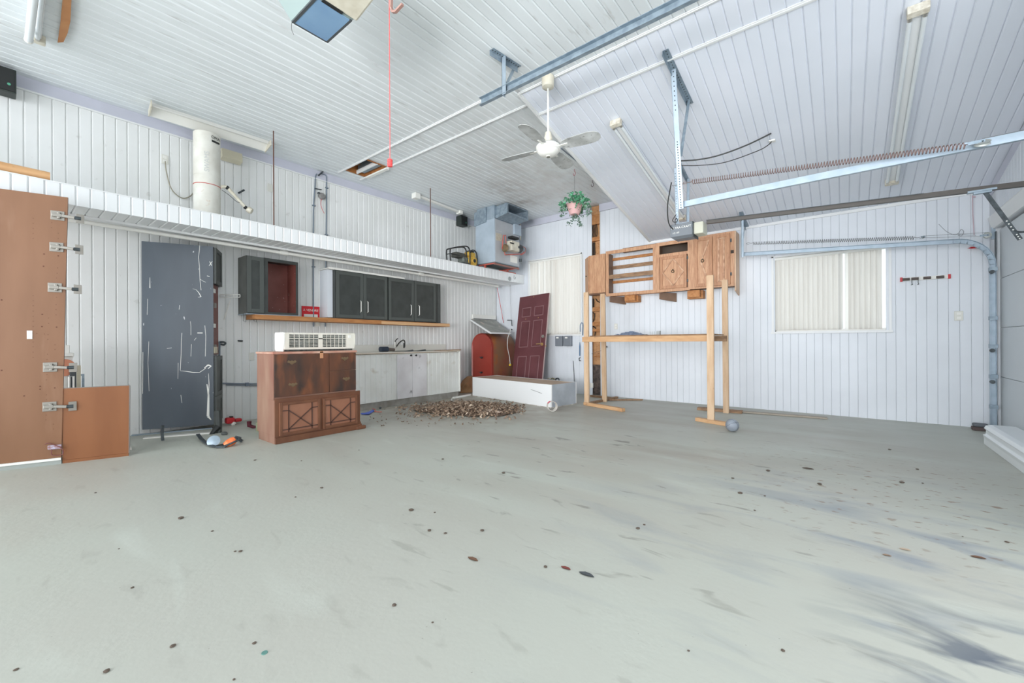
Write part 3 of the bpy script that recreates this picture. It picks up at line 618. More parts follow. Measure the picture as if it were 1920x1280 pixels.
cord('wire_loop', BLACK, .005, [at(x, y, Y=yv) for x, y in ((1268, 402), (1263, 409), (1261, 413), (1263, 416), (1268, 416), (1270, 412), (1268, 409), (1266, 413), (1266, 421))], 'small black loop of wire with a plug just above the door opener', 'wire')
cord('tie_wire', CAB, .004, [at(x, y, Y=TY - .04) for x, y in ((1260, 348), (1275, 346), (1296, 341))], 'short steel link between the tall hanger and the brown spring', 'wire')
# ---- opener over the near door
LZ = 3.40
lens = [at(611, 74, Z=LZ), at(556, 38, Z=LZ), at(590, -2, Z=LZ), at(656, 36, Z=LZ)]
ox0, ox1 = -3.07, -2.745; oy0, oy1 = 1.355, 1.588
t = thing('garage_door_opener', (-2.8, 1.47, LZ), 'large grey and white door opener with a blue lens at the top edge', 'door opener')
GRN = mat('grey_green_housing', (136, 152, 150), .45)
G().add([(ox0 - .012, oy0 - .02, LZ), (ox1 + .012, oy0 - .02, LZ), (ox1 + .012, oy1 + .02, LZ), (ox0 - .012, oy1 + .02, LZ), (ox0 - .02, oy0 - .10, LZ + .10), (ox1 + .012, oy0 - .10, LZ + .10), (ox1 + .012, oy1 + .09, LZ + .10), (ox0 - .02, oy1 + .09, LZ + .10),
         (ox0 + .04, oy0 - .08, LZ + .22), (ox1 + .012, oy0 - .08, LZ + .22), (ox1 + .012, oy1 + .06, LZ + .22), (ox0 + .04, oy1 + .06, LZ + .22)],
        [(0, 3, 2, 1)] + [(i, (i + 1) % 4, 4 + (i + 1) % 4, 4 + i) for i in range(4)] + [(4 + i, 4 + (i + 1) % 4, 8 + (i + 1) % 4, 8 + i) for i in range(4)] + [(8, 9, 10, 11)]).ob('lamp_housing', GRN, t)
G().box(ox0, ox1, oy0, oy1, LZ - .008, LZ + .002).ob('lens', mat('blue_lens', (118, 152, 186), .3, c2=(130, 164, 194), sc=3), t)
g = G().box(ox0 - .01, ox1 + .01, oy0 - .018, oy0, LZ - .01, LZ + .01).box(ox0 - .01, ox1 + .01, oy1, oy1 + .016, LZ - .01, LZ + .01).box(ox0 - .012, ox0, oy0, oy1, LZ - .01, LZ + .01); g.ob('lens_rim', DKGR, t)
G().box(ox1 + .002, ox1 + .028, oy0 + .03, oy1 - .06, LZ - .005, LZ + .02).ob('dark_slot', BLACK, t)
G().add([(ox1 + .014, oy0 - .06, LZ + .0), (-2.38, oy0 - .04, LZ + .02), (-2.38, oy1 + .02, LZ + .02), (ox1 + .014, oy1 + .05, LZ + .0), (ox1 + .014, oy0 - .10, LZ + .22), (-2.42, oy0 - .08, LZ + .22), (-2.42, oy1 + .06, LZ + .22), (ox1 + .014, oy1 + .09, LZ + .22)],
        [(0, 3, 2, 1), (4, 5, 6, 7), (0, 1, 5, 4), (1, 2, 6, 5), (2, 3, 7, 6), (3, 0, 4, 7)]).ob('motor_cover', PVC, t, bev=.015)
for x in (-2.95, -2.6): G().box(x - .012, x + .012, 1.46, 1.48, LZ + .21, ZC).ob('strap', GALV, t)
cord('thin_wire', BLACK, .0016, [at(x, y, Z=LZ + .02) for x, y in ((552, 36), (547, 44), (547, 56), (551, 65))], 'thin black wire dangling left of the blue lensed opener', 'wire')
t = thing('opener_rail', (-2.3, 1.47, 3.5), 'rail of the upper door opener, running out past the top edge', 'rail')
G().box(-2.38, 1.3, 1.45, 1.49, LZ + .10, LZ + .13).ob('bar', GALV, t)
# release cord
ry = 1.50; pt = [at(730, y, Y=ry) for y in (-60, 25, 130, 300)]; pt = [Vector((pt[1].x, ry, p.z)) for p in pt]
t = thing('pull_cord', pt[-1], 'thin red cord hanging from the upper opener, ending in a ribbed red handle', 'cord')
pt[0].z = LZ + .08
G().tube(pt, .0026, 6).ob('cord', REDC, t)
hz = at(728, 300, Y=ry).z; hx = pt[1].x
prof = [(0, 0), (.013, 0)]
for k in range(5): prof += [(.0155, -.004 - k * .0088), (.0155, -.008 - k * .0088), (.012, -.0095 - k * .0088)]
prof += [(.012, -.045), (0, -.045)]
G().lathe(prof, (hx, ry, hz), n=16).ob('handle', mat('coral_red_rubber', (226, 84, 84), .5), t, smooth=True)
z_ = lambda px, py: at(px, py, Y=ry - .02)
t = thing('steel_hook', z_(735, 20), 'brown steel hook at the top edge beside the red cord', 'hook')
P = [z_(x, y) for x, y in ((734, -30), (733.5, 14), (736, 22), (742, 22), (755, 8))]
g = G()
for a, b in zip(P, P[1:]): g.beam(a, b, .012, .016, (0, 1, 0))
g.ob('bar', mat('brown_painted_steel', (152, 118, 108), .5), t)
# ceiling hooks
def hook(label, px, py, m, s=1):
    c = at(px, py, Z=ZC); t = thing('ceiling_hook', c, label, 'hook', 'ceiling hooks')
    P = [c, c - Vector((0, 0, .03)), c + Vector((.012, 0, -.05)), c + Vector((.018, 0, -.075)), c + Vector((0, 0, -.10)), c + Vector((-.02, 0, -.085)), c + Vector((-.022, 0, -.06))]
    G().tube(bez([c + (p - c) * s for p in P], 4), .005, 6).ob('wire', m, t, smooth=True); return c, t
hc, _ = hook('pinkish ceiling hook holding the hanging plant', 1077, 317, mat('pink_hook', (170, 108, 112), .5))
hook('dark bare ceiling hook right of the hanging plant', 1111, 338, mat('dark_hook', (100, 84, 88), .5, .4), 1.1)
# hanging plant
pz = hc - Vector((0, 0, .10)); pcn = Vector((hc.x, hc.y, 0)); pcn.z = at(1077, 385, Y=hc.y).z
t = thing('hanging_plant', pcn, 'trailing green ivy in a pink pot hanging from the ceiling', 'plant')
G().lathe([(0, -.12), (.07, -.12), (.085, -.10), (.125, .03), (.135, .05), (.12, .05), (.11, .02), (0, 0)], pcn + Vector((.0, -.0, -.03)), n=20).ob('pot', mat('pink_pot', (222, 178, 176), .5), t, smooth=True)
G().tube([pz, pcn + Vector((0, 0, .22))], .003, 5).tube([pcn + Vector((0, 0, .22)), pcn + Vector((.12, 0, .02))], .002, 5).tube([pcn + Vector((0, 0, .22)), pcn + Vector((-.12, 0, .02))], .002, 5).ob('hanger_wire', CAB, t)
def leaves(n_, cfun, m, nm, size=(.03, .055)):
    g = G()
    for i in range(n_):
        c = cfun(i); d = Vector((random.uniform(-1, 1), random.uniform(-1, 1), random.uniform(-.9, .3))).normalized(); u = d.orthogonal().normalized()
        u = (Matrix.Rotation(random.uniform(0, 6.28), 3, d) @ u); s = random.uniform(*size)
        g.add([c, c + d * s * .5 + u * s * .42, c + d * s * 1.25, c + d * s * .5 - u * s * .42, c + d * s * .55 + d.cross(u) * s * .12], [(0, 1, 4), (1, 2, 4), (2, 3, 4), (3, 0, 4)])
    o = g.ob(nm, m, t); o['kind'] = 'stuff'; return o
def dome(i):
    a = random.uniform(0, 6.28); r = .24 * math.sqrt(random.random()); h = .17 - .17 * (r / .24) ** 2 + random.uniform(-.05, .05)
    return pcn + Vector((r * math.cos(a), r * math.sin(a), h + .0))
leaves(230, dome, mat('ivy_green', (104, 178, 138), .45, c2=(64, 128, 92), sc=22), 'foliage')
def rim(i):
    a = random.uniform(0, 6.28); r = random.uniform(.16, .27); return pcn + Vector((r * math.cos(a), r * math.sin(a), random.uniform(-.13, .06)))
leaves(110, lambda i: (rim(i) if (pcn - rim(i)).length > 0 else 0), mat('ivy_dark', (72, 122, 92), .45, c2=(120, 160, 130), sc=22), 'foliage')
vines = [[(0, 0, -.1), (-.03, 0, -.2), (-.08, .0, -.26), (-.12, 0, -.3)], [(.03, 0, -.08), (.05, 0, -.22), (.09, 0, -.3), (.13, 0, -.36)], [(.2, 0, 0), (.25, 0, -.12), (.24, 0, -.2)], [(-.2, 0, 0), (-.26, 0, -.12)]]
g = G(); vp = []
for v in vines: q = bez([pcn + Vector(p) for p in v], 6); g.tube(q, .003, 4); vp += q
g.ob('stem', mat('ivy_stem', (96, 108, 88), .6), t)
leaves(80, lambda i: random.choice(vp) + Vector((random.uniform(-.02, .02), random.uniform(-.03, .03), random.uniform(-.02, .02))), mat('ivy_grey', (128, 152, 140), .5, c2=(86, 112, 98), sc=20), 'trailing_leaves')
# conduit tubes behind the fan, to the slope edge
cord('conduit', COND, .009, [at(x, y, Z=ZC - .02) for x, y in ((1052, 278), (1068, 291), (1096, 313))], 'short grey conduit on the ceiling behind the fan', 'conduit')
# ================================================================ furnace, pump and pipes on the ledge
FBL = mat('furnace_grey_blue', (176, 190, 202), .5, .15, c2=(164, 178, 190), sc=4); FFR = mat('furnace_front', (188, 192, 196), .5, .1, c2=(178, 182, 186), sc=3)
RORG = mat('red_orange_paint', (206, 104, 92), .5, c2=(176, 82, 70), sc=10)
fx1 = -5.52; fy0 = at(927.5, 493, X=fx1).y; fy1 = fy0 + .82; fx0 = -6.05; fz0 = 2.72; fz1 = 3.60
t = thing('furnace', ((fx0 + fx1) / 2, (fy0 + fy1) / 2, LZ1), 'tall blue grey oil furnace with a duct mouth, standing on the ledge in the corner', 'furnace')
G().box(fx0, fx1, fy0, fy1, fz0, fz1).ob('cabinet', FBL, t, bev=.006)
G().box(fx1 + .0005, fx1 + .006, fy0 + .02, fy1 - .02, fz0 + .01, fz1 - .01).ob('front_panel', FFR, t)
G().box(fx0 + .02, fx1 - .01, fy0 + .02, fy1 - .02, fz0 - .01, fz0 - .001).ob('underside', mat('furnace_base', (120, 130, 132), .6, .3), t)
g = G()
g.hexa([(fx0, fy0, fz1), (fx1, fy0, fz1), (fx1, fy1 - .05, fz1), (fx0, fy1 - .05, fz1)], [(fx0 + .03, fy0 + .02, ZC - .004), (fx1 - .02, fy0 + .02, ZC - .004), (fx1 - .02, fy1 - .1, ZC - .004), (fx0 + .03, fy1 - .1, ZC - .004)]); g.ob('plenum', GALVL, t)
# duct mouth
my0, my1 = fy0 + .06, fy1 - .12; a0, a1 = fx1 - .03, -5.22
def ring4(x, y0, y1, z0, z1): return [Vector((x, y0, z0)), Vector((x, y1, z0)), Vector((x, y1, z1)), Vector((x, y0, z1))]
o_, i_ = ring4(a1, my0 - .02, my1 + .04, 3.655, 3.865), ring4(a1, my0 + .02, my1, 3.69, 3.845)
b_, c_ = ring4(a0, my0, my1, 3.625, 3.85), ring4(a0, my0 + .03, my1 - .03, 3.65, 3.84)
v = o_ + i_ + b_ + c_; f_ = []
for k in range(4): j = (k + 1) % 4; f_ += [(k, j, 4 + j, 4 + k), (8 + k, 8 + j, j, k), (4 + k, 4 + j, 12 + j, 12 + k)]
G().add(v, f_ + [(12, 13, 14, 15)]).ob('duct_mouth', GALV, t)
G().add(c_ + [p + Vector((-.01, 0, 0)) for p in c_], [(0, 1, 2, 3), (4, 5, 6, 7)]).ob('duct_dark', mat('duct_inside', (70, 74, 74), .8), t)
G().hexa([(fx1, my0 - .03, fz1 + .03), (fx1 + .02, my0 - .03, fz1), (fx1 + .02, my1, fz1), (fx1, my1, fz1 + .03)], [(fx1, my0 - .03, 3.66), (a1 - .02, my0 - .02, 3.65), (a1 - .02, my1, 3.65), (fx1, my1, 3.66)]).ob('duct_collar', GALV, t)
G().hexa([(fx0 - .02, fy0 - .02, 3.52), (fx1 - .22, fy0 - .02, 3.56), (fx1 - .22, fy0, 3.56), (fx0 - .02, fy0, 3.52)], [(fx0 - .02, fy0 - .02, 3.80), (fx1 - .22, fy0 - .02, ZC - .01), (fx1 - .22, fy0, ZC - .01), (fx0 - .02, fy0, 3.80)]).ob('duct_flange', GALV, t)
fy = lambda px, py: at(px, py, X=fx1 + .008)
def fplate(name, m, a, b, th=.004):
    p, q = fy(*a), fy(*b); return G().box(fx1 + .006, fx1 + .006 + th, min(p.y, q.y), max(p.y, q.y), min(p.z, q.z), max(p.z, q.z)).ob(name, m, t)
fplate('badge', mat('blue_badge', (70, 82, 170), .4), (929.5, 405.5), (934.5, 410))
fplate('instruction_plate', mat('yellowed_plate', (206, 202, 188), .5, c2=(186, 176, 156), sc=40), (930, 436), (941, 453)); fplate('warning_label', PLW, (930.5, 431.5), (941, 435))
fplate('manual_sheet', PLW, (957, 478), (970, 494)); fplate('control_box', FBL, (962, 420), (974, 443), .05); fplate('side_plate', GALVL, (966, 408), (973, 419), .02)
bx = fx1 + .05
def bb(a, b, x0, x1): p, q = at(*a, X=x0), at(*b, X=x0); return (x0, x1, min(p.y, q.y), max(p.y, q.y), min(p.z, q.z), max(p.z, q.z))
G().box(*bb((952, 443), (965, 451), bx, bx + .12)).ob('transformer', BLACK, t, bev=.006)
G().box(*bb((950, 452), (964.5, 474), bx, bx + .14)).ob('burner_housing', PVC, t, bev=.01)
G().box(*bb((956, 453.5), (963.5, 458), bx + .14, bx + .145)).ob('burner_window', BLACK, t)
p = at(970, 465, X=bx + .06); G().cyl(p - Vector((0, .07, 0)), p + Vector((0, .10, 0)), .085, n=18).ob('motor', mat('motor_black', (58, 60, 62), .45, .3), t, smooth=True)
p = at(947, 465, X=bx + .06); G().lathe([(0, -.03), (.06, -.03), (.085, 0), (.06, .03), (0, .03)], p, (0, 1, 0), 14).ob('pump_body', mat('grimy_brass', (126, 108, 82), .6, .4), t, smooth=True)
G().tube([at(x, y, X=bx + .02) for x, y in ((948, 441), (944, 441), (941.5, 466), (945, 468), (947, 477.5), (979, 476), (983, 472))], .011, 6).ob('red_pipe', RORG, t)
G().tube([at(x, y, X=bx + .03) for x, y in ((948, 442), (949, 456))], .008, 6).ob('red_pipe', RORG, t)
G().tube(bez([at(x, y, X=bx + .02) for x, y in ((974, 460), (985, 465), (984, 474), (976, 478))]), .006, 6).ob('copper_loop', RORG, t, smooth=True)
G().tube([at(x, y, X=fx1 + .02) for x, y in ((976, 418), (976, 450))], .008, 6).ob('cream_conduit', CREAM, t)
G().cyl(at(976, 485, X=fx1 + .02), at(976, 491, X=fx1 + .02), .03).ob('valve', DKST, t)
G().tube([at(x, y, X=fx1 + .02) for x, y in ((977, 470), (977, 495))], .006, 6).ob('fuel_line', CAB, t)
t = thing('furnace_stand', (fx1 - .2, fy0 + .4, LZ1), 'red angle iron stand under the furnace, poking past the ledge end', 'stand')
zt = fz0 - .013
for y in (fy0 + .03, fy1 - .03): G().beam((fx0, y, zt - .012), (fx1 - .01, y, zt - .012), .03, .02).ob('cross_bar', RORG, t)
G().beam((fx1 - .015, fy0, zt - .025), (fx1 - .015, fy1, zt - .025), .02, .03).ob('front_bar', mat('rusty_red_bar', (150, 104, 94), .6), t)
for x, y in ((-5.83, fy0 + .05), (-5.83, fy1 - .03), (fx0 + .02, fy0 + .05), (fx0 + .02, fy1 - .03)): G().box(x - .015, x + .015, y - .015, y + .015, LZ1 + .008, zt - .02).ob('leg', RORG, t)
G().beam((-5.83, fy1 - .30, LZ1 + .02), (-5.83, fy1 + .25, LZ1 + .02), .03, .022).ob('base_bar', RORG, t)
# pump
t = thing('generator', (-5.98, 5.9, LZ1), 'small yellow engine in a black tube frame on the ledge beside the furnace', 'generator')
gx = -5.85; gp = lambda x, y: at(x, y, X=gx)
for dx in (0, -.10):
    off = Vector((dx, 0, 0)); q = [gp(845, 492), gp(844, 470), gp(848, 465), gp(872, 461.5), gp(879, 465), gp(881, 474), gp(881, 498)]
    q = [p + off for p in q]; q[0].z = q[-1].z = LZ1 + .012
    G().tube(bez(q, 5), .013, 8).ob('frame_tube', BLACK, t, smooth=True)
G().tube(bez([gp(882, 473), gp(889, 468) + Vector((-.05, 0, 0)), gp(898, 470) + Vector((-.1, 0, 0)), gp(901, 480) + Vector((-.1, 0, 0)), gp(901, 497) + Vector((-.1, 0, 0))], 5), .012, 8).ob('rear_loop', BLACK, t, smooth=True)
G().tube([gp(845, 475), gp(862, 479)], .009, 6).ob('cross_tube', BLACK, t)
G().tube([gp(845, 475) + Vector((0, 0, -.0)), gp(845, 475) + Vector((-.10, 0, 0))], .009, 6).ob('cross_tube', BLACK, t)
p = gp(889, 489) + Vector((-.08, 0, 0)); G().lathe([(0, .09), (.04, .09), (.05, .075), (.11, .06), (.12, .02), (.12, -.06), (0, -.06)], p, (1, 0, 0), 20).ob('recoil_cover', mat('engine_yellow', (218, 182, 78), .5, c2=(190, 150, 60), sc=14), t, smooth=True)
G().cyl(p + Vector((.085, 0, 0)), p + Vector((.10, 0, 0)), .035).ob('recoil_hub', BLACK, t)
G().box(p.x - .12, p.x + .02, p.y - .10, p.y + .12, p.z + .09, p.z + .19).ob('fuel_tank', MC['engine_yellow'], t, bev=.03)
p2 = gp(868, 477) + Vector((-.12, 0, 0)); G().box(p2.x - .1, p2.x + .06, p2.y - .12, p2.y + .14, p2.z - .05, p2.z + .05).ob('muffler', mat('muffler_grey', (84, 84, 78), .7, .3), t, bev=.02)
G().box(p2.x - .1, p2.x + .07, p2.y + .06, p2.y + .26, p2.z - .17, p2.z - .02).ob('carburettor', mat('carb_grey', (130, 138, 132), .6, .3, c2=(90, 92, 86), sc=20), t, bev=.02)
G().box(p2.x - .12, p2.x + .08, p2.y + .04, p2.y + .5, LZ1 + .008, LZ1 + .06).ob('engine_base', DKST, t, bev=.01)
G().box(p.x - .1, p.x + .02, p.y - .05, p.y + .08, p.z + .192, p.z + .22).ob('fuel_cap', BLACK, t, bev=.01)
# speakers
def speaker(label, px, py, w, h, d):
    c = at(px, py, X=XL + d / 2 + .02); t = thing('loudspeaker', c - Vector((0, 0, h / 2)), label, 'speaker', 'wall loudspeakers')
    G().box(c.x - d / 2, c.x + d / 2, c.y - w / 2, c.y + w / 2, c.z - h / 2, c.z + h / 2).ob('cabinet', mat('speaker_black', (44, 52, 48), .5), t, bev=.008)
    G().box(c.x + d / 2, c.x + d / 2 + .008, c.y - w * .42, c.y + w * .42, c.z - h * .44, c.z + h * .44).ob('grille', BLACK, t)
    G().cyl((c.x + d / 2 + .008, c.y + w * .2, c.z - h * .18), (c.x + d / 2 + .011, c.y + w * .2, c.z - h * .18), .012).ob('badge', mat('speaker_badge', (90, 170, 140), .4), t)
speaker('black loudspeaker at the top left corner of the left wall', 7, 153, .16, .24, .16); speaker('black loudspeaker between the strip lamp and the furnace', 866, 415, .20, .21, .16)
# fat white pipe
cx, cy = -6.32, 1.70
t = thing('stove_pipe', (cx, cy, LZ1), 'fat white wrapped pipe rising from the ledge to the reflector lamp', 'pipe')
PW_ = mat('white_wrap', (228, 228, 220), .6, c2=(214, 212, 202), sc=6, c3=(200, 176, 150), sc3=9, lo3=.68, hi3=.78)
G().cyl((cx, cy, LZ1 + .006), (cx, cy, 3.742), .142, n=32).ob('barrel', PW_, t, smooth=True)
for z, mm in ((3.57, PW_), (3.21, PW_), (2.96, PW_)): G().cyl((cx, cy, z - .006), (cx, cy, z + .006), .1445, n=32).ob('seam_band', mm, t)
G().cyl((cx, cy, 3.085), (cx, cy, 3.093), .1455, n=32).ob('red_wire_band', mat('red_wire', (190, 84, 76), .5), t)
ca = Vector((cx, cy, 0)); va = Vector((-cx, -cy, 0)).normalized(); ra_ = Vector((-va.y, va.x, 0))
text('SWAMS', .075, mat('faint_grey_print', (200, 203, 200), .6), t, ca + va * .1435 + Vector((0, 0, 3.36)), (0, 0, 1), -ra_ if ra_.dot(Vector((1, 1, 0))) > 0 else ra_)
va2 = (Matrix.Rotation(math.radians(38), 3, 'Z') @ va); text('OMA', .05, BLACK, t, ca + va2 * .1445 + Vector((0, 0, 3.68)), (-va2.y, va2.x, 0), (0, 0, 1), ext=.001); 
G().add([ca + va2 * .1445 + Vector((-va2.y, va2.x, 0)) * k + Vector((0, 0, z)) + va2 * e for e in (0, .001) for k, z in ((-.05, 3.62), (.05, 3.62), (.05, 3.645), (-.05, 3.645))], [(0, 1, 2, 3), (4, 5, 6, 7)]).ob('black_bar', BLACK, t)
G().box(-6.655, -6.46, cy - .01, cy + .03, 3.12, 3.16).ob('wall_strap', CREAM, t)
# cream elbow arm and wire
a = Vector((cx + .08, cy + .12, 3.055)); P = [at(x, y, X=-6.2) for x, y in ((415, 350), (426, 351), (434, 360), (460, 388), (468, 394))]
t = thing('drain_arm', P[0], 'cream plastic elbow pipe reaching right from the fat white pipe', 'pipe')
G().tube(bez(P, 5), .021, 10).ob('pipe', PVC, t, smooth=True)
for k in (1, 3): G().cyl(P[k] - Vector((0, .012, -.003)), P[k] + Vector((0, .012, -.012)), .024).ob('clamp', BLACK, t)
G().lathe([(0, -.04), (.035, -.03), (.042, 0), (.035, .03), (0, .035)], P[-1], (.7, 1, -.6), 14).ob('elbow_end', PVC, t, smooth=True)
G().tube(bez([at(x, y, X=-6.19) for x, y in ((416, 356), (430, 366), (444, 378), (452, 380))]), .003, 5).ob('wire', BLACK, t)
G().tube([at(447, 362, X=-6.62), at(458, 356, X=-6.62)], .012, 8).ob('spring_peg', DKST, label='short dark peg sticking out of the left wall beside the elbow pipe', cat='peg')
# outlet, its cable, flashing
def outlet(label, px, py, w=.07, h=.115, X=None, Y=None, cat='outlet', slots=True, name='wall_outlet', m=None):
    m = m or mat('outlet_plate', (222, 222, 214), .4)
    if X is not None:
        c = at(px, py, X=X); t = thing(name, c - Vector((0, 0, h / 2)), label, cat); G().box(X, X + .008, c.y - w / 2, c.y + w / 2, c.z - h / 2, c.z + h / 2).ob('plate', m, t, bev=.003)
        if slots: [G().box(X + .008, X + .012, c.y - w * .25, c.y + w * .25, c.z + k - h * .13, c.z + k + h * .13).ob('socket', PLW, t) for k in (-h * .22, h * .22)]
    else:
        c = at(px, py, Y=Y); t = thing(name, c - Vector((0, 0, h / 2)), label, cat); G().box(c.x - w / 2, c.x + w / 2, Y - .008, Y, c.z - h / 2, c.z + h / 2).ob('plate', m, t, bev=.003)
        if slots: [G().box(c.x - w * .25, c.x + w * .25, Y - .012, Y - .008, c.z + k - h * .13, c.z + k + h * .13).ob('socket', PLW, t) for k in (-h * .22, h * .22)]
    return t
WX = XL + .001
outlet('white outlet with a grey cable, left of the fat white pipe', 309, 299, X=WX); outlet('white switch plate beside the left rusty rod', 506, 352, X=WX, slots=False)
cord('cable', mat('grey_cable', (150, 146, 130), .5), .007, [at(x, y, X=WX + .03) for x, y in ((310, 302), (312, 322), (322, 355), (341, 371), (356, 368), (364, 358), (366, 345))], 'grey cable looping from the outlet to the fat white pipe', 'cable')
outlet('blank white plate on the left wall beside the brown hutch', 471.5, 668, w=.07, h=.11, X=WX, slots=False); outlet('white outlet just under the orange beam, behind the air conditioner', 596, 607, X=WX, h=.08)
outlet('white outlet under the orange beam over the sink', 765, 613, X=WX, h=.09)
p = at(435, 280, X=-6.58); t = thing('metal_flashing', p - Vector((0, 0, .06)), 'cream sheet metal box on the frieze right of the fat white pipe', 'box')
q0, q1 = at(416, 270, X=-6.56), at(454, 284, X=-6.56)
G().hexa([(-6.64, q0.y, 3.60), (-6.54, q0.y, 3.62), (-6.54, q1.y, 3.62), (-6.64, q1.y, 3.60)], [(-6.64, q0.y, 3.74), (-6.56, q0.y, 3.74), (-6.56, q1.y, 3.74), (-6.64, q1.y, 3.74)]).ob('shell', mat('cream_sheet', (222, 216, 192), .5), t)
# rusty rods
for (x, y0, y1), lb in zip(((513.5, 253, 422), (807.5, 358, 482), (912.5, 388, 500)), ('thin rusty rod from ceiling to ledge, left one, beside the reflector lamp', 'thin rusty rod from ceiling to ledge, right of the hatch', 'thin rusty rod from ceiling to ledge, in front of the furnace')):
    c = at(x, y1, X=-5.84); G().cyl((c.x, c.y, LZ1 + .006), (c.x, c.y, ZC), .0075, n=8).ob('threaded_rod', RUST, label=lb, cat='rod', group='rods holding the ledge')
# orange beam on the ledge
e = at(94, 330, X=-5.86); t = thing('log', (-5.9, e.y - .6, LZ1), 'orange peeled log lying on the ledge at the left edge', 'log')
G().tube([(-5.9, e.y - 1.6, LZ1 + .062), (-5.9, e.y - .8, LZ1 + .062), (-5.885, e.y, LZ1 + .056)], [.056, .056, .046], 14).ob('trunk', mat('peeled_log', (222, 176, 128), .6, c2=(206, 156, 106), sc=3, st=(8, 1, 8), c3=(130, 84, 56), sc3=10, lo3=.7, hi3=.74), t, smooth=True)
# conduits on the left wall
cX = WX + .012
for lb, q in (('left one of two grey conduits running down the left wall', [(594, 326), (591.5, 331), (590.5, 352), (588, 385), (587.5, 422), (587.2, 500), (588, 612)]), ('right one of two grey conduits running down the left wall', [(600, 325), (610, 328), (612, 334), (612, 352), (612, 400), (611.5, 440), (611, 500), (610, 612)])):
    P = [at(x, y, X=cX) for x, y in q]; P = [p + Vector((.0, 0, 0)) for p in P]
    t = thing('conduit', P[-1], lb, 'conduit', 'pair of wall conduits'); G().tube(bez(P, 3), .010, 8).ob('pipe', COND, t, smooth=True)
    for k in (3, 5): G().box(cX - .012, cX + .014, P[k].y - .02, P[k].y + .03, P[k].z - .008, P[k].z + .008).ob('clip', COND, t)
G().tube([at(597, 329, X=cX + .03), at(603, 324, X=cX + .03), at(607, 320, X=cX + .03)], .012, 8).ob('dark_pipe_stub', DKST, label='dark pipe stub under the ceiling between the two conduits', cat='pipe')
G().tube([at(590, 353, X=cX + .02), at(594, 354, X=cX + .02), at(603, 355.5, X=cX + .03)], .009, 8).ob('valve_handle', DKST, label='short dark valve handle on the left conduit', cat='valve')
c = at(604, 367.5, X=WX + .05); t = thing('small_bell', c, 'round grey bell between the two conduits, with a red wire', 'bell')
G().lathe([(0, .03), (.04, .025), (.055, 0), (.05, -.03), (0, -.045)], c, (1, 0, 0), 18).ob('gong', mat('bell_grey', (150, 148, 146), .45, .4), t, smooth=True)
G().box(c.x - .04, c.x, c.y - .06, c.y + .0, c.z + .03, c.z + .05).ob('mount', DKST, t)
G().tube(bez([c + Vector((0, -.01, -.04)), at(601.5, 382, X=c.x), at(604, 392, X=c.x), at(608, 400, X=c.x)]), .004, 5).ob('wire', RED, t)
# low horizontal conduit
P = [at(x, y, X=cX) for x, y in ((412, 640), (412, 690), (416, 715), (420, 718.5), (484, 719.5), (520, 720))]
t = thing('conduit', P[0], 'grey conduit running low on the wall from the dark cabinet to behind the hutch', 'conduit'); G().tube(bez(P, 3), .010, 8).ob('pipe', COND, t, smooth=True); G().tube([at(x, y, X=cX) for x, y in ((424, 721.5), (520, 723.5))], .008, 8).ob('pipe', COND, t, smooth=True)
G().box(cX - .01, cX + .02, at(463, 719, X=cX).y - .02, at(463, 719, X=cX).y + .02, P[4].z - .02, P[4].z + .03).ob('clip', COND, t)
# vent box over the oil tank and steep lid
p, q = at(886, 589, X=XL + .03), at(929, 600, X=XL + .03)
t = thing('wall_vent', p, 'low white wooden box on the wall above the slanted lid in the corner', 'box')
G().box(XL, XL + .05, p.y, min(q.y, YB - .02), q.z + .0, p.z).ob('shell', PLW, t, bev=.004); G().box(XL + .05, XL + .056, p.y + .01, min(q.y, YB - .03), q.z + .0, q.z + .012).ob('lower_lip', DKGR, t)
q = [at(882, 601.5, X=-6.63), at(920, 623, X=-5.88), at(958, 614, X=-5.86), at(930, 598, X=-6.63)]
q[0].z = q[3].z = (q[0].z + q[3].z) / 2; q[2].z = q[1].z
t = thing('slanted_lid', q[0], 'dusty grey slanted board over the red oil tank', 'board')
LIDM = mat('dusty_lid', (178, 180, 174), .75, c2=(150, 152, 146), sc=5, c3=(206, 194, 184), sc3=7, lo3=.6, hi3=.66)
G().sheet([q[0], q[1], q[2], q[3]] if ((q[1] - q[0]).cross(q[2] - q[0])).z > 0 else [q[3], q[2], q[1], q[0]], .018).ob('board', LIDM, t)
G().beam(q[0] + Vector((0, -.006, -.012)), q[1] + Vector((0, -.006, -.012)), .012, .035).beam(q[1] + Vector((.004, 0, -.012)), q[2] + Vector((.004, 0, -.012)), .012, .03).ob('edge_strip', TRIM, t)
# oil tank
ty0, ty1 = 6.66, 7.50; txc = -6.20; tw = .30; tz0, tz1 = .07, 1.29
t = thing('oil_tank', (txc, 7.05, 0), 'red rounded oil tank standing in the corner under the slanted lid', 'tank')
def tprof(k=1.0):
    r = tw * k; P = []
    for i in range(13): a = math.pi * i / 12; P.append((txc + r * math.cos(a), tz1 - tw + r * math.sin(a)))
    for i in range(13): a = math.pi + math.pi * i / 12; P.append((txc + r * math.cos(a), tz0 + tw + r * math.sin(a)))
    return P
g = G(); rings = [(ty0 + .05, 1), (ty1 - .05, 1), (ty1 - .01, .93), (ty1, .8)]; o = 0
v = []; f_ = []
for y, k in rings: v += [(a, y, b) for a, b in tprof(k)]
n_ = 26
for r in range(len(rings) - 1): f_ += [(r * n_ + i, r * n_ + (i + 1) % n_, (r + 1) * n_ + (i + 1) % n_, (r + 1) * n_ + i) for i in range(n_)]
f_.append(tuple(range(3 * n_, 4 * n_)))
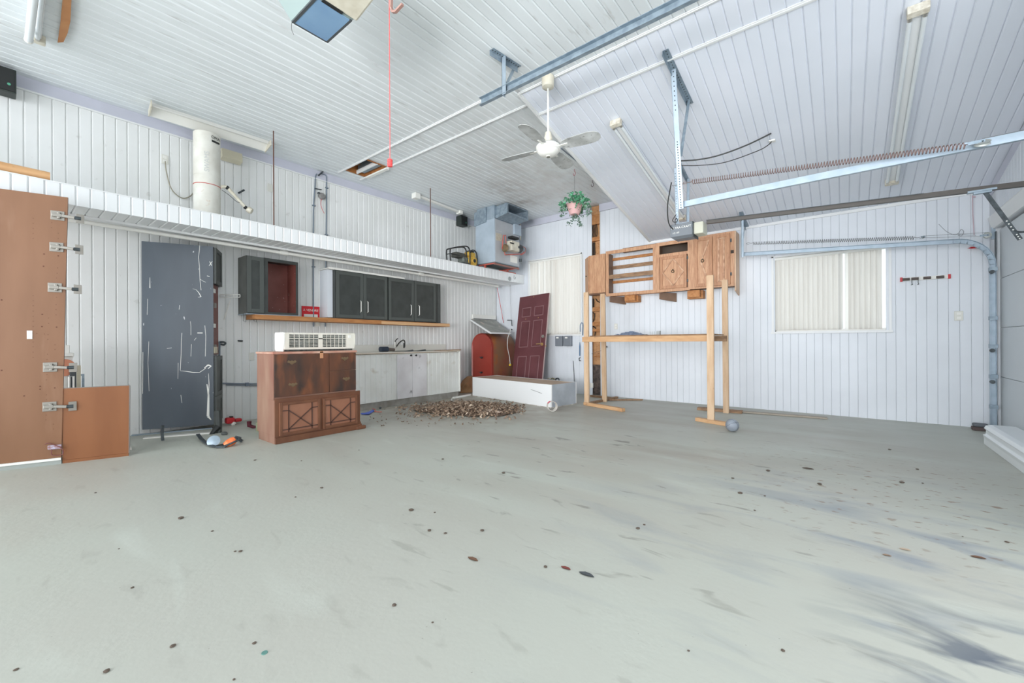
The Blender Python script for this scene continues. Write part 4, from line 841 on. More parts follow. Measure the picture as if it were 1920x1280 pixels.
G().add(v, f_).ob('shell', mat('weathered_red_tank', (148, 86, 68), .45, c2=(134, 102, 76), sc=2.4, c3=(160, 98, 54), sc3=4, lo3=.52, hi3=.66), t, smooth=True)
v = []; f_ = []
rr = [(ty0 + .055, 1.012), (ty0 + .0, 1.0), (ty0 + .008, .96), (ty0 + .02, .92)]
for y, k in rr: v += [(a, y, b) for a, b in tprof(k)]
for r in range(3): f_ += [(r * n_ + i, r * n_ + (i + 1) % n_, (r + 1) * n_ + (i + 1) % n_, (r + 1) * n_ + i) for i in range(n_)]
f_.append(tuple(range(3 * n_, 4 * n_))); G().add(v, f_).ob('end_plate', mat('tank_red_enamel', (160, 68, 56), .35, c2=(146, 56, 46), sc=2), t, smooth=True)
for px, py in ((903.5, 670), (903, 698)):
    c = at(px, py, Y=ty0 - .01); G().cyl(c + Vector((0, .01, 0)), c - Vector((0, .035, 0)), .02).tube([c + Vector((-.05, -.03, .01)), c + Vector((0, -.035, -.005)), c + Vector((.05, -.03, .01))], .006, 6).ob('valve', DKST, t)
for x in (txc - .2, txc + .2):
    for y in (ty0 + .12, ty1 - .12): G().cyl((x, y, 0), (x, y, tz0 + .14), .02).ob('leg', DKST, t)
# corner cords and pipes
cord('red_rope', RED, .006, [at(932, 539, Y=YB - .3), at(937, 565, Y=YB - .2), at(944, 605, Y=YB - .06)], 'thin red striped rope slanting down from the ledge to the slanted lid', 'rope')
P = [at(x, y, X=-5.85) for x, y in ((957, 618), (955.5, 624), (952, 634), (951.5, 650), (955, 668), (956.5, 682))]
t = thing('plug_lead', P[-1], 'white cord with yellow plug hanging in front of the oil tank', 'cord'); G().tube(bez(P), .007, 6).ob('cord', PLW, t, smooth=True)
G().box(P[-1].x - .02, P[-1].x + .02, P[-1].y - .02, P[-1].y + .02, P[-1].z - .045, P[-1].z + .0).ob('plug', mat('yellow_plug', (220, 190, 60), .5), t, bev=.006)
t = thing('vent_pipe', at(957, 600, Y=YB - .12), 'small dark angled bracket on a thin rod beside the maroon door', 'bracket')
G().tube([at(956, 527, Y=YB - .1), at(957.5, 560, Y=YB - .1), at(958.5, 600, Y=YB - .1)], .003, 5).ob('rod', CAB, t)
G().tube([at(951.5, 600, Y=YB - .1), at(959, 600, Y=YB - .1), at(960, 611, Y=YB - .1)], .011, 8).ob('elbow', DKST, t); G().ball(at(959.5, 617.5, Y=YB - .1), .016).ob('knob', BLACK, t)
c = at(955.5, 522.5, X=LX + .01); t = thing('round_plate', c, 'flat round grey plate hung on the ledge face near its end', 'plate'); G().cyl(c, c + Vector((.006, 0, 0)), .048, n=28).ob('disc', mat('grey_disc', (158, 162, 162), .5), t)
cord('hook_wire', BLACK, .003, [at(x, y, X=LX + .01) for x, y in ((964, 516), (964, 522), (966, 523), (966.5, 519))], 'small black hook on the ledge end, right of the round plate', 'hook')
# ================================================================ left side furniture
MEL = mat('brown_melamine', (138, 98, 70), .4, c2=(122, 84, 56), sc=1.2, st=(2.5, 2.5, .5), lo=.35, hi=.7, c3=(144, 106, 80), sc3=2)
MELO = mat('orange_melamine', (142, 90, 54), .4, c2=(126, 76, 42), sc=1.6, st=(3, 3, .5), lo=.35, hi=.7)
NK = mat('nickel_hinge', (150, 146, 138), .4, .6)
K = .94                                      # stands just in front of the ledge
bp0 = Vector((-6.10 * K, .03 * K, 0)); bu = Vector((.31, .951, 0)).normalized(); bn = Vector((.951, -.31, 0))
def bpt(px, py, o=0): return at(px, py, n=bn, p0=bp0 + bn * o)
def wallpanel(name, m, pxq, th, label, cat, parent=None):
    q = [bpt(*p) for p in pxq]; return q
q = [bpt(0, 868), bpt(115, 857), bpt(127, 370), bpt(0, 352)]
zb = q[1].z; b0 = Vector((q[1].x, q[1].y, 0)); L0 = b0 - bu * .62; top = q[2]; T0 = top - bu * .66; T0.z = top.z
t = thing('cabinet_side', L0 + Vector((0, 0, 0)), 'tall brown melamine cabinet side with hinges, standing at the left edge', 'cabinet side')
G().hexa([L0 + Vector((0, 0, zb)), b0 + Vector((0, 0, zb)), b0 + Vector((0, 0, zb)) - bn * .018, L0 + Vector((0, 0, zb)) - bn * .018], [T0, top, top - bn * .018, T0 - bn * .018]).ob('panel', MEL, t)
G().hexa([L0, b0, b0 - bn * .1, L0 - bn * .1], [p + Vector((0, 0, zb - .002)) for p in (L0, b0, b0 - bn * .1, L0 - bn * .1)]).ob('toe_kick', mat('grey_toe_board', (160, 166, 162), .7), t)
G().hexa([p + bn * .012 for p in (L0 + Vector((0, 0, zb - .022)), b0 + Vector((0, 0, zb - .022)), b0 + Vector((0, 0, zb - .022)) - bn * .03, L0 + Vector((0, 0, zb - .022)) - bn * .03)], [p + bn * .012 + Vector((0, 0, .021)) for p in (L0 + Vector((0, 0, zb - .022)), b0 + Vector((0, 0, zb - .022)), b0 + Vector((0, 0, zb - .022)) - bn * .03, L0 + Vector((0, 0, zb - .022)) - bn * .03)]).ob('white_edge', PLW, t)
g = G()
hl = [(62, y) for y in (409, 418.5, 428, 437.5, 447, 554, 563.5, 573, 583, 593, 602, 612, 641, 650, 660, 669.5)] + [(97, 417), (96.5, 426.5), (109, 437), (109, 447), (108, 502), (107, 512), (106, 521), (106, 557), (105, 571), (105, 580), (105, 590), (91, 596), (91, 606), (90, 627), (89.5, 636), (103, 646), (103, 655), (89, 664), (88, 674), (88, 702), (87, 712), (87, 740), (87, 749), (86.5, 778), (86, 787), (100, 795), (100, 804), (83, 626), (69, 625)]
for x, y in hl: c = bpt(x, y, .0015); g.cyl(c, c - bn * .002, .0028, n=6)
for x, y in ((82.5, 476), (109, 479.5), (81.5, 499), (79, 589), (78.5, 612), (106, 613), (75, 724), (75, 729.5), (102.5, 727), (45, 742), (3, 562), (3, 694), (81.5, 684)): c = bpt(x, y, .0015); g.cyl(c, c - bn * .002, .0055, n=8)
o = g.ob('shelf_pin_hole', mat('pin_hole', (96, 56, 40), .8), t); o['kind'] = 'stuff'
c = bpt(55.5, 627, .002); G().beam(c - Vector((0, 0, .04)), c + Vector((0, 0, .035)), .004, .033, bu).ob('white_clip', PLW, t)
def hinge(px, py, zoff=0):
    c = bpt(px, py, .004); U = Vector((0, 0, 1))
    G().beam(c - bu * .045, c + bu * .045, .004, .085, U).ob('hinge_plate', NK, t, bev=.003)
    G().beam(c - bu * .035 + bn * .012, c + bu * .03 + bn * .012, .02, .03, U).beam(c + bu * .0 + bn * .012, c + bu * .02 + bn * .012, .016, .06, U).ob('hinge_body', NK, t, bev=.004)
    G().beam(c + bu * .03 + bn * .014, c + bu * .115 + bn * .018 - Vector((0, 0, .008)), .014, .024, U).ob('hinge_arm', NK, t, bev=.003)
    d = c + bu * .125 + bn * .02 - Vector((0, 0, .008))
    G().beam(d - bu * .0, d + bu * .05 - bn * .02, .004, .085, U).ob('hinge_wing', NK, t, bev=.003)
    G().cyl(d - bu * .01, d + bu * .03 - bn * .01, .016).ob('hinge_cup', DKST, t)
for x, y in ((108, 404), (106, 463), (103, 539), (94, 688), (93, 762)): hinge(x, y)
c = bpt(101, 838, .012)
G().beam(c - bu * .04, c + bu * .05, .012, .04).ob('tape_wrapped_hinge', mat('pale_violet_tape', (190, 186, 206), .5, c2=(150, 110, 110), sc=40), t, bev=.01)
G().tube(bez([bpt(x, y, .02) for x, y in ((84, 833), (92, 831), (112, 838), (118, 845), (116, 852), (98, 853), (97, 842))]), .004, 5).ob('wire', mat('maroon_wire', (128, 76, 74), .5), t)
G().beam(bpt(124, 840, .015) - Vector((0, 0, .03)), bpt(124, 840, .015) + Vector((0, 0, .03)), .02, .02).ob('hinge_wing', DKST, t, bev=.003)
# white strips on the floor in front
def floor_strip(name, m, a, b, w, h, label, cat='strip', group=None, z0=0):
    a, b = Vector(a), Vector(b); a.z = b.z = z0 + h / 2 + .001; d = (b - a).normalized(); s = Vector((-d.y, d.x, 0)) * w / 2
    return G().hexa([a - s - Vector((0, 0, h / 2)), b - s - Vector((0, 0, h / 2)), b + s - Vector((0, 0, h / 2)), a + s - Vector((0, 0, h / 2))], [a - s + Vector((0, 0, h / 2)), b - s + Vector((0, 0, h / 2)), b + s + Vector((0, 0, h / 2)), a + s + Vector((0, 0, h / 2))]).ob(name, m, label=label, cat=cat, group=group)
e = bu; fa = b0 - bu * .55 + bn * .03; fb = at(246, 843, Z=0); floor_strip('white_strip', PLW, fa, fb, .04, .028, 'long thin white strip on the floor along the brown cabinet side')
# small orange panel
q = [bpt(117, 856, -.006), bpt(241, 841, -.006), bpt(242, 726, -.006), bpt(117, 725, -.006)]
zt_ = (q[2].z + q[3].z) / 2; q[2].z = q[3].z = zt_; z0_ = .03; q[0].z = q[1].z = z0_
t = thing('orange_panel', Vector((q[0].x, q[0].y, 0)), 'square orange brown cabinet panel standing right of the tall brown one', 'panel')
G().hexa([q[0], q[1], q[1] - bn * .018, q[0] - bn * .018], [q[3], q[2], q[2] - bn * .018, q[3] - bn * .018]).ob('board', MELO, t)
G().beam(q[1] - bn * .009 + bu * .004, q[2] - bn * .009 + bu * .004, .021, .006, bu).beam(q[3] - bn * .009 + Vector((0, 0, .003)), q[2] - bn * .009 + Vector((0, 0, .003)), .021, .005).ob('edge_band', mat('grey_edge', (134, 128, 124), .5), t)
G().hexa([Vector((p.x, p.y, 0)) - bn * k for p, k in ((q[0], 0), (q[1], 0), (q[1], .018), (q[0], .018))], [Vector((p.x, p.y, z0_ - .001)) - bn * k for p, k in ((q[0], 0), (q[1], 0), (q[1], .018), (q[0], .018))]).ob('foot_rail', MELO, t)
# things behind the panels
hx = -6.28
def hp_(px, py, x=hx): return at(px, py, X=x)
t = thing('wash_basin', Vector((hx, .62, 0)), 'white pedestal unit with copper disc behind the brown panels', 'basin')
a, b = hp_(100, 647), hp_(131, 663); G().box(hx - .2, hx, a.y, b.y, b.z, a.z).ob('upper_box', PLW, t, bev=.005)
a, b = hp_(100, 662), hp_(143, 668); G().box(hx - .3, hx + .05, a.y, b.y - .02, b.z, a.z).ob('slab', PLW, t, bev=.006)
p = [hp_(100, 669), hp_(138, 669), hp_(134, 680), hp_(129, 700), hp_(129, 760), hp_(100, 760)]; 
for k in p[-2:]: k.z = 0
G().prism(p, (-.2, 0, 0)).ob('pedestal', PLW, t)
c = hp_(120, 689, hx + .012); G().cyl(c - Vector((.008, 0, 0)), c + Vector((.004, 0, 0)), .088, n=28).ob('copper_disc', mat('copper_disc', (198, 128, 96), .4, .2), t)
a, b = hp_(131, 684, -6.22), hp_(143.5, 760, -6.22); t = thing('tool_case', Vector((-6.22, a.y, 0)), 'dark grey case with a pale handle behind the orange panel', 'case')
G().box(-6.26, -6.22, a.y, b.y, 0, a.z).ob('shell', DKGR, t, bev=.008)
G().tube([hp_(130, 765, -6.21), hp_(130, 706, -6.205), hp_(138, 705, -6.205), hp_(138.5, 765, -6.21)], .009, 6).ob('handle', PLW, t)
a, b = hp_(144, 685, -6.44), hp_(152, 760, -6.44); G().box(-6.47, -6.44, a.y, b.y, 0.0, a.z).ob('cream_board', CREAM, label='narrow cream board beside the dark case behind the orange panel', cat='board')
a = hp_(151, 701, -6.5); G().box(-6.52, -6.5, a.y + .01, a.y + .03, 0, a.z).box(-6.52, -6.5, a.y - .01, a.y + .0101, a.z - .02, a.z).ob('metal_strip', GALV, label='thin metal strip leaning behind the orange panel', cat='strip')
# ---- tall dark cabinet
pA = at(267, 640, X=-6.62); pB = Vector((-6.30, 1.755, 0)); pA = Vector((-6.62, 1.118, 0)); du = (pB - pA).normalized(); dnrm = Vector((du.y, -du.x, 0))
z0, z1 = .06, 2.335
t = thing('tall_cabinet', Vector((pA.x, pA.y, 0)), 'tall dark painted cabinet with white scratches, between the orange panel and the hutch', 'cabinet')
NAVY = mat('scratched_slate_paint', (98, 107, 116), .32, c2=(80, 87, 95), sc=1.4, c3=(222, 224, 226), sc3=42, lo3=.735, hi3=.742, st=(1, 1, .3))
G().hexa([pA + Vector((0, 0, z0)), pB + Vector((0, 0, z0)), pB - dnrm * .018 + Vector((0, 0, z0)), pA - dnrm * .018 + Vector((0, 0, z0))], [p + Vector((0, 0, z1)) for p in (pA, pB, pB - dnrm * .018, pA - dnrm * .018)]).ob('side_panel', NAVY, t)
def scr(pts, w, o=.0012):
    P = [at(x, y, n=dnrm, p0=pA + dnrm * o) for x, y in pts]; g = G()
    ws = [k * .6 for k in (w if isinstance(w, (list, tuple)) else [w] * len(P))]
    for i in range(len(P) - 1):
        d = (P[i + 1] - P[i]).normalized(); s = d.cross(dnrm)
        g.add([P[i] - s * ws[i], P[i] + s * ws[i], P[i + 1] + s * ws[i + 1], P[i + 1] - s * ws[i + 1]], [(0, 1, 2, 3)])
    g.ob('scratch', PLW, t)
for pts, w in (([(374.5, 459), (374, 468), (372, 482), (374, 500), (375, 525), (377, 544)], .004), ([(375, 523), (381, 527), (386, 529)], .003), ([(361, 541), (368, 543), (373, 549), (377, 556), (371, 557)], [.001, .003, .006, .007, .002]), ([(393, 490), (397, 498)], .006), ([(398, 490), (392, 498)], .005), ([(388, 517), (393, 518)], .006),
               ([(341, 624), (340, 640), (339.5, 665), (338, 694)], .004), ([(338, 695), (350, 696), (362, 698), (374, 698), (386, 690)], [.003, .006, .009, .005, .005]), ([(383, 690), (390, 684), (396, 686), (390, 691)], [.006, .016, .01, .006]), ([(384, 610), (386, 630), (385, 668)], .004), ([(388, 720), (391, 740), (390, 780), (396, 787)], [.008, .016, .024, .006]), ([(391, 700), (392, 720), (391, 745)], [.003, .006, .01]),
               ([(357, 602), (358, 612), (358, 628)], .003), ([(359, 645), (358, 668)], .003), ([(370, 624), (380, 624)], .010), ([(279, 640), (277.5, 680), (279.5, 733)], .003), ([(281, 520), (281, 540)], [.003, .008]), ([(277, 560), (276, 590)], .003), ([(268, 660), (267.5, 738)], .004), ([(334, 680), (333.5, 710)], .003), ([(339, 740), (341, 755)], .004), ([(313, 653), (322, 652)], .004), ([(336, 580), (337, 572)], .004), ([(364, 638), (368, 633)], .003)):
    scr(pts, w)
fn = du                                       # direction the cabinet front faces
fd = Vector((-du.y, du.x, 0))                 # along the front, towards the wall
def cf(s, z, o=0): return pB + fd * s + fn * o + Vector((0, 0, z))
def fbox(name, m, s0, s1, za, zb_, o0, o1, **k): return G().hexa([cf(s0, za, o0), cf(s1, za, o0), cf(s1, za, o1), cf(s0, za, o1)], [cf(s0, zb_, o0), cf(s1, zb_, o0), cf(s1, zb_, o1), cf(s0, zb_, o1)]).ob(name, m, t, **k)
fbox('interior', REDIN, .019, .34, .95, 1.86, -.02, -.012)
fbox('top_board', DARKC, .019, .36, 2.31, 2.334, -.2, 0); fbox('upper_box', DARKC, .019, .37, 1.86, 2.31, -.1, -.001)
def shaker(s0, s1, za, zb_, nm='door'):
    d = fbox(nm, DARKC, s0, s1, za, zb_, .002, .02); w = .05; ORG[d.name] = ORG[t.name]
    for a_, b_, c_, e_ in ((s0, s0 + w, za, zb_), (s1 - w, s1, za, zb_), (s0 + w, s1 - w, za, za + w), (s0 + w, s1 - w, zb_ - w, zb_)):
        fbox('door_rail', mat('charcoal_frame', (80, 85, 82), .45), a_, b_, c_, e_, .0205, .028)
shaker(.012, .375, 1.865, 2.325); shaker(.012, .375, .42, .93)
shaker(.012, .375, .08, .415)
for z in (1.75, 1.30): fbox('white_bracket', PLW, .02, .12, z, z + .05, -.0115, .004)
for z in (1.56, 1.02): fbox('hinge', NK, .06, .15, z, z + .06, -.0115, .006)
fbox('white_outlet_box', CREAM, .019, .18, .97, 1.05, -.0115, .01)
# debris at its foot
a, b = at(248, 812, Z=0), at(405, 799, Z=0)
for i, (p, q_, w) in enumerate((((247, 817), (398, 803), .05), ((270, 822), (395, 812), .07), ((255, 808), (330, 801), .03))):
    floor_strip('metal_strip', PLW if i == 1 else GALVL, at(*p, Z=0), at(*q_, Z=0), w, .012, ['thin pale metal strip on the floor right at the foot of the scratched cabinet', 'widest white strip on the floor before the scratched cabinet', 'short pale strip on the floor at the left foot of the scratched cabinet'][i], group='strips at the scratched cabinet')
def fpt(x, y, z=.015): return at(x, y, Z=z)
p = at(303, 826, Z=.01); t = thing('metal_bracket', p, 'dark curved metal bracket standing on the floor before the scratched cabinet', 'bracket')
P = [at(x, y, X=p.x) for x, y in ((305, 798), (304, 812), (305, 825), (310, 827.5))]; P[-1].z = P[-2].z = .012
g = G(); [g.beam(a_, b_, .04, .022, (0, 1, 0)) for a_, b_ in zip(P, P[1:])]; g.ob('blade', DKST, t)
t = thing('sickle', fpt(398, 835), 'dark curved sickle blade on the floor under the tall cabinet front', 'blade')
P = bez([fpt(371, 814, .05), fpt(378, 823, .03), fpt(388, 831, .02), fpt(402, 836.5), fpt(424, 837)], 5)
g = G(); [g.beam(a_, b_, .035, .012) for a_, b_ in zip(P, P[1:])]; g.ob('blade', DKST, t)
t = thing('broken_post', fpt(410, 832, 0), 'dark splintered post standing under the corner of the tall cabinet', 'post')
px = -6.02; G().tube([at(406, 838, X=px) + Vector((0, 0, 0)), at(411, 815, X=px), at(409, 790, X=px - .03), at(408, 770, X=px - .05)], [.035, .03, .045, .04], 8).ob('post', DARKC, t)
G().tube([at(409, 800, X=px), at(398, 812, X=px + .02), at(389, 824, X=px + .06)], [.04, .025, .014], 8).ob('splinter', BLACK, t)
c = fpt(401, 827, .05); t = thing('white_disc', fpt(401, 827, 0), 'white rounded lid propped against the dark post', 'lid'); G().lathe([(0, .0), (.05, 0), (.062, .01), (.05, .016), (0, .018)], c, (.8, -.5, .5), 20).ob('disc', GALVL, t, smooth=True)
c = fpt(431, 829, .04); t = thing('work_lamp', fpt(431, 829, 0), 'orange and black work lamp lying on the floor left of the hutch', 'lamp')
G().lathe([(0, -.06), (.025, -.055), (.04, -.02), (.042, .03), (.03, .055), (0, .06)], c, (.2, 1, .5), 16).ob('lens', mat('orange_lens', (244, 112, 54), .35, c2=(250, 150, 90), sc=25), t, smooth=True)
G().tube(bez([c + Vector((.03, -.08, -.03)), c + Vector((.055, 0, .0)), c + Vector((.03, .09, .03)), c + Vector((-.02, .06, .05))], 5), .010, 6).ob('cage', DKST, t); G().cyl(c + Vector((-.02, -.12, -.03)), c + Vector((-.01, -.05, -.02)), .018).ob('grip', BLACK, t)
t = thing('pliers', fpt(448, 824, 0), 'small dark pliers on the floor right of the orange work lamp', 'tool')
G().tube([fpt(438, 820), fpt(445, 822), fpt(453, 828)], .009, 6).tube([fpt(445, 822), fpt(455, 825)], .008, 6).ob('jaws', DKST, t)
t = thing('bolt_pile', fpt(421, 814, 0), 'small dark knob lying on the floor behind the orange work lamp', 'knob'); G().lathe([(0, 0), (.03, .002), (.035, .02), (.02, .035), (0, .04)], fpt(421, 815, .0), n=12).ob('knob', mat('grey_knob', (92, 96, 94), .5), t, smooth=True)
c = fpt(434, 789, .05); t = thing('red_tool', fpt(434, 789, 0), 'red plastic power tool lying on the floor by the left wall', 'tool')
G().box(c.x - .05, c.x + .05, c.y - .07, c.y + .03, .02, .10).box(c.x - .04, c.x + .04, c.y + .03, c.y + .12, .03, .075).ob('body', RED, t, bev=.02); G().box(c.x - .03, c.x + .03, c.y - .02, c.y + .015, .10, .115).ob('switch', BLACK, t, bev=.004); G().cyl((c.x + .04, c.y, .002), (c.x + .06, c.y + .02, .03), .022).ob('nozzle', PLW, t)
c = fpt(469, 803, .0); t = thing('rubber_boot', c, 'dark maroon boot shape standing at the left foot of the hutch', 'boot')
MAR = mat('maroon_rubber', (92, 30, 44), .5); G().tube([c + Vector((0, -.01, .095)), c + Vector((0, -.01, .04)), c + Vector((.02, .03, .018)), c + Vector((.05, .06, .014))], [.028, .026, .020, .012], 10).ob('shaft', MAR, t, smooth=True)
c = fpt(479, 806, 0); G().box(-5.75, -5.45, c.y - .02, c.y + .10, 0.001, .11).ob('green_block', mat('mossy_block', (150, 160, 130), .8, c2=(130, 140, 112), sc=14), label='pale green block on the floor behind the hutch foot', cat='block')
G().hexa([(-6.3, 2.3, .001), (-5.75, 2.12, .001), (-5.72, 2.27, .001), (-6.27, 2.5, .001)], [(-6.3, 2.3, .05), (-5.75, 2.12, .03), (-5.72, 2.27, .03), (-6.27, 2.5, .05)]).ob('plank', PINED, label='weathered plank on the floor between the left wall and the hutch', cat='plank')
# wall bits between cabinets
p = at(432, 556, X=-6.6); t = thing('shelf_bracket', p, 'white wire towel shelf with slanted brace on the wall beside the dark cabinet', 'shelf')
g = G()
for dz in (0, .035): g.tube([at(413, 557, X=-6.62) + Vector((0, 0, dz)), at(450, 557, X=-6.4) + Vector((0, 0, dz))], .005, 6)
for k in range(7): p_ = lerp(at(413, 557, X=-6.62), at(450, 557, X=-6.4), k / 6); g.tube([p_, p_ + Vector((0, 0, .035))], .004, 5)
g.ob('rack', PLW, t); G().tube([at(432, 562, X=-6.52), at(420, 599, X=-6.63)], .008, 6).ob('brace', PLW, t)
t = thing('coat_hook', at(420, 641, X=WX + .02), 'dark round hook with cable on the wall beside the tall cabinet', 'hook'); G().tube(bez([at(x, y, X=WX + .02) for x, y in ((412, 641), (419, 641), (423, 643), (420, 646), (414, 645))], 4), .012, 6).ob('ring', DKST, t)
G().tube([at(446, 638.5, X=WX + .015), at(455, 639, X=WX + .015)], .012, 6).ob('dark_latch', DKST, label='small dark latch on the left wall above the blank plate', cat='latch')
for k, (x, lb) in enumerate(((456, 'left thin wire hook below the charcoal cabinet'), (476, 'right thin wire hook below the charcoal cabinet'))):
    G().tube([at(x, y, X=-6.45) for x, y in ((x, 586), (x, 601), (x + 4.5, 604), (x + 5.5, 594))], .003, 5).ob('wire_hook', DKST, label=lb, cat='hook', group='wire hooks')
# ---- wall cabinets
cz0, cz1 = 1.505, 2.295; cX1 = -6.36
t = thing('wall_cabinet', (XL, 2.15, cz0), 'charcoal wall cabinet with one door and an open maroon compartment', 'cabinet')
ya, ym, yb = 2.15, 2.40, 2.835
G().box(XL + .002, cX1, ya, ya + .018, cz0, cz1).ob('side_panel', mat('worn_charcoal_side', (98, 100, 96), .5, c2=(84, 86, 82), sc=5), t)
G().box(XL + .002, cX1, yb - .018, yb, cz0, cz1).box(XL + .002, cX1, ya + .018, yb - .018, cz1 - .018, cz1).box(XL + .002, cX1, ya + .018, yb - .018, cz0, cz0 + .018).ob('carcass', DARKC, t)
G().box(XL + .002, XL + .01, ym, yb - .018, cz0 + .018, cz1 - .018).ob('back_panel', REDIN, t); G().box(XL + .01, cX1 - .004, yb - .024, yb - .0185, cz0 + .018, cz1 - .018).ob('lining', REDIN, t)
G().box(XL + .01, cX1, ym - .01, ym + .01, cz0 + .018, cz1 - .018).ob('divider', DARKC, t)
G().box(cX1, cX1 + .012, ym - .03, ym + .02, cz0, cz1).box(cX1, cX1 + .012, yb - .03, yb, cz0, cz1).box(cX1, cX1 + .012, ym + .02, yb - .03, cz1 - .045, cz1).box(cX1, cX1 + .012, ym + .02, yb - .03, cz0, cz0 + .03).ob('face_frame', DARKC, t)
def shk(t, y0, y1, za, zb_, x=cX1, w=.055, handle=None, m=DARKC):
    d = G().box(x + .002, x + .018, y0, y1, za, zb_).ob('door', m, t)
    ORG[d.name] = ORG[t.name]
    r = G()
    for a_, b_, c_, e_ in ((y0, y0 + w, za, zb_), (y1 - w, y1, za, zb_), (y0 + w, y1 - w, za, za + w), (y0 + w, y1 - w, zb_ - w, zb_)): r.box(x + .018, x + .026, a_, b_, c_, e_)
    r.ob('door_frame', mat('charcoal_frame', (80, 85, 82), .45), d, bev=.002)
    if handle:
        hy, ha, hb_ = handle; G().tube([(x + .026, hy, ha), (x + .052, hy, ha + .01), (x + .052, hy, hb_ - .01), (x + .026, hy, hb_)], .007, 6).ob('handle', mat('brushed_handle', (226, 224, 216), .3, .5), d)
shk(t, ya + .002, ym - .035, cz0 + .01, cz1 - .005)
G().box(XL + .0, cX1 + .02, ya - .005, yb + .03, cz0 - .012, cz0 - .001).ob('bottom_lip', GALVL, t)
cz0, cz1 = 1.487, 2.265
for lb, y0, y1, ds in (('left of two charcoal double door cabinets over the sink', 3.41, 4.385, ((3.42, 3.90, 3.84), (3.905, 4.37, 3.97))), ('right charcoal double door cabinet over the sink, with rounded end filler', 4.39, 5.63, ((4.40, 4.955, 4.87), (4.965, 5.49, 5.06)))):
    t = thing('wall_cabinet', (XL, y0, cz0), lb, 'cabinet', 'charcoal cabinets over the sink')
    G().box(XL + .002, cX1, y0, y1, cz0, cz1).ob('carcass', DARKC, t)
    for a_, b_, h_ in ds: shk(t, a_, b_, cz0 + .012, cz1 - .012, handle=(h_, cz0 + .12, cz0 + .31))
    if y1 > 5: G().tube([(cX1 - .02, 5.60, cz0 + .01), (cX1 - .02, 5.60, cz1 - .02)], .028, 12).ob('end_filler', DARKC, t)
t = thing('soffit_strip', (-6.5, 3.4, 2.27), 'loose ribbed white strip lying on top of the left charcoal double cabinet', 'strip')
pa, pb = at(617, 501, X=-6.3), at(760, 517, X=-6.3)
for k in range(14):
    y0 = pa.y + (pb.y - pa.y) * k / 14; y1 = pa.y + (pb.y - pa.y) * (k + .9) / 14; z = lerp(pa, pb, k / 14).z
    G().hexa([(-6.62, y0, 2.27), (-6.33, y0, 2.268), (-6.33, y1, 2.268), (-6.62, y1, 2.27)], [(-6.62, y0, 2.283), (-6.33, y0, 2.281), (-6.33, y1, 2.281), (-6.62, y1, 2.283)]).ob('rib', PLW, t)
G().beam((-6.325, pa.y, 2.275), (-6.325, pb.y, 2.275), .012, .03).ob('edge', PLW, t)
G().box(XL, -6.42, 3.32, 3.405, 1.505, 2.266).ob('wall_chase', WBACK, label='white boxed chase on the wall between the conduits and the charcoal cabinets', cat='box')
# orange beam shelf
pa, pb = at(478, 592, X=-6.3), at(843, 605.5, X=-6.3)
t = thing('shelf_beam', pa, 'long orange lumber beam under the charcoal wall cabinets', 'beam')
v0 = [Vector((x, pa.y, pa.z + z)) for x, z in ((-6.62, -.032), (-6.30, -.032), (-6.30, .030), (-6.62, .030))]; v1 = [Vector((x, pb.y, pb.z + z)) for x, z in ((-6.62, -.032), (-6.30, -.032), (-6.30, .030), (-6.62, .030))]
dz = 1.492 - (pa.z + .03); v0 = [v + Vector((0, 0, min(0, dz))) for v in v0]; dz = 1.474 - (pb.z + .03); v1 = [v + Vector((0, 0, min(0, dz))) for v in v1]
G().hexa(v0, v1).ob('board', PINEX, t)
G().beam(v1[1] + Vector((.004, -1.6, .03)), v1[1] + Vector((.004, 0, .03)), .004, .05).ob('face_batten', mat('pale_lumber', (214, 172, 128), .6), t)
# for sale sign
a, b = at(567, 573, X=-6.63), at(600, 600, X=-6.63)
t = thing('sale_sign', a, 'red and white A VENDRE sign on the wall behind the left conduit', 'sign')
sy0, sy1, sz1 = a.y, b.y, a.z; sz0 = sz1 - .235; xs = -6.645
G().box(XL, xs, sy0, sy1, sz0, sz1).ob('red_board', mat('sign_red', (214, 28, 42), .4), t)
G().box(xs, xs + .001, sy0 + .03, sy1 - .03, sz0 + .012, sz1 - .125).ob('white_field', PLW, t)
text('À VENDRE', .052, PLW, t, (xs + .001, (sy0 + sy1) / 2, sz1 - .065), (0, 1, 0), (0, 0, 1), ext=.0006)
# ---- brown hutch
HM = mat('mahogany_flame', (98, 62, 44), .38, c2=(60, 46, 40), sc=1.7, st=(1, 2.4, .8), lo=.42, hi=.6, c3=(122, 74, 48), sc3=3.5, lo3=.5, hi3=.7)
HS = mat('faded_mahogany', (164, 132, 112), .45, c2=(140, 96, 82), sc=1.6, st=(3, 1, .7)); HL = mat('mahogany_frame', (120, 78, 54), .4, c2=(106, 66, 46), sc=5, st=(1, 1, 1)); HP = mat('pale_mahogany_panel', (160, 110, 86), .5, c2=(146, 98, 74), sc=3); HD = mat('dark_lattice', (84, 56, 46), .5); HB = mat('aged_brass_pull', (124, 104, 78), .5, .4)
hx0, hx1 = -5.30, -4.85; hy0, hy1 = 1.90, 2.87; zt = 1.0; zs = .475
t = thing('hutch', ((hx0 + hx1) / 2, 2.4, 0), 'worn mahogany hutch with brass pulls above and latticed doors below', 'cabinet')
G().box(hx0, hx1, hy0, hy1, zs + .001, zt - .025).ob('carcass', HS, t)
G().box(hx0 - .01, hx1 + .018, hy0 - .012, hy1 + .012, zt - .025, zt).ob('top', mat('worn_red_top', (170, 98, 80), .5, c2=(206, 170, 150), sc=4), t, bev=.006)
G().box(hx1 + .001, hx1 + .016, hy0 + .004, 2.515, zs + .03, zt - .03).ob('drop_front', HM, t, bev=.002)
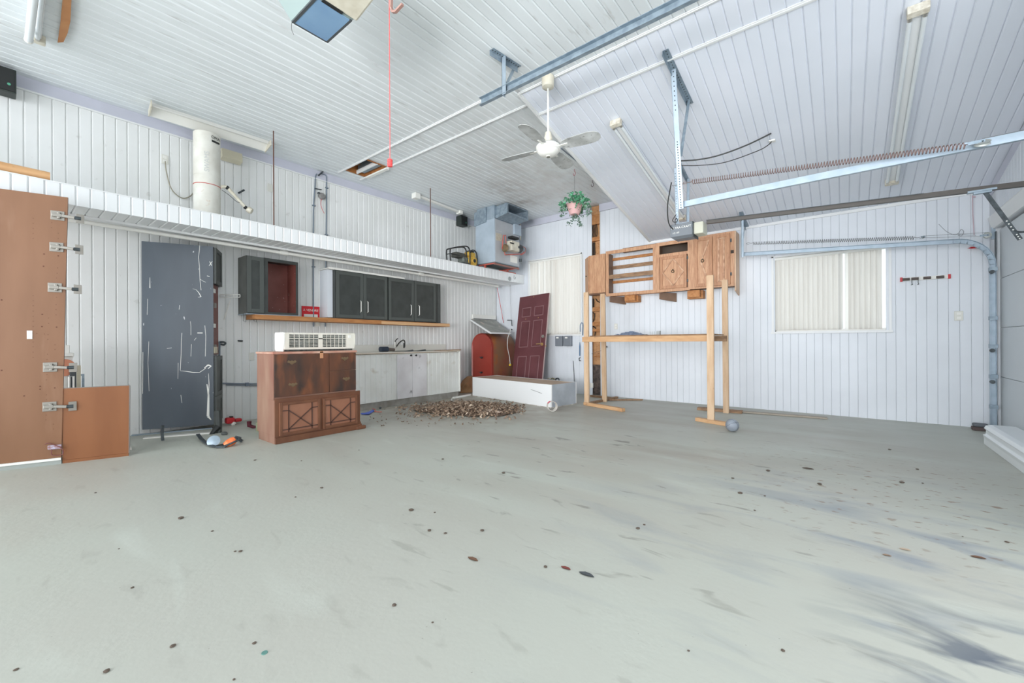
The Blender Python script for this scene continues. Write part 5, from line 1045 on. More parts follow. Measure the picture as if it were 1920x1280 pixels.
for z0_, z1_ in ((zs + .03, .755), (.76, zt - .03)): 
    d = G().box(hx1 + .001, hx1 + .016, 2.52, hy1 - .004, z0_, z1_).ob('drawer', HM, t, bev=.002)
def pull(cy, cz):
    g = G(); x = hx1 + .017
    pl = [(0, .022), (.018, .014), (.035, .024), (.05, .008), (.042, -.004), (.026, -.006), (.012, -.02), (0, -.026)]
    pl += [(-a_, b_) for a_, b_ in pl[-2:0:-1]]
    g.prism([(x, cy + a_, cz + b_) for a_, b_ in pl], (.003, 0, 0)).ob('pull_plate', HB, t)
    G().tube(bez([(x + .004, cy - .03, cz + .004), (x + .014, cy - .03, cz), (x + .018, cy, cz - .014), (x + .014, cy + .03, cz), (x + .004, cy + .03, cz + .004)], 3), .003, 5).ob('pull_bail', HB, t)
for px, py in ((546, 679), (548, 721), (645, 672), (648, 710)): p = at(px, py, X=hx1); pull(p.y, p.z)
p = at(603, 665, X=hx1 + .017); G().box(hx1 + .016, hx1 + .018, p.y - .02, p.y + .02, p.z - .04, p.z + .045).ob('bare_patch', mat('bare_wood_patch', (196, 142, 104), .6), t)
lx = hx1 + .02
G().box(hx0, lx, hy0, hy1 + .03, .09, zs).ob('lower_case', HS, t)
g = G(); g.box(lx, lx + .016, hy0, hy1 + .04, zs - .055, zs + .015).box(lx, lx + .016, hy0, hy1 + .05, .07, .095); 
for y0_, y1_ in ((hy0, hy0 + .05), (2.385, 2.425), (hy1 - .015, hy1 + .04)): g.box(lx, lx + .016, y0_, y1_, .095, zs - .055)
g.ob('face_frame', HL, t)
G().box(lx, lx + .024, hy0, hy1 + .06, .0, .069).ob('plinth', HL, t, bev=.004); G().box(lx - .02, lx + .04, hy1 - .02, hy1 + .11, .0, .045).ob('plinth_foot', HL, t, bev=.01)
G().box(hx0 + .04, lx - .001, hy0 + .001, hy0 + .02, .0, .089).ob('side_skirt', HS, t); G().box(hx0 + .04, lx - .001, hy1, hy1 + .02, 0, .089).ob('side_skirt', HS, t)
for y0_, y1_, tilt in ((hy0 + .04, 2.39, .012), (2.42, hy1 - .005, 0)):
    x = lx + .017; za, zb_ = .085, zs - .03
    d = G().box(x, x + .008, y0_, y1_, za, zb_).ob('lattice_door', HP, t); ORG[d.name] = ORG[t.name]
    w = .030; g = G()
    for a_, b_, c_, e_ in ((y0_, y0_ + w, za, zb_), (y1_ - w, y1_, za, zb_), (y0_ + w, y1_ - w, za, za + w), (y0_ + w, y1_ - w, zb_ - w, zb_)): g.box(x + .008, x + .022, a_, b_, c_, e_)
    g.ob('door_frame', HL, d, bev=.004)
    ya_, yb_, za_, zb2 = y0_ + w, y1_ - w, za + w, zb_ - w; q1, q2 = .17 * (yb_ - ya_), .20 * (zb2 - za_)
    g = G(); U = (1, 0, 0); X_ = x + .012
    def st(a_, b_): G().beam((X_, *a_), (X_, *b_), .011, .010, U).ob('lattice_bar', HD, d)
    st((ya_ + q1, za_), (ya_ + q1, zb2)); st((yb_ - q1, za_), (yb_ - q1, zb2)); st((ya_, za_ + q2 * .5), (yb_, za_ + q2 * .5)); st((ya_, zb2 - q2), (ya_ + q1, zb2 - q2)); st((yb_ - q1, zb2 - q2), (yb_, zb2 - q2))
    st((ya_ + q1, za_ + q2 * .5), (yb_ - q1, zb2 - q2)); st((ya_ + q1, zb2 - q2), (yb_ - q1, za_ + q2 * .5))
# air conditioner on the hutch
AW = mat('aged_white_case', (232, 230, 220), .4, c2=(222, 218, 204), sc=5)
y0, y1 = at(532, 640, X=-4.98).y, at(666, 640, X=-4.98).y; x0, x1 = -5.22, -4.98; za = zt + .002; zb_ = za + .215
t = thing('air_conditioner', ((x0 + x1) / 2, (y0 + y1) / 2, za), 'uncovered white split air conditioner lying on top of the hutch', 'air conditioner')
prof = [(x0, za + .02), (x0 + .03, za), (x1 - .03, za), (x1 - .012, za + .03), (x1, za + .10), (x1, zb_ - .02), (x1 - .015, zb_), (x0 + .02, zb_), (x0, zb_ - .02)]
def ends(a_, b_, m, nm, k=0): return G().prism([(x + k * (1 if x > -5.1 else -1), a_, z + (k if z > za + .1 else 0)) for x, z in prof], (0, b_ - a_, 0)).ob(nm, m, t)
ends(y0, y0 + .012, PLW, 'end_shell', .004); ends(y1 - .014, y1, AW, 'end_shell', .003)
inner = [(x0, za + .02), (x0 + .03, za), (x1 - .05, za), (x1 - .04, za + .05), (x1 - .04, zb_ - .03), (x1 - .06, zb_ - .02), (x0 + .02, zb_ - .02)]
G().prism([(x, y0 + .013, z) for x, z in inner], (0, y1 - y0 - .028, 0)).ob('coil', mat('dusty_coil', (120, 126, 122), .7, c2=(72, 78, 76), sc=40), t)
def ab(nm, a_, b_, zc, zd, o0=-.012, o1=0): return G().box(x1 + o0, x1 + o1, a_, b_, zc, zd).ob(nm, AW, t)
ab('base_lip', y0 + .012, y1 - .014, za + .02, za + .045); ab('upper_lip', y0 + .012, y1 - .014, zb_ - .02, zb_)
G().box(x0 + .02, x1 - .012, y0 + .012, y1 - .014, zb_ - .012, zb_).ob('top_cover', AW, t)
ab('control_box', y1 - .12, y1 - .015, za + .045, zb_ - .02, -.03); ab('left_stile', y0 + .012, y0 + .06, za + .045, zb_ - .02)
ym_ = (y0 + y1) / 2 - .02; ab('centre_stile', ym_ - .02, ym_ + .03, za + .045, zb_ - .02); ab('mid_rail', y0 + .06, y1 - .12, zb_ - .075, zb_ - .062)
for a_, b_ in ((y0 + .06, ym_ - .02), (ym_ + .03, y1 - .12)):
    for k in range(1, 6): yy = a_ + (b_ - a_) * k / 6; ab('grille_bar', yy - .002, yy + .002, za + .045, zb_ - .02, -.008, -.002)
    for k in range(1, 7): zz = za + .045 + k * .0165; ab('grille_slat', a_, b_, zz - .0018, zz + .0018, -.006, .0)
    for k in range(1, 3): zz = zb_ - .062 + k * .014; ab('grille_slat', a_, b_, zz - .002, zz + .002, -.006, .0)
G().box(x1 - .02, x1 + .004, y1 - .10, y1 - .06, zb_ - .06, zb_ - .02).ob('sensor_bracket', PLW, t, bev=.003)
# ---- base cabinet with counter
bx1, by0, by1 = -6.05, 3.15, 5.86; btop = .905
t = thing('base_cabinet', (-6.35, 4.5, 0), 'long white planked base cabinet with two plain stained doors under the sink', 'cabinet')
BW = mat('base_white', (228, 230, 226), .5, c2=(216, 217, 211), sc=2.5, c3=(196, 190, 176), sc3=6, lo3=.62, hi3=.8)
BD = mat('stained_door', (222, 221, 222), .5, c2=(206, 203, 204), sc=3, c3=(84, 82, 84), sc3=5.5, lo3=.66, hi3=.76)
G().box(XL + .002, bx1 - .014, by0, by1, .11, btop).ob('carcass', BW, t); G().box(XL + .002, bx1 - .03, by0, by1 - .02, 0, .11).ob('toe_kick', mat('grey_toe', (160, 158, 152), .8, c2=(132, 128, 120), sc=6), t)
dy0, dym, dy1 = at(745, 700, X=bx1).y, at(773, 700, X=bx1).y, at(800, 700, X=bx1).y
y = by0
while y < by1 - .02:
    w = min(.1, by1 - y)
    if y + w <= dy0 + .03 or y >= dy1 - .03: plank('face_plank', t, BW, Vector((bx1 - .013, y, .115)) - ORG[t.name], (0, 1, 0), (0, 0, 1), w, btop - .12)
    y += .1
for a_, b_, kx in ((dy0, dym - .003, 769.5), (dym + .003, dy1, 779)):
    d = G().box(bx1 - .012, bx1 + .006, a_, b_, .115, btop - .025).ob('door', BD, t, bev=.003); p = at(kx, 666, X=bx1)
    G().cyl((bx1 + .006, p.y, p.z), (bx1 + .028, p.y, p.z), .014, .018).ob('knob', BLACK, d)
G().box(bx1 - .01, bx1 + .012, by1 - .02, by1 + .006, .11, btop).ob('end_stile', PLW, t)
t = thing('countertop', (-6.35, 4.5, btop), 'warped white countertop with backsplash on the long base cabinet', 'countertop')
G().box(XL + .015, bx1 + .02, by0, by1, btop + .002, btop + .028).ob('slab', mat('laminate_white', (226, 224, 216), .35, c2=(208, 202, 188), sc=5), t, bev=.003)
G().box(bx1 + .02, bx1 + .024, by0, by1 - .1, btop + .002, btop + .012).ob('peeled_edge', mat('peeled_edge', (150, 128, 100), .7), t)
G().box(XL + .002, XL + .014, by0, at(836, 650, X=XL + .014).y, btop + .002, btop + .15).ob('backsplash', mat('laminate_back', (222, 222, 214), .4), t, bev=.004)
p = at(848, 655, X=bx1 - .05); G().hexa([(bx1 - .3, p.y - .5, btop + .029), (bx1 + .02, p.y - .4, btop + .029), (bx1 + .02, by1 + .02, btop + .029), (bx1 - .3, by1 + .0, btop + .029)], [(bx1 - .3, p.y - .5, btop + .034), (bx1 + .02, p.y - .4, btop + .034), (bx1 + .02, by1 + .02, btop + .048), (bx1 - .3, by1 + .0, btop + .040)]).ob('lifted_veneer', mat('lifted_veneer', (164, 126, 88), .7, c2=(120, 90, 62), sc=12), t)
ct = btop + .03
p = at(742, 650, X=-6.3); fy_ = p.y
t = thing('sink', (-6.3, fy_ + .3, ct - .02), 'thin dark rimmed sink set in the countertop', 'sink')
G().box(-6.52, -6.12, fy_ - .1, fy_ + .75, ct - .0, ct + .006).ob('rim', CHROME, t, bev=.003); G().box(-6.47, -6.17, fy_ - .04, fy_ + .68, ct + .0061, ct + .0075).ob('basin', mat('sink_shadow', (110, 112, 110), .4, .4), t)  # basin is a flat sheet, coloured dark for the shade of a hollow
t = thing('faucet', (-6.45, fy_, ct), 'dark arched faucet with raised lever on the sink', 'faucet')
cf_ = lambda x, y: at(x, y, X=-6.4)
G().tube([cf_(741, 652), cf_(741, 641)], .020, 10).ob('body', CHROME, t); G().tube(bez([cf_(743, 650), cf_(749, 642), cf_(756, 637.5), cf_(759, 641), cf_(758.5, 651)], 5), .012, 8).ob('spout', mat('dark_chrome', (96, 96, 92), .3, .7), t, smooth=True)
G().tube(bez([cf_(741, 642), cf_(742, 638), cf_(746, 634)], 5), .010, 8).ob('lever', mat('dark_chrome', (96, 96, 92), .3, .7), t, smooth=True); G().tube([cf_(757.5, 643), cf_(757.5, 652)], .013, 8).ob('sprayer', BLACK, t)
c = at(722, 650, X=-6.25); t = thing('flashlight', Vector((c.x, c.y, ct)), 'dark blue flashlight lying on the countertop left of the faucet', 'flashlight')
G().cyl((c.x, c.y - .10, ct + .046), (c.x, c.y + .05, ct + .046), .045, n=18).ob('head', mat('navy_plastic', (44, 56, 72), .4), t, smooth=True); G().cyl((c.x, c.y + .05, ct + .046), (c.x, c.y + .19, ct + .034), .03, .024, n=14).ob('grip', mat('grimy_grip', (108, 96, 88), .6), t, smooth=True)
for lb, x, l in (('dark scrap on the countertop right of the faucet', 767, .16), ('dark scrap on the countertop further right, nearer the veneer', 789, .20)):
    c = at(x, 654, X=-6.1); G().hexa([(c.x - .03, c.y - l / 2, ct + .008), (c.x + .03, c.y - l / 2, ct + .008), (c.x + .03, c.y + l / 2, ct + .008), (c.x - .03, c.y + l / 2, ct + .008)], [(c.x - .01, c.y - l / 3, ct + .014), (c.x + .02, c.y - l / 3, ct + .016), (c.x + .01, c.y + l / 2, ct + .034), (c.x - .02, c.y + l / 3, ct + .02)]).ob('scrap', DKST, label=lb, cat='scrap', group='scraps on the countertop')
# ================================================================ middle and right of the floor
# maroon door leaning on the back wall
q = [at(961, 706, Y=7.12), at(1013, 712, Y=7.12), at(1028, 557, Y=7.58), at(976, 558, Y=7.58)]
BLv = q[0]; TLv = q[3]; up = (TLv - BLv).normalized(); rt = (q[2] - q[3]); rt = (rt - up * rt.dot(up)).normalized(); nrm = rt.cross(up)
if nrm.y > 0: nrm = -nrm
f = (TLv.z - .01) / up.z; LNG = f; org = TLv - up * LNG; W_ = .79
t = thing('panel_door', Vector((org.x, org.y, 0)), 'maroon six panel door with brass lever, leaning against the blind in the corner', 'door')
DM = mat('maroon_door_paint', (106, 62, 66), .4, c2=(92, 50, 54), sc=2); DS = mat('maroon_moulding_worn', (138, 104, 106), .45)
def dp(a, b, o=0): return org + rt * a + up * b + nrm * o
def dbox(name, m, a0, a1, b0, b1, o0, o1, par=None, **k):
    o = G().hexa([dp(a0, b0, o0), dp(a1, b0, o0), dp(a1, b1, o0), dp(a0, b1, o0)], [dp(a0, b0, o1), dp(a1, b0, o1), dp(a1, b1, o1), dp(a0, b1, o1)]).ob(name, m, par or t, **k); return o
sl2 = dbox('slab', DM, 0, W_, 0, LNG, -.022, .022)
dbox('worn_edge', mat('chipped_edge', (198, 176, 172), .6), W_ + .0005, W_ + .003, .02, LNG, -.02, .02)
for a0, a1 in ((.11, .35), (.44, .68)):
    for b0, b1 in ((.22, .78), (.98, 1.58), (1.68, 1.90)):
        if b1 > LNG - .06: b1 = LNG - .1
        pn = dbox('door_panel', DM, a0 + .035, a1 - .035, b0 + .035, b1 - .035, .022, .030, bev=.004)
        for r in ((a0, a1, b0, b0 + .014), (a0, a1, b1 - .014, b1), (a0, a0 + .014, b0, b1), (a1 - .014, a1, b0, b1)): dbox('moulding', DS, *r, .022, .027)
BR = mat('brass', (206, 174, 120), .3, .7)
c = dp(W_ - .07, 1.02, .022); G().cyl(c, c + nrm * .02, .032, n=16).ob('rose', BR, t); G().tube([c + nrm * .02, c + nrm * .05, c + nrm * .05 - rt * .12], .010, 8).ob('lever', BR, t)
c = dp(W_ - .06, 1.19, .022); G().cyl(c, c + nrm * .02, .034, n=16).ob('deadbolt', CHROME, t)
for a, b in ((.225, 1.63), (.56, 1.63), (.39, LNG - .04)): c = dp(a, b, .022); G().cyl(c, c + nrm * .006, .010, n=8).ob('peg', BR, t)
G().hexa([dp(W_, .97, -.01), dp(W_ + .02, .97, -.01), dp(W_ + .02, .97, .012), dp(W_, .97, .012)], [dp(W_, 1.0, -.01), dp(W_ + .02, 1.0, -.01), dp(W_ + .02, 1.0, .012), dp(W_, 1.0, .012)]).ob('latch', BR, t)
# long white box lying on the floor
A, B, C, D = [Vector(p) for p in ((-5.93, 6.10, 0), (-3.79, 5.76, 0), (-3.70, 6.42, 0), (-5.84, 6.76, 0))]
hh = .385; Hh = Vector((0, 0, hh)); fl = Vector((0, 0, .012))
t = thing('long_box', (A + B + C + D) / 4, 'long white cabinet lying on its back with grey end, before the maroon door', 'cabinet')
u1 = (B - A).normalized(); v1_ = (D - A).normalized()
G().hexa([A + fl, B + fl, B + fl + v1_ * .02, A + fl + v1_ * .02], [A + Hh, B + Hh, B + Hh + v1_ * .02, A + Hh + v1_ * .02]).ob('front_board', mat('box_white', (232, 234, 234), .4), t)
G().hexa([D + fl - v1_ * .02, C + fl - v1_ * .02, C + fl, D + fl], [D + Hh - v1_ * .02, C + Hh - v1_ * .02, C + Hh, D + Hh]).ob('rear_board', MC['box_white'], t)
i0 = v1_ * .021; i1 = -v1_ * .021
G().hexa([B + fl + i0 - u1 * .02, B + fl + i0, C + fl + i1, C + fl + i1 - u1 * .02], [B + Hh + i0 - u1 * .02, B + Hh + i0, C + Hh + i1, C + Hh + i1 - u1 * .02]).ob('end_board', mat('grey_end', (176, 184, 192), .5, c2=(160, 168, 176), sc=4), t)
G().hexa([A + fl + i0, A + fl + i0 + u1 * .02, D + fl + i1 + u1 * .02, D + fl + i1], [A + Hh + i0, A + Hh + i0 + u1 * .02, D + Hh + i1 + u1 * .02, D + Hh + i1]).ob('end_board', MC['box_white'], t)
k0 = Vector((0, 0, hh - .012)); G().hexa([A + i0 + u1 * .021 + k0, B + i0 - u1 * .021 + k0, C + i1 - u1 * .021 + k0, D + i1 + u1 * .021 + k0], [A + i0 + u1 * .021 + Hh - Vector((0, 0, .003)), B + i0 - u1 * .021 + Hh - Vector((0, 0, .003)), C + i1 - u1 * .021 + Hh - Vector((0, 0, .003)), D + i1 + u1 * .021 + Hh - Vector((0, 0, .003))]).ob('back_sheet', mat('bare_hardboard', (194, 172, 152), .7, c2=(182, 158, 136), sc=3), t)
k1 = Vector((0, 0, .003)); G().hexa([A + k1 * 0, B, C, D], [A + fl, B + fl, C + fl, D + fl]).ob('underside', mat('ragged_base', (150, 140, 128), .8, c2=(210, 208, 202), sc=12), t)
t2 = None
G().tube([at(918, 0, Z=.3) if False else lerp(A, B, .78) + Vector((0, -.003, .27)), lerp(A, B, .90) + Vector((0, -.003, .225))], .003, 4).ob('crack', mat('dark_crack', (90, 90, 90), .8), t)
# tube ring in front
c = at(1034, 769, Z=.11); c = Vector((-3.90, 5.52, .0)); cen = at(1035, 769.5, Y=5.52)
t = thing('cardboard_ring', Vector((cen.x, cen.y, 0)), 'short cardboard tube with red print standing at the corner of the long white box', 'tube'); R_ = .078; cz = R_ + .002; axd = Vector((.75, -.62, 0)).normalized(); cc = Vector((cen.x, cen.y, cz)); hw = .045
G().lathe([(R_ - .006, -hw), (R_, -hw), (R_, hw), (R_ - .006, hw), (R_ - .006, -hw)], cc, axd, 28).ob('shell', mat('ring_card', (206, 200, 190), .6, c2=(226, 224, 218), sc=10), t, smooth=True)
upv = Vector((0, 0, 1)); sd_ = axd.cross(upv)
def patch(a0, a1, w0, w1, m, nm='print_patch'):
    v = []
    for k in range(5):
        a = a0 + (a1 - a0) * k / 4; d = upv * math.cos(a) + sd_ * math.sin(a)
        for w in (w0, w1): v += [cc + d * (R_ + .0012) + axd * w]
    G().add(v, [(2 * k, 2 * k + 1, 2 * k + 3, 2 * k + 2) for k in range(4)]).ob(nm, m, t)
PKR = mat('pink_red_print', (222, 92, 110), .5)
patch(.3, 1.0, -hw, hw * .4, PKR); patch(-1.0, -.4, -hw, hw, PKR); patch(-2.3, -1.8, -hw * .8, hw, PKR)
v = []; 
for a in (.2, .5, .8, 1.1):
    d = upv * math.cos(a) + sd_ * math.sin(a); v += [cc + d * (R_ - .012) + axd * (-hw - .001), cc + d * (R_ + .001) + axd * (-hw - .001)]
G().add(v, [(2 * k, 2 * k + 1, 2 * k + 3, 2 * k + 2) for k in range(3)]).ob('print_patch', PKR, t)
# cardboard and loose strips near the tank
c = at(872, 722, Z=.1); t = thing('cardboard_sheet', at(872, 733, Z=0), 'crumpled brown cardboard sheet between the base cabinet and the long white box', 'cardboard')
P = [at(863, 737, Z=.0), at(862, 722, Y=6.35), at(868, 712, Y=6.5), at(876, 705.5, Y=6.6), at(886, 704, Y=6.62), at(890, 737, Y=6.55)]; P[0].z = .004; P[-1].z = .004
cm = sum(P, Vector()) / 6; cm += Vector((.16, -.16, .02)); v = P + [cm]; nv = len(v); v += [p + Vector((-.006, .006, 0)) for p in v]
G().add(v, [(i, (i + 1) % 6, 6) for i in range(6)] + [((i + 1) % 6 + nv, i + nv, 6 + nv) for i in range(6)] + [(i, i + nv, (i + 1) % 6 + nv, (i + 1) % 6) for i in range(6)]).ob('sheet', KRAFT, t)
floor_strip('white_strip', PLW, at(850, 747, Z=0), at(882, 741, Z=0), .05, .03, 'white angled strip on the floor by the leaves')
G().tube([at(848, 746, Z=.02), at(846, 752, Z=.014)], .012, 6).ob('short_strip', PLW, label='very short white strip end on the floor at the left of the leaf pile', cat='strip')
# leaf pile
def heap(x, y):
    c1 = at(885, 768, Z=0); a = (x - c1.x) / .62; b = (y - c1.y) / .42; h = .10 * math.exp(-(a * a + b * b) * .9)
    c2 = at(800, 772, Z=0); a = (x - c2.x) / .45; b = (y - c2.y) / .22; return h + .025 * math.exp(-(a * a + b * b))
LM = [mat('dry_leaf_tan', (166, 142, 120), .8, c2=(140, 118, 98), sc=30), mat('dry_leaf_brown', (134, 112, 94), .8, c2=(104, 86, 72), sc=30), mat('dry_leaf_pale', (188, 170, 150), .8)]
t = thing('leaf_pile', at(880, 768, Z=0), 'pile of dry brown leaves spilling before the long white box', 'leaves')
def leafat(g, p, s):
    a = random.uniform(0, 6.28); ti = random.uniform(-.9, .9); tj = random.uniform(-.9, .9); u = Vector((math.cos(a), math.sin(a), ti)).normalized(); w = Vector((-math.sin(a), math.cos(a), tj)).normalized()
    k = random.uniform(.2, .5)
    g.add([p - u * s, p + w * s * .6, p + u * s, p - w * s * .6, p + Vector((0, 0, s * k)), p + u * s * .35 + w * s * .3 + Vector((0, 0, s * random.uniform(-.2, .4)))], [(0, 4, 1), (1, 4, 5), (1, 5, 2), (2, 5, 4), (2, 4, 3), (3, 4, 0)])
def inquad(x, y): return True
for mi, cnt in ((0, 900), (1, 800), (2, 300)):
    g = G()
    for i in range(cnt):
        r = random.random()
        if r < .62: px, py = random.gauss(885, 42), random.gauss(768, 7)
        elif r < .9: px, py = random.gauss(835, 50), random.gauss(768, 8)
        else: px, py = random.gauss(930, 35), random.gauss(765, 6)
        if not (742 < px < 985 and 748 < py < 787): continue
        p = at(px, py, Z=0)
        d = (B - A).normalized(); s_ = (p - A).dot(Vector((d.y, -d.x, 0)))
        if s_ < .03 and -.05 < (p - A).dot(d) < 2.2: p += Vector((d.y, -d.x, 0)) * (.05 - s_)
        if p.x < -6.0: continue
        p.z = .012 + heap(p.x, p.y) * random.uniform(.6, 1.05); leafat(g, p, random.uniform(.018, .04))
    o = g.ob('dry_leaf', LM[mi], t); o['kind'] = 'stuff'
g = G()
v = []; f_ = []; nx, ny = 26, 16; c1 = at(875, 768, Z=0)
for j in range(ny + 1):
    for i in range(nx + 1):
        x = c1.x - 1.1 + 2.1 * i / nx; y = c1.y - .6 + 1.15 * j / ny
        d = (B - A).normalized(); 
        h_ = heap(x, y) * .8 - .006; v.append((x, y, max(h_, .0005)))
        if i < nx and j < ny: k = j * (nx + 1) + i; f_.append((k, k + 1, k + nx + 2, k + nx + 1))
keep = []
for q_ in f_:
    m_ = sum((Vector(v[i]) for i in q_), Vector()) / 4
    if m_.z > .012 and (m_ - A).dot(Vector((d.y, -d.x, 0))) > .03: keep.append(q_)
used = sorted({i for q_ in keep for i in q_}); mp_ = {i: k for k, i in enumerate(used)}
o = G().add([v[i] for i in used], [tuple(mp_[i] for i in q_) for q_ in keep]).ob('leaf_mould', LM[1], t)
g = G()
for i in range(130):
    px, py = random.uniform(690, 960), random.uniform(745, 800)
    if px > 880 and py < 775: continue
    p = at(px, py, Z=0); p.z = .008
    if p.x < -6.0 or (780 < px < 960 and 752 < py < 786): continue
    leafat(g, p, random.uniform(.010, .024))
o = g.ob('scattered_leaf', LM[1], label='scattered bits of dry leaf on the floor around the leaf pile', cat='leaves'); o['kind'] = 'stuff'
p = at(918, 774, Z=0); G().hexa([p + Vector((-.25, -.04, .03)), p + Vector((.22, -.08, .03)), p + Vector((.24, 0, .03)), p + Vector((-.22, .04, .03))], [p + Vector((-.25, -.04, .055)), p + Vector((.22, -.08, .05)), p + Vector((.24, 0, .05)), p + Vector((-.22, .04, .06))]).ob('pale_wood_chip', mat('pale_chip', (206, 186, 168), .7), label='pale flat wood chip lying on the leaf pile', cat='wood chip')
# blue and red scraps
p = at(688, 774, Z=0); t = thing('blue_sheet', p, 'crumpled blue plastic strip on the floor right of the hutch', 'scrap')
P = [at(x, y, Z=.02 if k % 2 else .008) for k, (x, y) in enumerate(((676, 774), (684, 773.5), (692, 771), (700, 767.5), (702, 770), (692, 776), (678, 776.5)))]
G().add(P + [Vector(q_) - Vector((0, 0, .005)) for q_ in P], [(0, 1, 6), (1, 5, 6), (1, 2, 5), (2, 4, 5), (2, 3, 4), (7, 13, 8), (8, 13, 12), (8, 12, 9), (9, 12, 11), (9, 11, 10)]).ob('strip', mat('blue_plastic', (70, 104, 214), .4), t)
G().tube(bez([at(x, y, Z=.012) for x, y in ((699, 766), (704, 768), (703, 771), (709, 772), (716, 772))]), .007, 6).ob('red_wrapper', mat('faded_red_wrapper', (206, 112, 98), .5), label='faded red wrapper on the floor beside the blue strip', cat='scrap')
p = at(713, 767, Z=0); G().ball(p + Vector((0, 0, .02)), .02, sz=.9).ob('dark_nut', DKST, smooth=True, label='small dark nut on the floor beyond the blue strip', cat='nut')
# ---- lumber rack
PN2 = mat('pine_post', (212, 184, 152), .6, c2=(196, 162, 128), sc=3, st=(6, 6, 1), c3=(140, 100, 74), sc3=16, lo3=.7, hi3=.74, bump=.12)
FL, BLc, FR, BRr = Vector((-3.46, 6.36, 0)), Vector((-3.42, 6.95, 0)), Vector((-1.40, 5.98, 0)), Vector((-1.42, 6.98, 0))
t = thing('lumber_rack', (-2.4, 6.5, 0), 'rough pine stud rack with four posts and one shelf under the oak cabinets', 'rack')
def post(nm, base, px, py, w=.085, d=.04, z0=0):
    tp = at(px, py, Y=base.y); a = Vector((base.x, base.y, z0)); b = Vector((tp.x, base.y, tp.z)); b.x = a.x + (b.x - a.x) * .6
    return G().beam(a, b, d, w, (1, 0, 0)).ob(nm, PN2, t, bev=.003), b
_, tFL = post('post', FL, 1099, 548, z0=.055); _, tBL = post('post', BLc, 1128.5, 551); _, tFR = post('post', FR, 1331, 516, z0=.05); _, tBR = post('post', BRr, 1358, 524.5, w=.08)
def bm(nm, a, b, w, h, m=PINE, up=(0, 0, 1), **k): return G().beam(a, b, w, h, up).ob(nm, m, t, bev=.003, **k)
zf = 1.135; RL = mat('orange_pine_rail', (210, 170, 128), .6, c2=(194, 150, 108), sc=3, st=(1, 6, 6), c3=(150, 100, 66), sc3=10, lo3=.68, hi3=.72)
fo = Vector((0, -.045, 0)); a_ = Vector((FL.x - .05, FL.y - .045, zf)); b_ = Vector((FR.x - .03, FR.y + .02, zf)); b_.y = FR.y + .045; bm('front_rail', a_, b_, .038, .085, RL)
bm('rear_rail', Vector((BLc.x - .02, BLc.y - .04, zf)), Vector((BRr.x + .02, BRr.y - .04, zf)), .038, .085, PINED)
for k in range(4):
    s0 = .12 + .2 * k; ya_ = lerp(FL, BLc, s0 + .06); yb_ = lerp(FR, BRr, s0 + .06)
    bm('shelf_board', Vector((ya_.x + .02, ya_.y + .02, zf + .054 + .001 * k)), Vector((yb_.x - .0, yb_.y, zf + .054)), .11, .018, PINED)
# feet
bm('foot', Vector((-3.52, 6.40, .028)), Vector((-2.70, 6.14, .028)), .075, .052, RL); bm('foot', Vector((-3.50, 6.44, .02)), Vector((-3.44, 7.52, .02)), .06, .036, PINED)
bm('foot_board', Vector((-1.60, 6.06, .025)), Vector((-1.14, 5.90, .025)), .08, .048, RL); bm('foot_board', Vector((-1.85, 7.06, .02)), Vector((-1.22, 7.10, .02)), .12, .038, PINED)
bm('foot_board', Vector((-1.60, 7.12, .015)), Vector((-.2, 7.30, .012)), .10, .02, mat('grey_plank', (170, 160, 146), .8))
G().beam((-3.40, 7.1, .02), (-2.95, 7.55, .012), .03, .022).ob('loose_lath', PINED, label='dark loose lath on the floor behind the left rack foot', cat='lath')
G().beam((-3.95, 7.42, .02), (-3.5, 7.35, .02), .05, .035).ob('loose_block', PINED, label='short weathered block on the floor below the missing wall plank', cat='block')
# items on the shelf
zsf = zf + .066; c = at(1180, 628, Y=6.6); t = thing('rag_heap', Vector((c.x, 6.6, zsf)), 'flat heap of blue grey rags on the rack shelf', 'rags')
g = G(); n_ = 22
v = [(c.x - .26 + .52 * i / n_, 6.6 + .06 * math.sin(i * 2.1) - .05 + .1 * j, zsf + (0 if j != 1 else .055 * math.exp(-((i - 11) / 6) ** 2) + random.uniform(.004, .022))) for i in range(n_ + 1) for j in range(3)]
G().add(v, [(3 * i + j, 3 * i + j + 1, 3 * i + j + 4, 3 * i + j + 3) for i in range(n_) for j in range(2)]).ob('cloth', mat('blue_grey_rag', (150, 164, 186), .8, c2=(112, 124, 146), sc=26), t)
GL = mat('dull_glass', (206, 214, 216), .25)
for k, px in enumerate((1219, 1223, 1227, 1231)):
    tl = ('leftmost of four small clear tubes on the rack shelf', 'second from left of four small clear tubes on the rack shelf', 'third from left of four small clear tubes on the rack shelf', 'rightmost of four small clear tubes, beside the small grey box')[k]
    c = at(px, 626, Y=6.75); G().cyl((c.x, 6.75, zsf), (c.x, 6.75, zsf + .055), .008, n=8).ob('glass_tube', GL, label=tl, cat='tube', group='clear tubes on the rack shelf')
c = at(1235, 626, Y=6.75); G().box(c.x - .025, c.x + .025, 6.72, 6.78, zsf, zsf + .065).ob('small_box', mat('grey_small_box', (176, 180, 180), .5), label='small grey box right of the clear tubes on the rack shelf', cat='box')
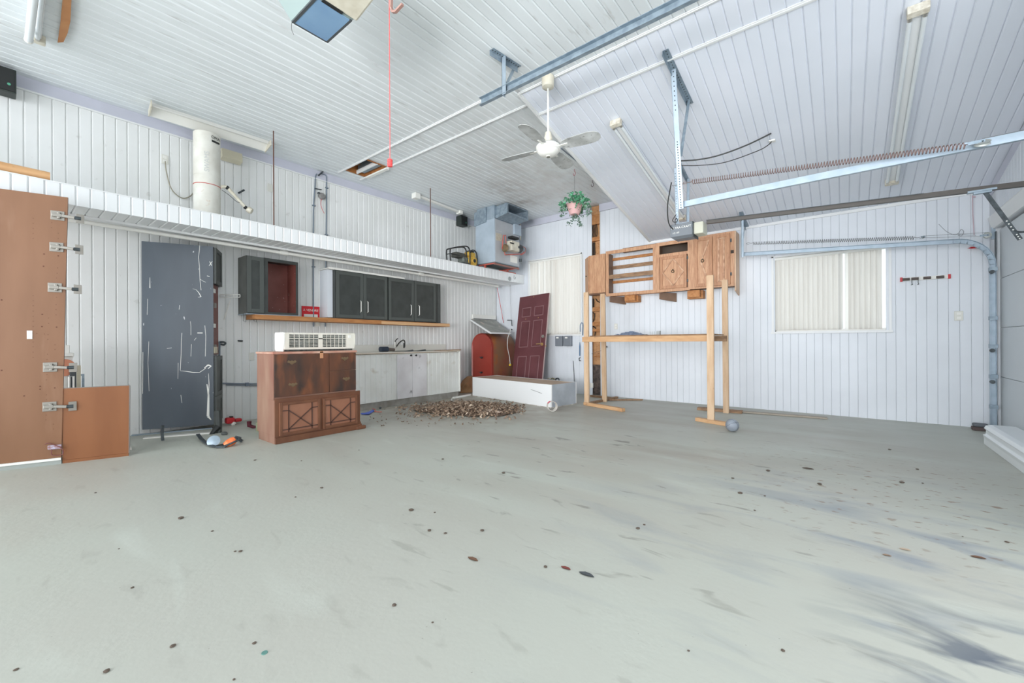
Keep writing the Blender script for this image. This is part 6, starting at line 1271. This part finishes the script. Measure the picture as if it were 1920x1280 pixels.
# ball
c = at(1373, 797, Z=.077); t = thing('ball', Vector((c.x, c.y, 0)), 'grey ball on the floor at the right foot of the rack', 'ball')
G().ball(c + Vector((0, 0, .001)), .076, 24, 14).ob('skin', mat('scuffed_grey_ball', (150, 158, 168), .45, c2=(136, 142, 152), sc=12), t, smooth=True)
for ax_ in ((.4, .8, .3), (-.5, .3, .8)):
    a_ = Vector(ax_).normalized(); u = a_.orthogonal().normalized(); w = a_.cross(u); G().tube([c + Vector((0, 0, .001)) + (u * math.cos(k * math.pi / 12) + w * math.sin(k * math.pi / 12)) * .0762 for k in range(24)], .0016, 4, True).ob('seam', DKGR, t)
# ---- oak wall cabinets
FYo = 7.40; oz0, oz1 = 1.985, 2.835
ox = lambda px: at(px, 500, Y=FYo).x
t = thing('oak_cabinet', (-3.9, FYo, 2.04), 'narrow angled oak end cabinet at the left end of the oak row', 'cabinet', 'oak wall cabinets')
xa, xb, xc_ = -4.155, ox(1104), ox(1135) - .004
P = [(xa, 7.686, 0), (xa, 7.62, 0), (xb, FYo + .02, 0), (xc_, FYo + .0, 0), (xc_, 7.686, 0)]
G().hexa([(a, b, 2.05) for a, b, _ in P], [(a, b, 2.80) for a, b, _ in P]).ob('carcass', OAK, t)
d = Vector((xb - xa, FYo + .02 - 7.62, 0)).normalized(); nn = Vector((d.y, -d.x, 0)); L_ = math.hypot(xb - xa, 7.6 - FYo)
p0_ = Vector((xa, 7.62, 0)) + nn * .002 + d * .01
G().hexa([p0_ + Vector((0, 0, 2.06)), p0_ + d * (L_ - .03) + Vector((0, 0, 2.06)), p0_ + d * (L_ - .03) + nn * .016 + Vector((0, 0, 2.06)), p0_ + nn * .016 + Vector((0, 0, 2.06))], [p0_ + Vector((0, 0, 2.79)), p0_ + d * (L_ - .03) + Vector((0, 0, 2.79)), p0_ + d * (L_ - .03) + nn * .016 + Vector((0, 0, 2.79)), p0_ + nn * .016 + Vector((0, 0, 2.79))]).ob('door', OAK, t, bev=.004)
c = p0_ + d * .1 + nn * .02 + Vector((0, 0, 2.42)); G().ball(c, .016).ob('knob', BLACK, t)
G().box(xa + .1, xc_ - .01, 7.45, 7.68, 2.03, 2.049).ob('bottom_board', mat('dark_underside', (128, 96, 74), .6), t)
def ob(nm, x0, x1, y0, y1, z0, z1, m=OAK, par=None, **k): return G().box(x0, x1, y0, y1, z0, z1).ob(nm, m, par or t, **k)
# open unit
x0, x1 = ox(1136), ox(1231)
t = thing('oak_cabinet', (x0, FYo, oz0), 'open oak cabinet frame without doors, showing a shelf and back rails', 'cabinet', 'oak wall cabinets')
ob('side_panel', x0, x0 + .016, FYo + .02, 7.69, oz0, oz1 - .03, OAKD); ob('side_panel', x1 - .016, x1, FYo + .02, 7.69, oz0, oz1 - .03, OAKD)
ob('stile', x0 - .002, x0 + .055, FYo, FYo + .019, oz0 - .02, oz1); ob('stile', x1 - .065, x1, FYo, FYo + .019, oz0 - .02, oz1); ob('rail', x0 + .055, x1 - .065, FYo, FYo + .019, oz1 - .062, oz1); ob('rail', x0 + .055, x1 - .065, FYo, FYo + .019, oz0 - .02, oz0 + .035)
ob('top_board', x0 + .25, x1, FYo + .02, 7.69, oz1 - .02, oz1 - .006, PINED)
for z, m_, h_ in ((2.69, PINEX, .05), (2.52, PINED, .065), (2.24, PINEX, .05)): ob('back_rail', x0 + .017, x1 - .017, 7.66, 7.69, z, z + h_, m_)
ob('shelf', x0 + .017, x1 - .017, FYo + .04, 7.60, 2.355, 2.375, PINEX); ob('shelf_lip', x0 + .017, x1 - .017, FYo + .022, FYo + .04, 2.30, 2.376, PINED)
ob('bottom_rail', x0 + .017, x1 - .017, 7.66, 7.69, oz0 + .0, oz0 + .03, PINEX)
# drawer + diamond door unit
x2 = ox(1293)
t = thing('oak_cabinet', (x1, FYo, oz0), 'oak cabinet with an empty drawer slot above a diamond carved door', 'cabinet', 'oak wall cabinets')
xl, xr = x1 + .001, x2
ob('carcass', xl, xr, FYo + .02, 7.69, oz0, oz1 - .28, OAKD); ob('side_panel', xl, xl + .016, FYo + .02, 7.69, oz1 - .28, oz1, OAKD); ob('side_panel', xr - .016, xr, FYo + .02, 7.69, oz1 - .28, oz1, OAKD); ob('top_board', xl + .017, xr - .017, FYo + .02, 7.69, oz1 - .016, oz1 - .001, OAKD)
ob('slot_back', xl + .017, xr - .017, 7.66, 7.69, oz1 - .27, oz1 - .017, mat('slot_dark', (86, 74, 64), .8)); ob('slot_rail', xl + .2, xr - .017, 7.56, 7.58, oz1 - .2, oz1 - .165, PINEX)
ob('stile', xl, xl + .05, FYo, FYo + .019, oz0 - .02, oz1 + .01); ob('stile', xr - .03, xr, FYo, FYo + .019, oz0 - .02, oz1 + .01); ob('rail', xl + .05, xr - .03, FYo, FYo + .019, oz1 - .05, oz1 + .01); ob('rail', xl + .05, xr - .03, FYo, FYo + .019, oz1 - .25, oz1 - .20); ob('rail', xl + .05, xr - .03, FYo, FYo + .019, oz0 - .02, oz0 + .03)
OAKF = mat('oak_frame', (192, 144, 108), .5, c2=(172, 122, 88), sc=9, st=(5, 5, .5), lo=.4, hi=.62, c3=(146, 100, 70), sc3=30, bump=.1)
def diamond(xl, xr, za, zb_, half=None):
    y = FYo - .002; d = ob('door', xl, xr, y - .014, y, za, zb_, OAK, bev=.002); w = .05
    ORG[d.name] = ORG[t.name]
    for r in ((xl, xl + w, za, zb_), (xr - w, xr, za, zb_), (xl + w, xr - w, za, za + w), (xl + w, xr - w, zb_ - w, zb_)): ob('door_frame', r[0], r[1], y - .026, y - .0145, r[2], r[3], OAKF, d, bev=.002)
    cx_, cz_ = (xl + xr) / 2, (za + zb_) / 2; ex, ez = (xr - xl) / 2 - w, (zb_ - za) / 2 - w
    Q = [(cx_ - ex, cz_), (cx_, cz_ + ez), (cx_ + ex, cz_), (cx_, cz_ - ez)]
    if half == 'l': Q = [(cx_ + ex, cz_ + ez), (cx_ - ex * .4, cz_), (cx_ + ex, cz_ - ez)]
    if half == 'n': Q = [(cx_ - ex * .5, cz_ + ez * .96), (cx_ + ex * .5, cz_ + ez * .96), (cx_ + ex * .5, cz_ - ez * .96), (cx_ - ex * .5, cz_ - ez * .96)]
    n_ = len(Q)
    for i in range(n_ if half != 'l' else 2): a, b = Q[i], Q[(i + 1) % n_]; G().beam((a[0], y - .020, a[1]), (b[0], y - .020, b[1]), .022, .014, (0, 1, 0)).ob('carved_moulding', mat('oak_moulding_worn', (214, 176, 144), .55, c2=(172, 128, 98), sc=14), d)
    return d, cx_, cz_
def wreath(x, z):
    y = FYo - .03; G().tube([(x + .022 * math.cos(a * math.pi / 6), y - .004, z + .022 * math.sin(a * math.pi / 6)) for a in range(12)], .006, 6, True).ob('ring_pull', mat('antique_bronze', (74, 66, 48), .5, .4), t); G().ball((x, y, z + .026), .012, 10, 6).ob('pull_base', MC['antique_bronze'], t)
_, cx_, cz_ = diamond(ox(1238), ox(1288), oz0 + .03, oz1 - .255); wreath(cx_, cz_ + .01)
for z in (oz0 + .12, oz1 - .34): ob('hinge', ox(1288) + .002, ox(1288) + .02, FYo - .02, FYo - .001, z, z + .045, DKST)
# double door unit
x3 = ox(1377)
t = thing('oak_cabinet', (x2, FYo, oz0), 'oak double door cabinet at the right end, with a long side board', 'cabinet', 'oak wall cabinets')
xl, xr = x2 + .001, x3
ob('carcass', xl, xr, FYo + .02, 7.69, oz0, oz1 + .015, OAKD); ob('face_frame', xl, xr, FYo, FYo + .019, oz0 - .01, oz1 + .02)
dA, cx_, cz_ = diamond(xl + .085, ox(1336), oz0 + .02, oz1 - .02, 'l'); wreath(cx_ - .01, cz_ + .02)
diamond(ox(1337), ox(1369.5), oz0 + .02, oz1 - .01, 'n')
for z in (oz0 + .16, oz1 - .15): ob('hinge', ox(1369.5) + .002, ox(1369.5) + .02, FYo - .02, FYo - .001, z, z + .05, DKST)
ob('dark_gap', ox(1369.5) + .005, ox(1376), FYo - .004, FYo - .0005, 2.50, 2.55, mat('gap_dark', (70, 60, 52), .8)); 
t0 = at(1377, 440, Y=FYo); xe = x3 + .003
G().hexa([(xe, FYo + .0, 1.90), (xe + .018, FYo + .0, 1.90), (xe + .018, 7.69, 1.845), (xe, 7.69, 1.845)], [(xe, FYo, oz1 + .02), (xe + .018, FYo, oz1 + .02), (xe + .018, 7.69, oz1 + .015), (xe, 7.69, oz1 + .015)]).ob('end_board', mat('pale_oak_side', (216, 182, 150), .5, c2=(206, 170, 138), sc=3), t)
for nm, lb, pa, pb, m_ in (('support_board', 'thin brown board under the open oak cabinet', (1144, 553), (1166, 567), OAKD), ('support_block', 'pine support block under the open oak cabinet', (1171, 552), (1190, 565), PINEX), ('support_board', 'thin brown board under the diamond door cabinet', (1237, 547), (1257, 562), OAKD), ('support_block', 'oak support block under the double door cabinet', (1289, 544), (1312, 558), PINEX)):
    a, b = at(*pa, Y=7.45), at(*pb, Y=7.45)
    if 'board' in nm: G().hexa([(a.x, 7.42, b.z + .02), (a.x + .015, 7.42, b.z + .02), (a.x + .22, 7.69, b.z - .02), (a.x + .2, 7.69, b.z - .02)], [(a.x, 7.42, oz0 - .022), (a.x + .015, 7.42, oz0 - .022), (a.x + .22, 7.69, oz0 - .022), (a.x + .2, 7.69, oz0 - .022)]).ob(nm, m_, label=lb, cat='board')
    else: G().box(a.x, b.x, 7.45, 7.54, b.z + .02, oz0 - .022).box(a.x - .03, b.x + .03, 7.54, 7.69, b.z, oz0 - .022).ob(nm, m_, label=lb, cat='block', bev=.002)
for x0_, x1_ in ((x0 + .3, x1 + .2), (ox(1322), ox(1352))): ob('loose_strip', x0_, x1_, 7.5, 7.66, oz1 + .024, oz1 + .034, PINED, t)
# ---- things on the back wall
WY = YB - .0
for lb, px in (('left of two small grey electrical boxes under the left window', 1047), ('right of two small grey electrical boxes under the left window', 1063.5)):
    c = at(px, 639, Y=WY - .08); t = thing('electrical_box', c - Vector((0, 0, .1)), lb, 'box', 'grey electrical boxes'); GB = mat('electrical_grey', (132, 138, 146), .5)
    G().box(c.x - .085, c.x + .085, WY - .08, WY, c.z - .11, c.z + .11).ob('enclosure', GB, t, bev=.006); G().box(c.x - .078, c.x + .07, WY - .088, WY - .0805, c.z - .10, c.z + .10).ob('cover', mat('electrical_cover', (122, 128, 136), .45), t, bev=.003); G().box(c.x - .05, c.x + .01, WY - .090, WY - .0885, c.z + .055, c.z + .085).ob('label_plate', PLW, t)
cord('blue_loop', mat('dusty_blue_cord', (104, 128, 156), .5), .008, [at(x, y, Y=WY - .03) for x, y in ((1088, 622), (1088, 610), (1090.5, 605), (1093, 609), (1092, 628))], 'dusty blue cord loop hanging right of the left window', 'cord')
c0, c1 = at(1087, 641, Y=WY - .03), at(1087, 667, Y=WY - .03); t = thing('blue_tool', c1, 'long blue handled tool hanging on the wall under the blue cord loop', 'tool'); G().tube([c0, lerp(c0, c1, .3), c1], [.004, .012, .012], 8).ob('handle', mat('blue_handle', (62, 104, 140), .4), t); G().tube([at(x, y, Y=WY - .03) for x, y in ((1088, 670), (1085.5, 672), (1086, 676), (1089, 676))], .008, 6).ob('tip', DKST, t)
cord('black_cable', BLACK, .005, [at(x, y, Y=WY - .02) for x, y in ((1074.5, 676), (1075.5, 690), (1077, 715))], 'short black cable on the wall above the grey end of the long box', 'cable')
outlet('faint white outlet on the back wall under the open oak cabinet', 1155, 612, Y=WY); outlet('white outlet low on the wall beside the missing plank, seen through the rack', 1104, 722, Y=WY, w=.09); outlet('white outlet on the back wall near the garage door', 1797.5, 592, Y=WY, w=.08, h=.12)
p = at(1109, 722, Y=WY + .02); G().box(GAP[0] + .0, GAP[0] + .05, WY - .002, WY + .03, p.z - .05, p.z + .05).ob('junction_plate', PLW, label='bright white plate at the lower end of the missing plank', cat='plate')
t = thing('dark_clip', at(1135, 651, Y=WY - .03), 'small dark clamp on the wall between the left rack posts', 'clamp'); G().beam(at(1131, 654, Y=WY - .03), at(1138, 649, Y=WY - .03), .02, .03).ob('jaw', DKST, t); G().beam(at(1131, 656, Y=WY - .03), at(1109, 663, Y=WY - .0), .004, .004).ob('wire', DKST, t)
for k, px in enumerate((1030, 1036, 1045)):
    c = at(px, 712, Y=7.45); rr = .05; m_ = (PVC, mat('olive_plastic', (128, 124, 88), .5), DKST)[k]
    t = thing('round_fitting', Vector((c.x, 7.45, 0)), ('cream round fitting standing behind the long box', 'olive round fitting standing behind the long box', 'dark round fitting standing behind the long box')[k], 'fitting', 'fittings behind the long box')
    G().cyl((c.x, 7.45, 0), (c.x, 7.45, c.z - rr * .6), .02, n=8).ob('stem', m_, t); G().lathe([(rr * .6, -.02), (rr, 0), (rr * .6, .02), (rr * .5, 0), (rr * .6, -.02)], (c.x, 7.45, c.z), (.3, -1, .2), 16).ob('ring', m_, t)
# tool holder
pa, pb = at(1690, 524, Y=WY - .02), at(1780, 518, Y=WY - .02)
t = thing('tool_holder', pa, 'white and red wall tool holder with four rollers, right of the right window', 'rack')
G().beam(Vector((pa.x, WY - .012, pa.z)), Vector((pb.x, WY - .012, pb.z)), .022, .045).ob('rail', PLW, t)
for e in (pa, pb): G().box(e.x - .012, e.x + .012, WY - .03, WY, e.z - .028, e.z + .028).ob('end_cap', RED, t)
for px in (1699, 1716, 1739, 1763):
    c = lerp(pa, pb, (px - 1690) / 90); G().cyl((c.x - .035, WY - .045, c.z - .002), (c.x + .035, WY - .045, c.z - .002), .018, n=10).ob('roller', mat('dark_roller', (92, 82, 78), .6), t)
for px in (1710, 1722): c = lerp(pa, pb, (px - 1690) / 90); G().tube(bez([c + Vector((0, -.03, -.01)), c + Vector((.0, -.035, -.06)), c + Vector((.005, -.04, -.08)), c + Vector((-.01, -.05, -.085))], 4), .004, 5).ob('hook', DKST, t)
c = at(1826, 463.5, Y=WY - .03); G().hexa([c + Vector(v) for v in ((-.055, 0, -.006), (-.02, 0, -.014), (.05, 0, -.013), (.055, 0, 0))], [c + Vector(v) for v in ((-.055, .02, -.004), (-.02, .02, .012), (.05, .02, .014), (.055, .02, .004))]).ob('red_paddle', RED, label='flat red handle on the wall under the bend of the farther door track', cat='handle')
t = thing('pink_cord', at(1826, 440, Y=WY - .03), 'thin pinkish cord hanging by the upper right corner of the back wall', 'cord'); G().tube([at(1823.5, 366, Y=WY - .03), at(1824, 400, Y=WY - .03), at(1826.5, 440, Y=WY - .03)], .004, 5).ob('cord', mat('dusty_pink_cord', (196, 164, 172), .6), t); G().cyl(at(1823.5, 369, Y=WY - .03), at(1829, 369, Y=WY - .03), .008).ob('knot', MC['dusty_pink_cord'], t)
c = Vector((1.27, 7.50, 0)); t = thing('dark_boot', c, 'dark worn block on the floor in the back right corner', 'block'); G().box(1.20, 1.34, 7.42, 7.52, 0, .045).ob('sole', mat('worn_brown', (88, 74, 72), .7), t, bev=.01); G().box(1.21, 1.335, 7.43, 7.53, .0455, .085).ob('body', mat('worn_grey_block', (104, 108, 114), .7), t, bev=.015)
# white aluminium beam along the garage door
t = thing('white_sill_beam', (1.25, 4.6, 0), 'long glossy white profiled beam on the floor along the garage door', 'beam')
prof = [(1.135, .0), (1.135, .065), (1.128, .10), (1.150, .112), (1.150, .150), (1.135, .168), (1.150, .198), (1.19, .208), (1.36, .208), (1.36, 0)]
G().prism([(x, 3.2, z) for x, z in prof], (0, 3.33, 0)).ob('profile', mat('glossy_white_aluminium', (238, 242, 244), .25), t, bev=.004)
# small debris on the floor
CL = mat('dark_dirt_clod', (96, 84, 74), .9); CLB = mat('brown_leaf_bit', (112, 84, 66), .9)
base = None
specks = [(179, 924), (30, 1256), (200, 1259), (223, 1029), (248, 1102), (339, 972), (398, 996), (441, 1034), (451, 1034), (554, 932), (603, 915), (324, 1212), (439, 1274), (477, 1206), (739, 1135), (811, 1167), (805, 995), (771, 957), (815, 961), (904, 995), (835, 1000), (673, 844), (830, 861), (944, 887), (565, 864), (478, 863), (1023, 1063), (1291, 1220), (1468, 1220), (1388, 925), (1434, 930), (1374, 897), (1440, 883), (1415, 957), (1668, 843), (1537, 908), (1208, 984), (1196, 991), (1888, 1017), (1730, 906), (1720, 880), (1691, 905), (1805, 1006)]
for i, (x, y) in enumerate(specks):
    c = at(x, y, Z=0); s = .004 + .0022 * ((i * 7) % 3)
    if y < 1000: s *= 1.7
    if base is None:
        g = G(); g.ball((0, 0, .5), 1, 8, 5, .5); g.v = [Vector((v.x * random.uniform(.75, 1.15), v.y * random.uniform(.75, 1.15), v.z)) for v in g.v]; base = g.ob('dirt_clod', CL, label='small dark dirt clod on the concrete floor', cat='dirt clod', group='dirt clods on the floor', smooth=True); o = base
    else: o = base.copy(); col.objects.link(o)
    o.location = c; o.scale = (s * 1.3, s * 1.1, s * .8); o.rotation_euler.z = i * 1.3
bits = [(887, 1049, .035, 'brown curled leaf on the floor in the middle foreground', CLB), (1061, 1066, .028, 'small dark red leaf on the middle foreground floor', mat('red_leaf', (120, 60, 54), .8)), (1100, 1078, .04, 'grey leaf right of the dark red one', DKGR), (1834, 1046, .03, 'brown leaf near the right edge of the floor', CLB), (1697, 1031, .025, 'pale leaf near the right edge of the floor', LM[2]), (1515, 879, .045, 'thin dark twig on the right half of the floor', CL), (1663, 1042, .02, 'tan leaf left of the pale one on the right floor', LM[0])]
for x, y, s, lb, m_ in bits:
    c = at(x, y, Z=0); c.z = .006; G().add([c + Vector(v) * s for v in ((-1, -.1, 0), (-.3, .25, .08), (.5, .2, .1), (1, 0, 0), (.4, -.25, .05), (-.4, -.3, 0))] + [c + Vector(v) * s - Vector((0, 0, .003)) for v in ((-1, -.1, 0), (-.3, .25, .08), (.5, .2, .1), (1, 0, 0), (.4, -.25, .05), (-.4, -.3, 0))], [(0, 5, 1), (1, 5, 4, 2), (2, 4, 3), (7, 11, 6), (8, 10, 11, 7), (9, 10, 8)]).ob('leaf', m_, label=lb, cat='leaf')
c = at(990, 1224, Z=0) if False else at(496, 1224, Z=0); G().cyl(c, c + Vector((0, 0, .003)), .010, n=12).ob('green_disc', mat('green_token', (96, 140, 132), .5), label='tiny green disc on the floor at the bottom left', cat='disc')
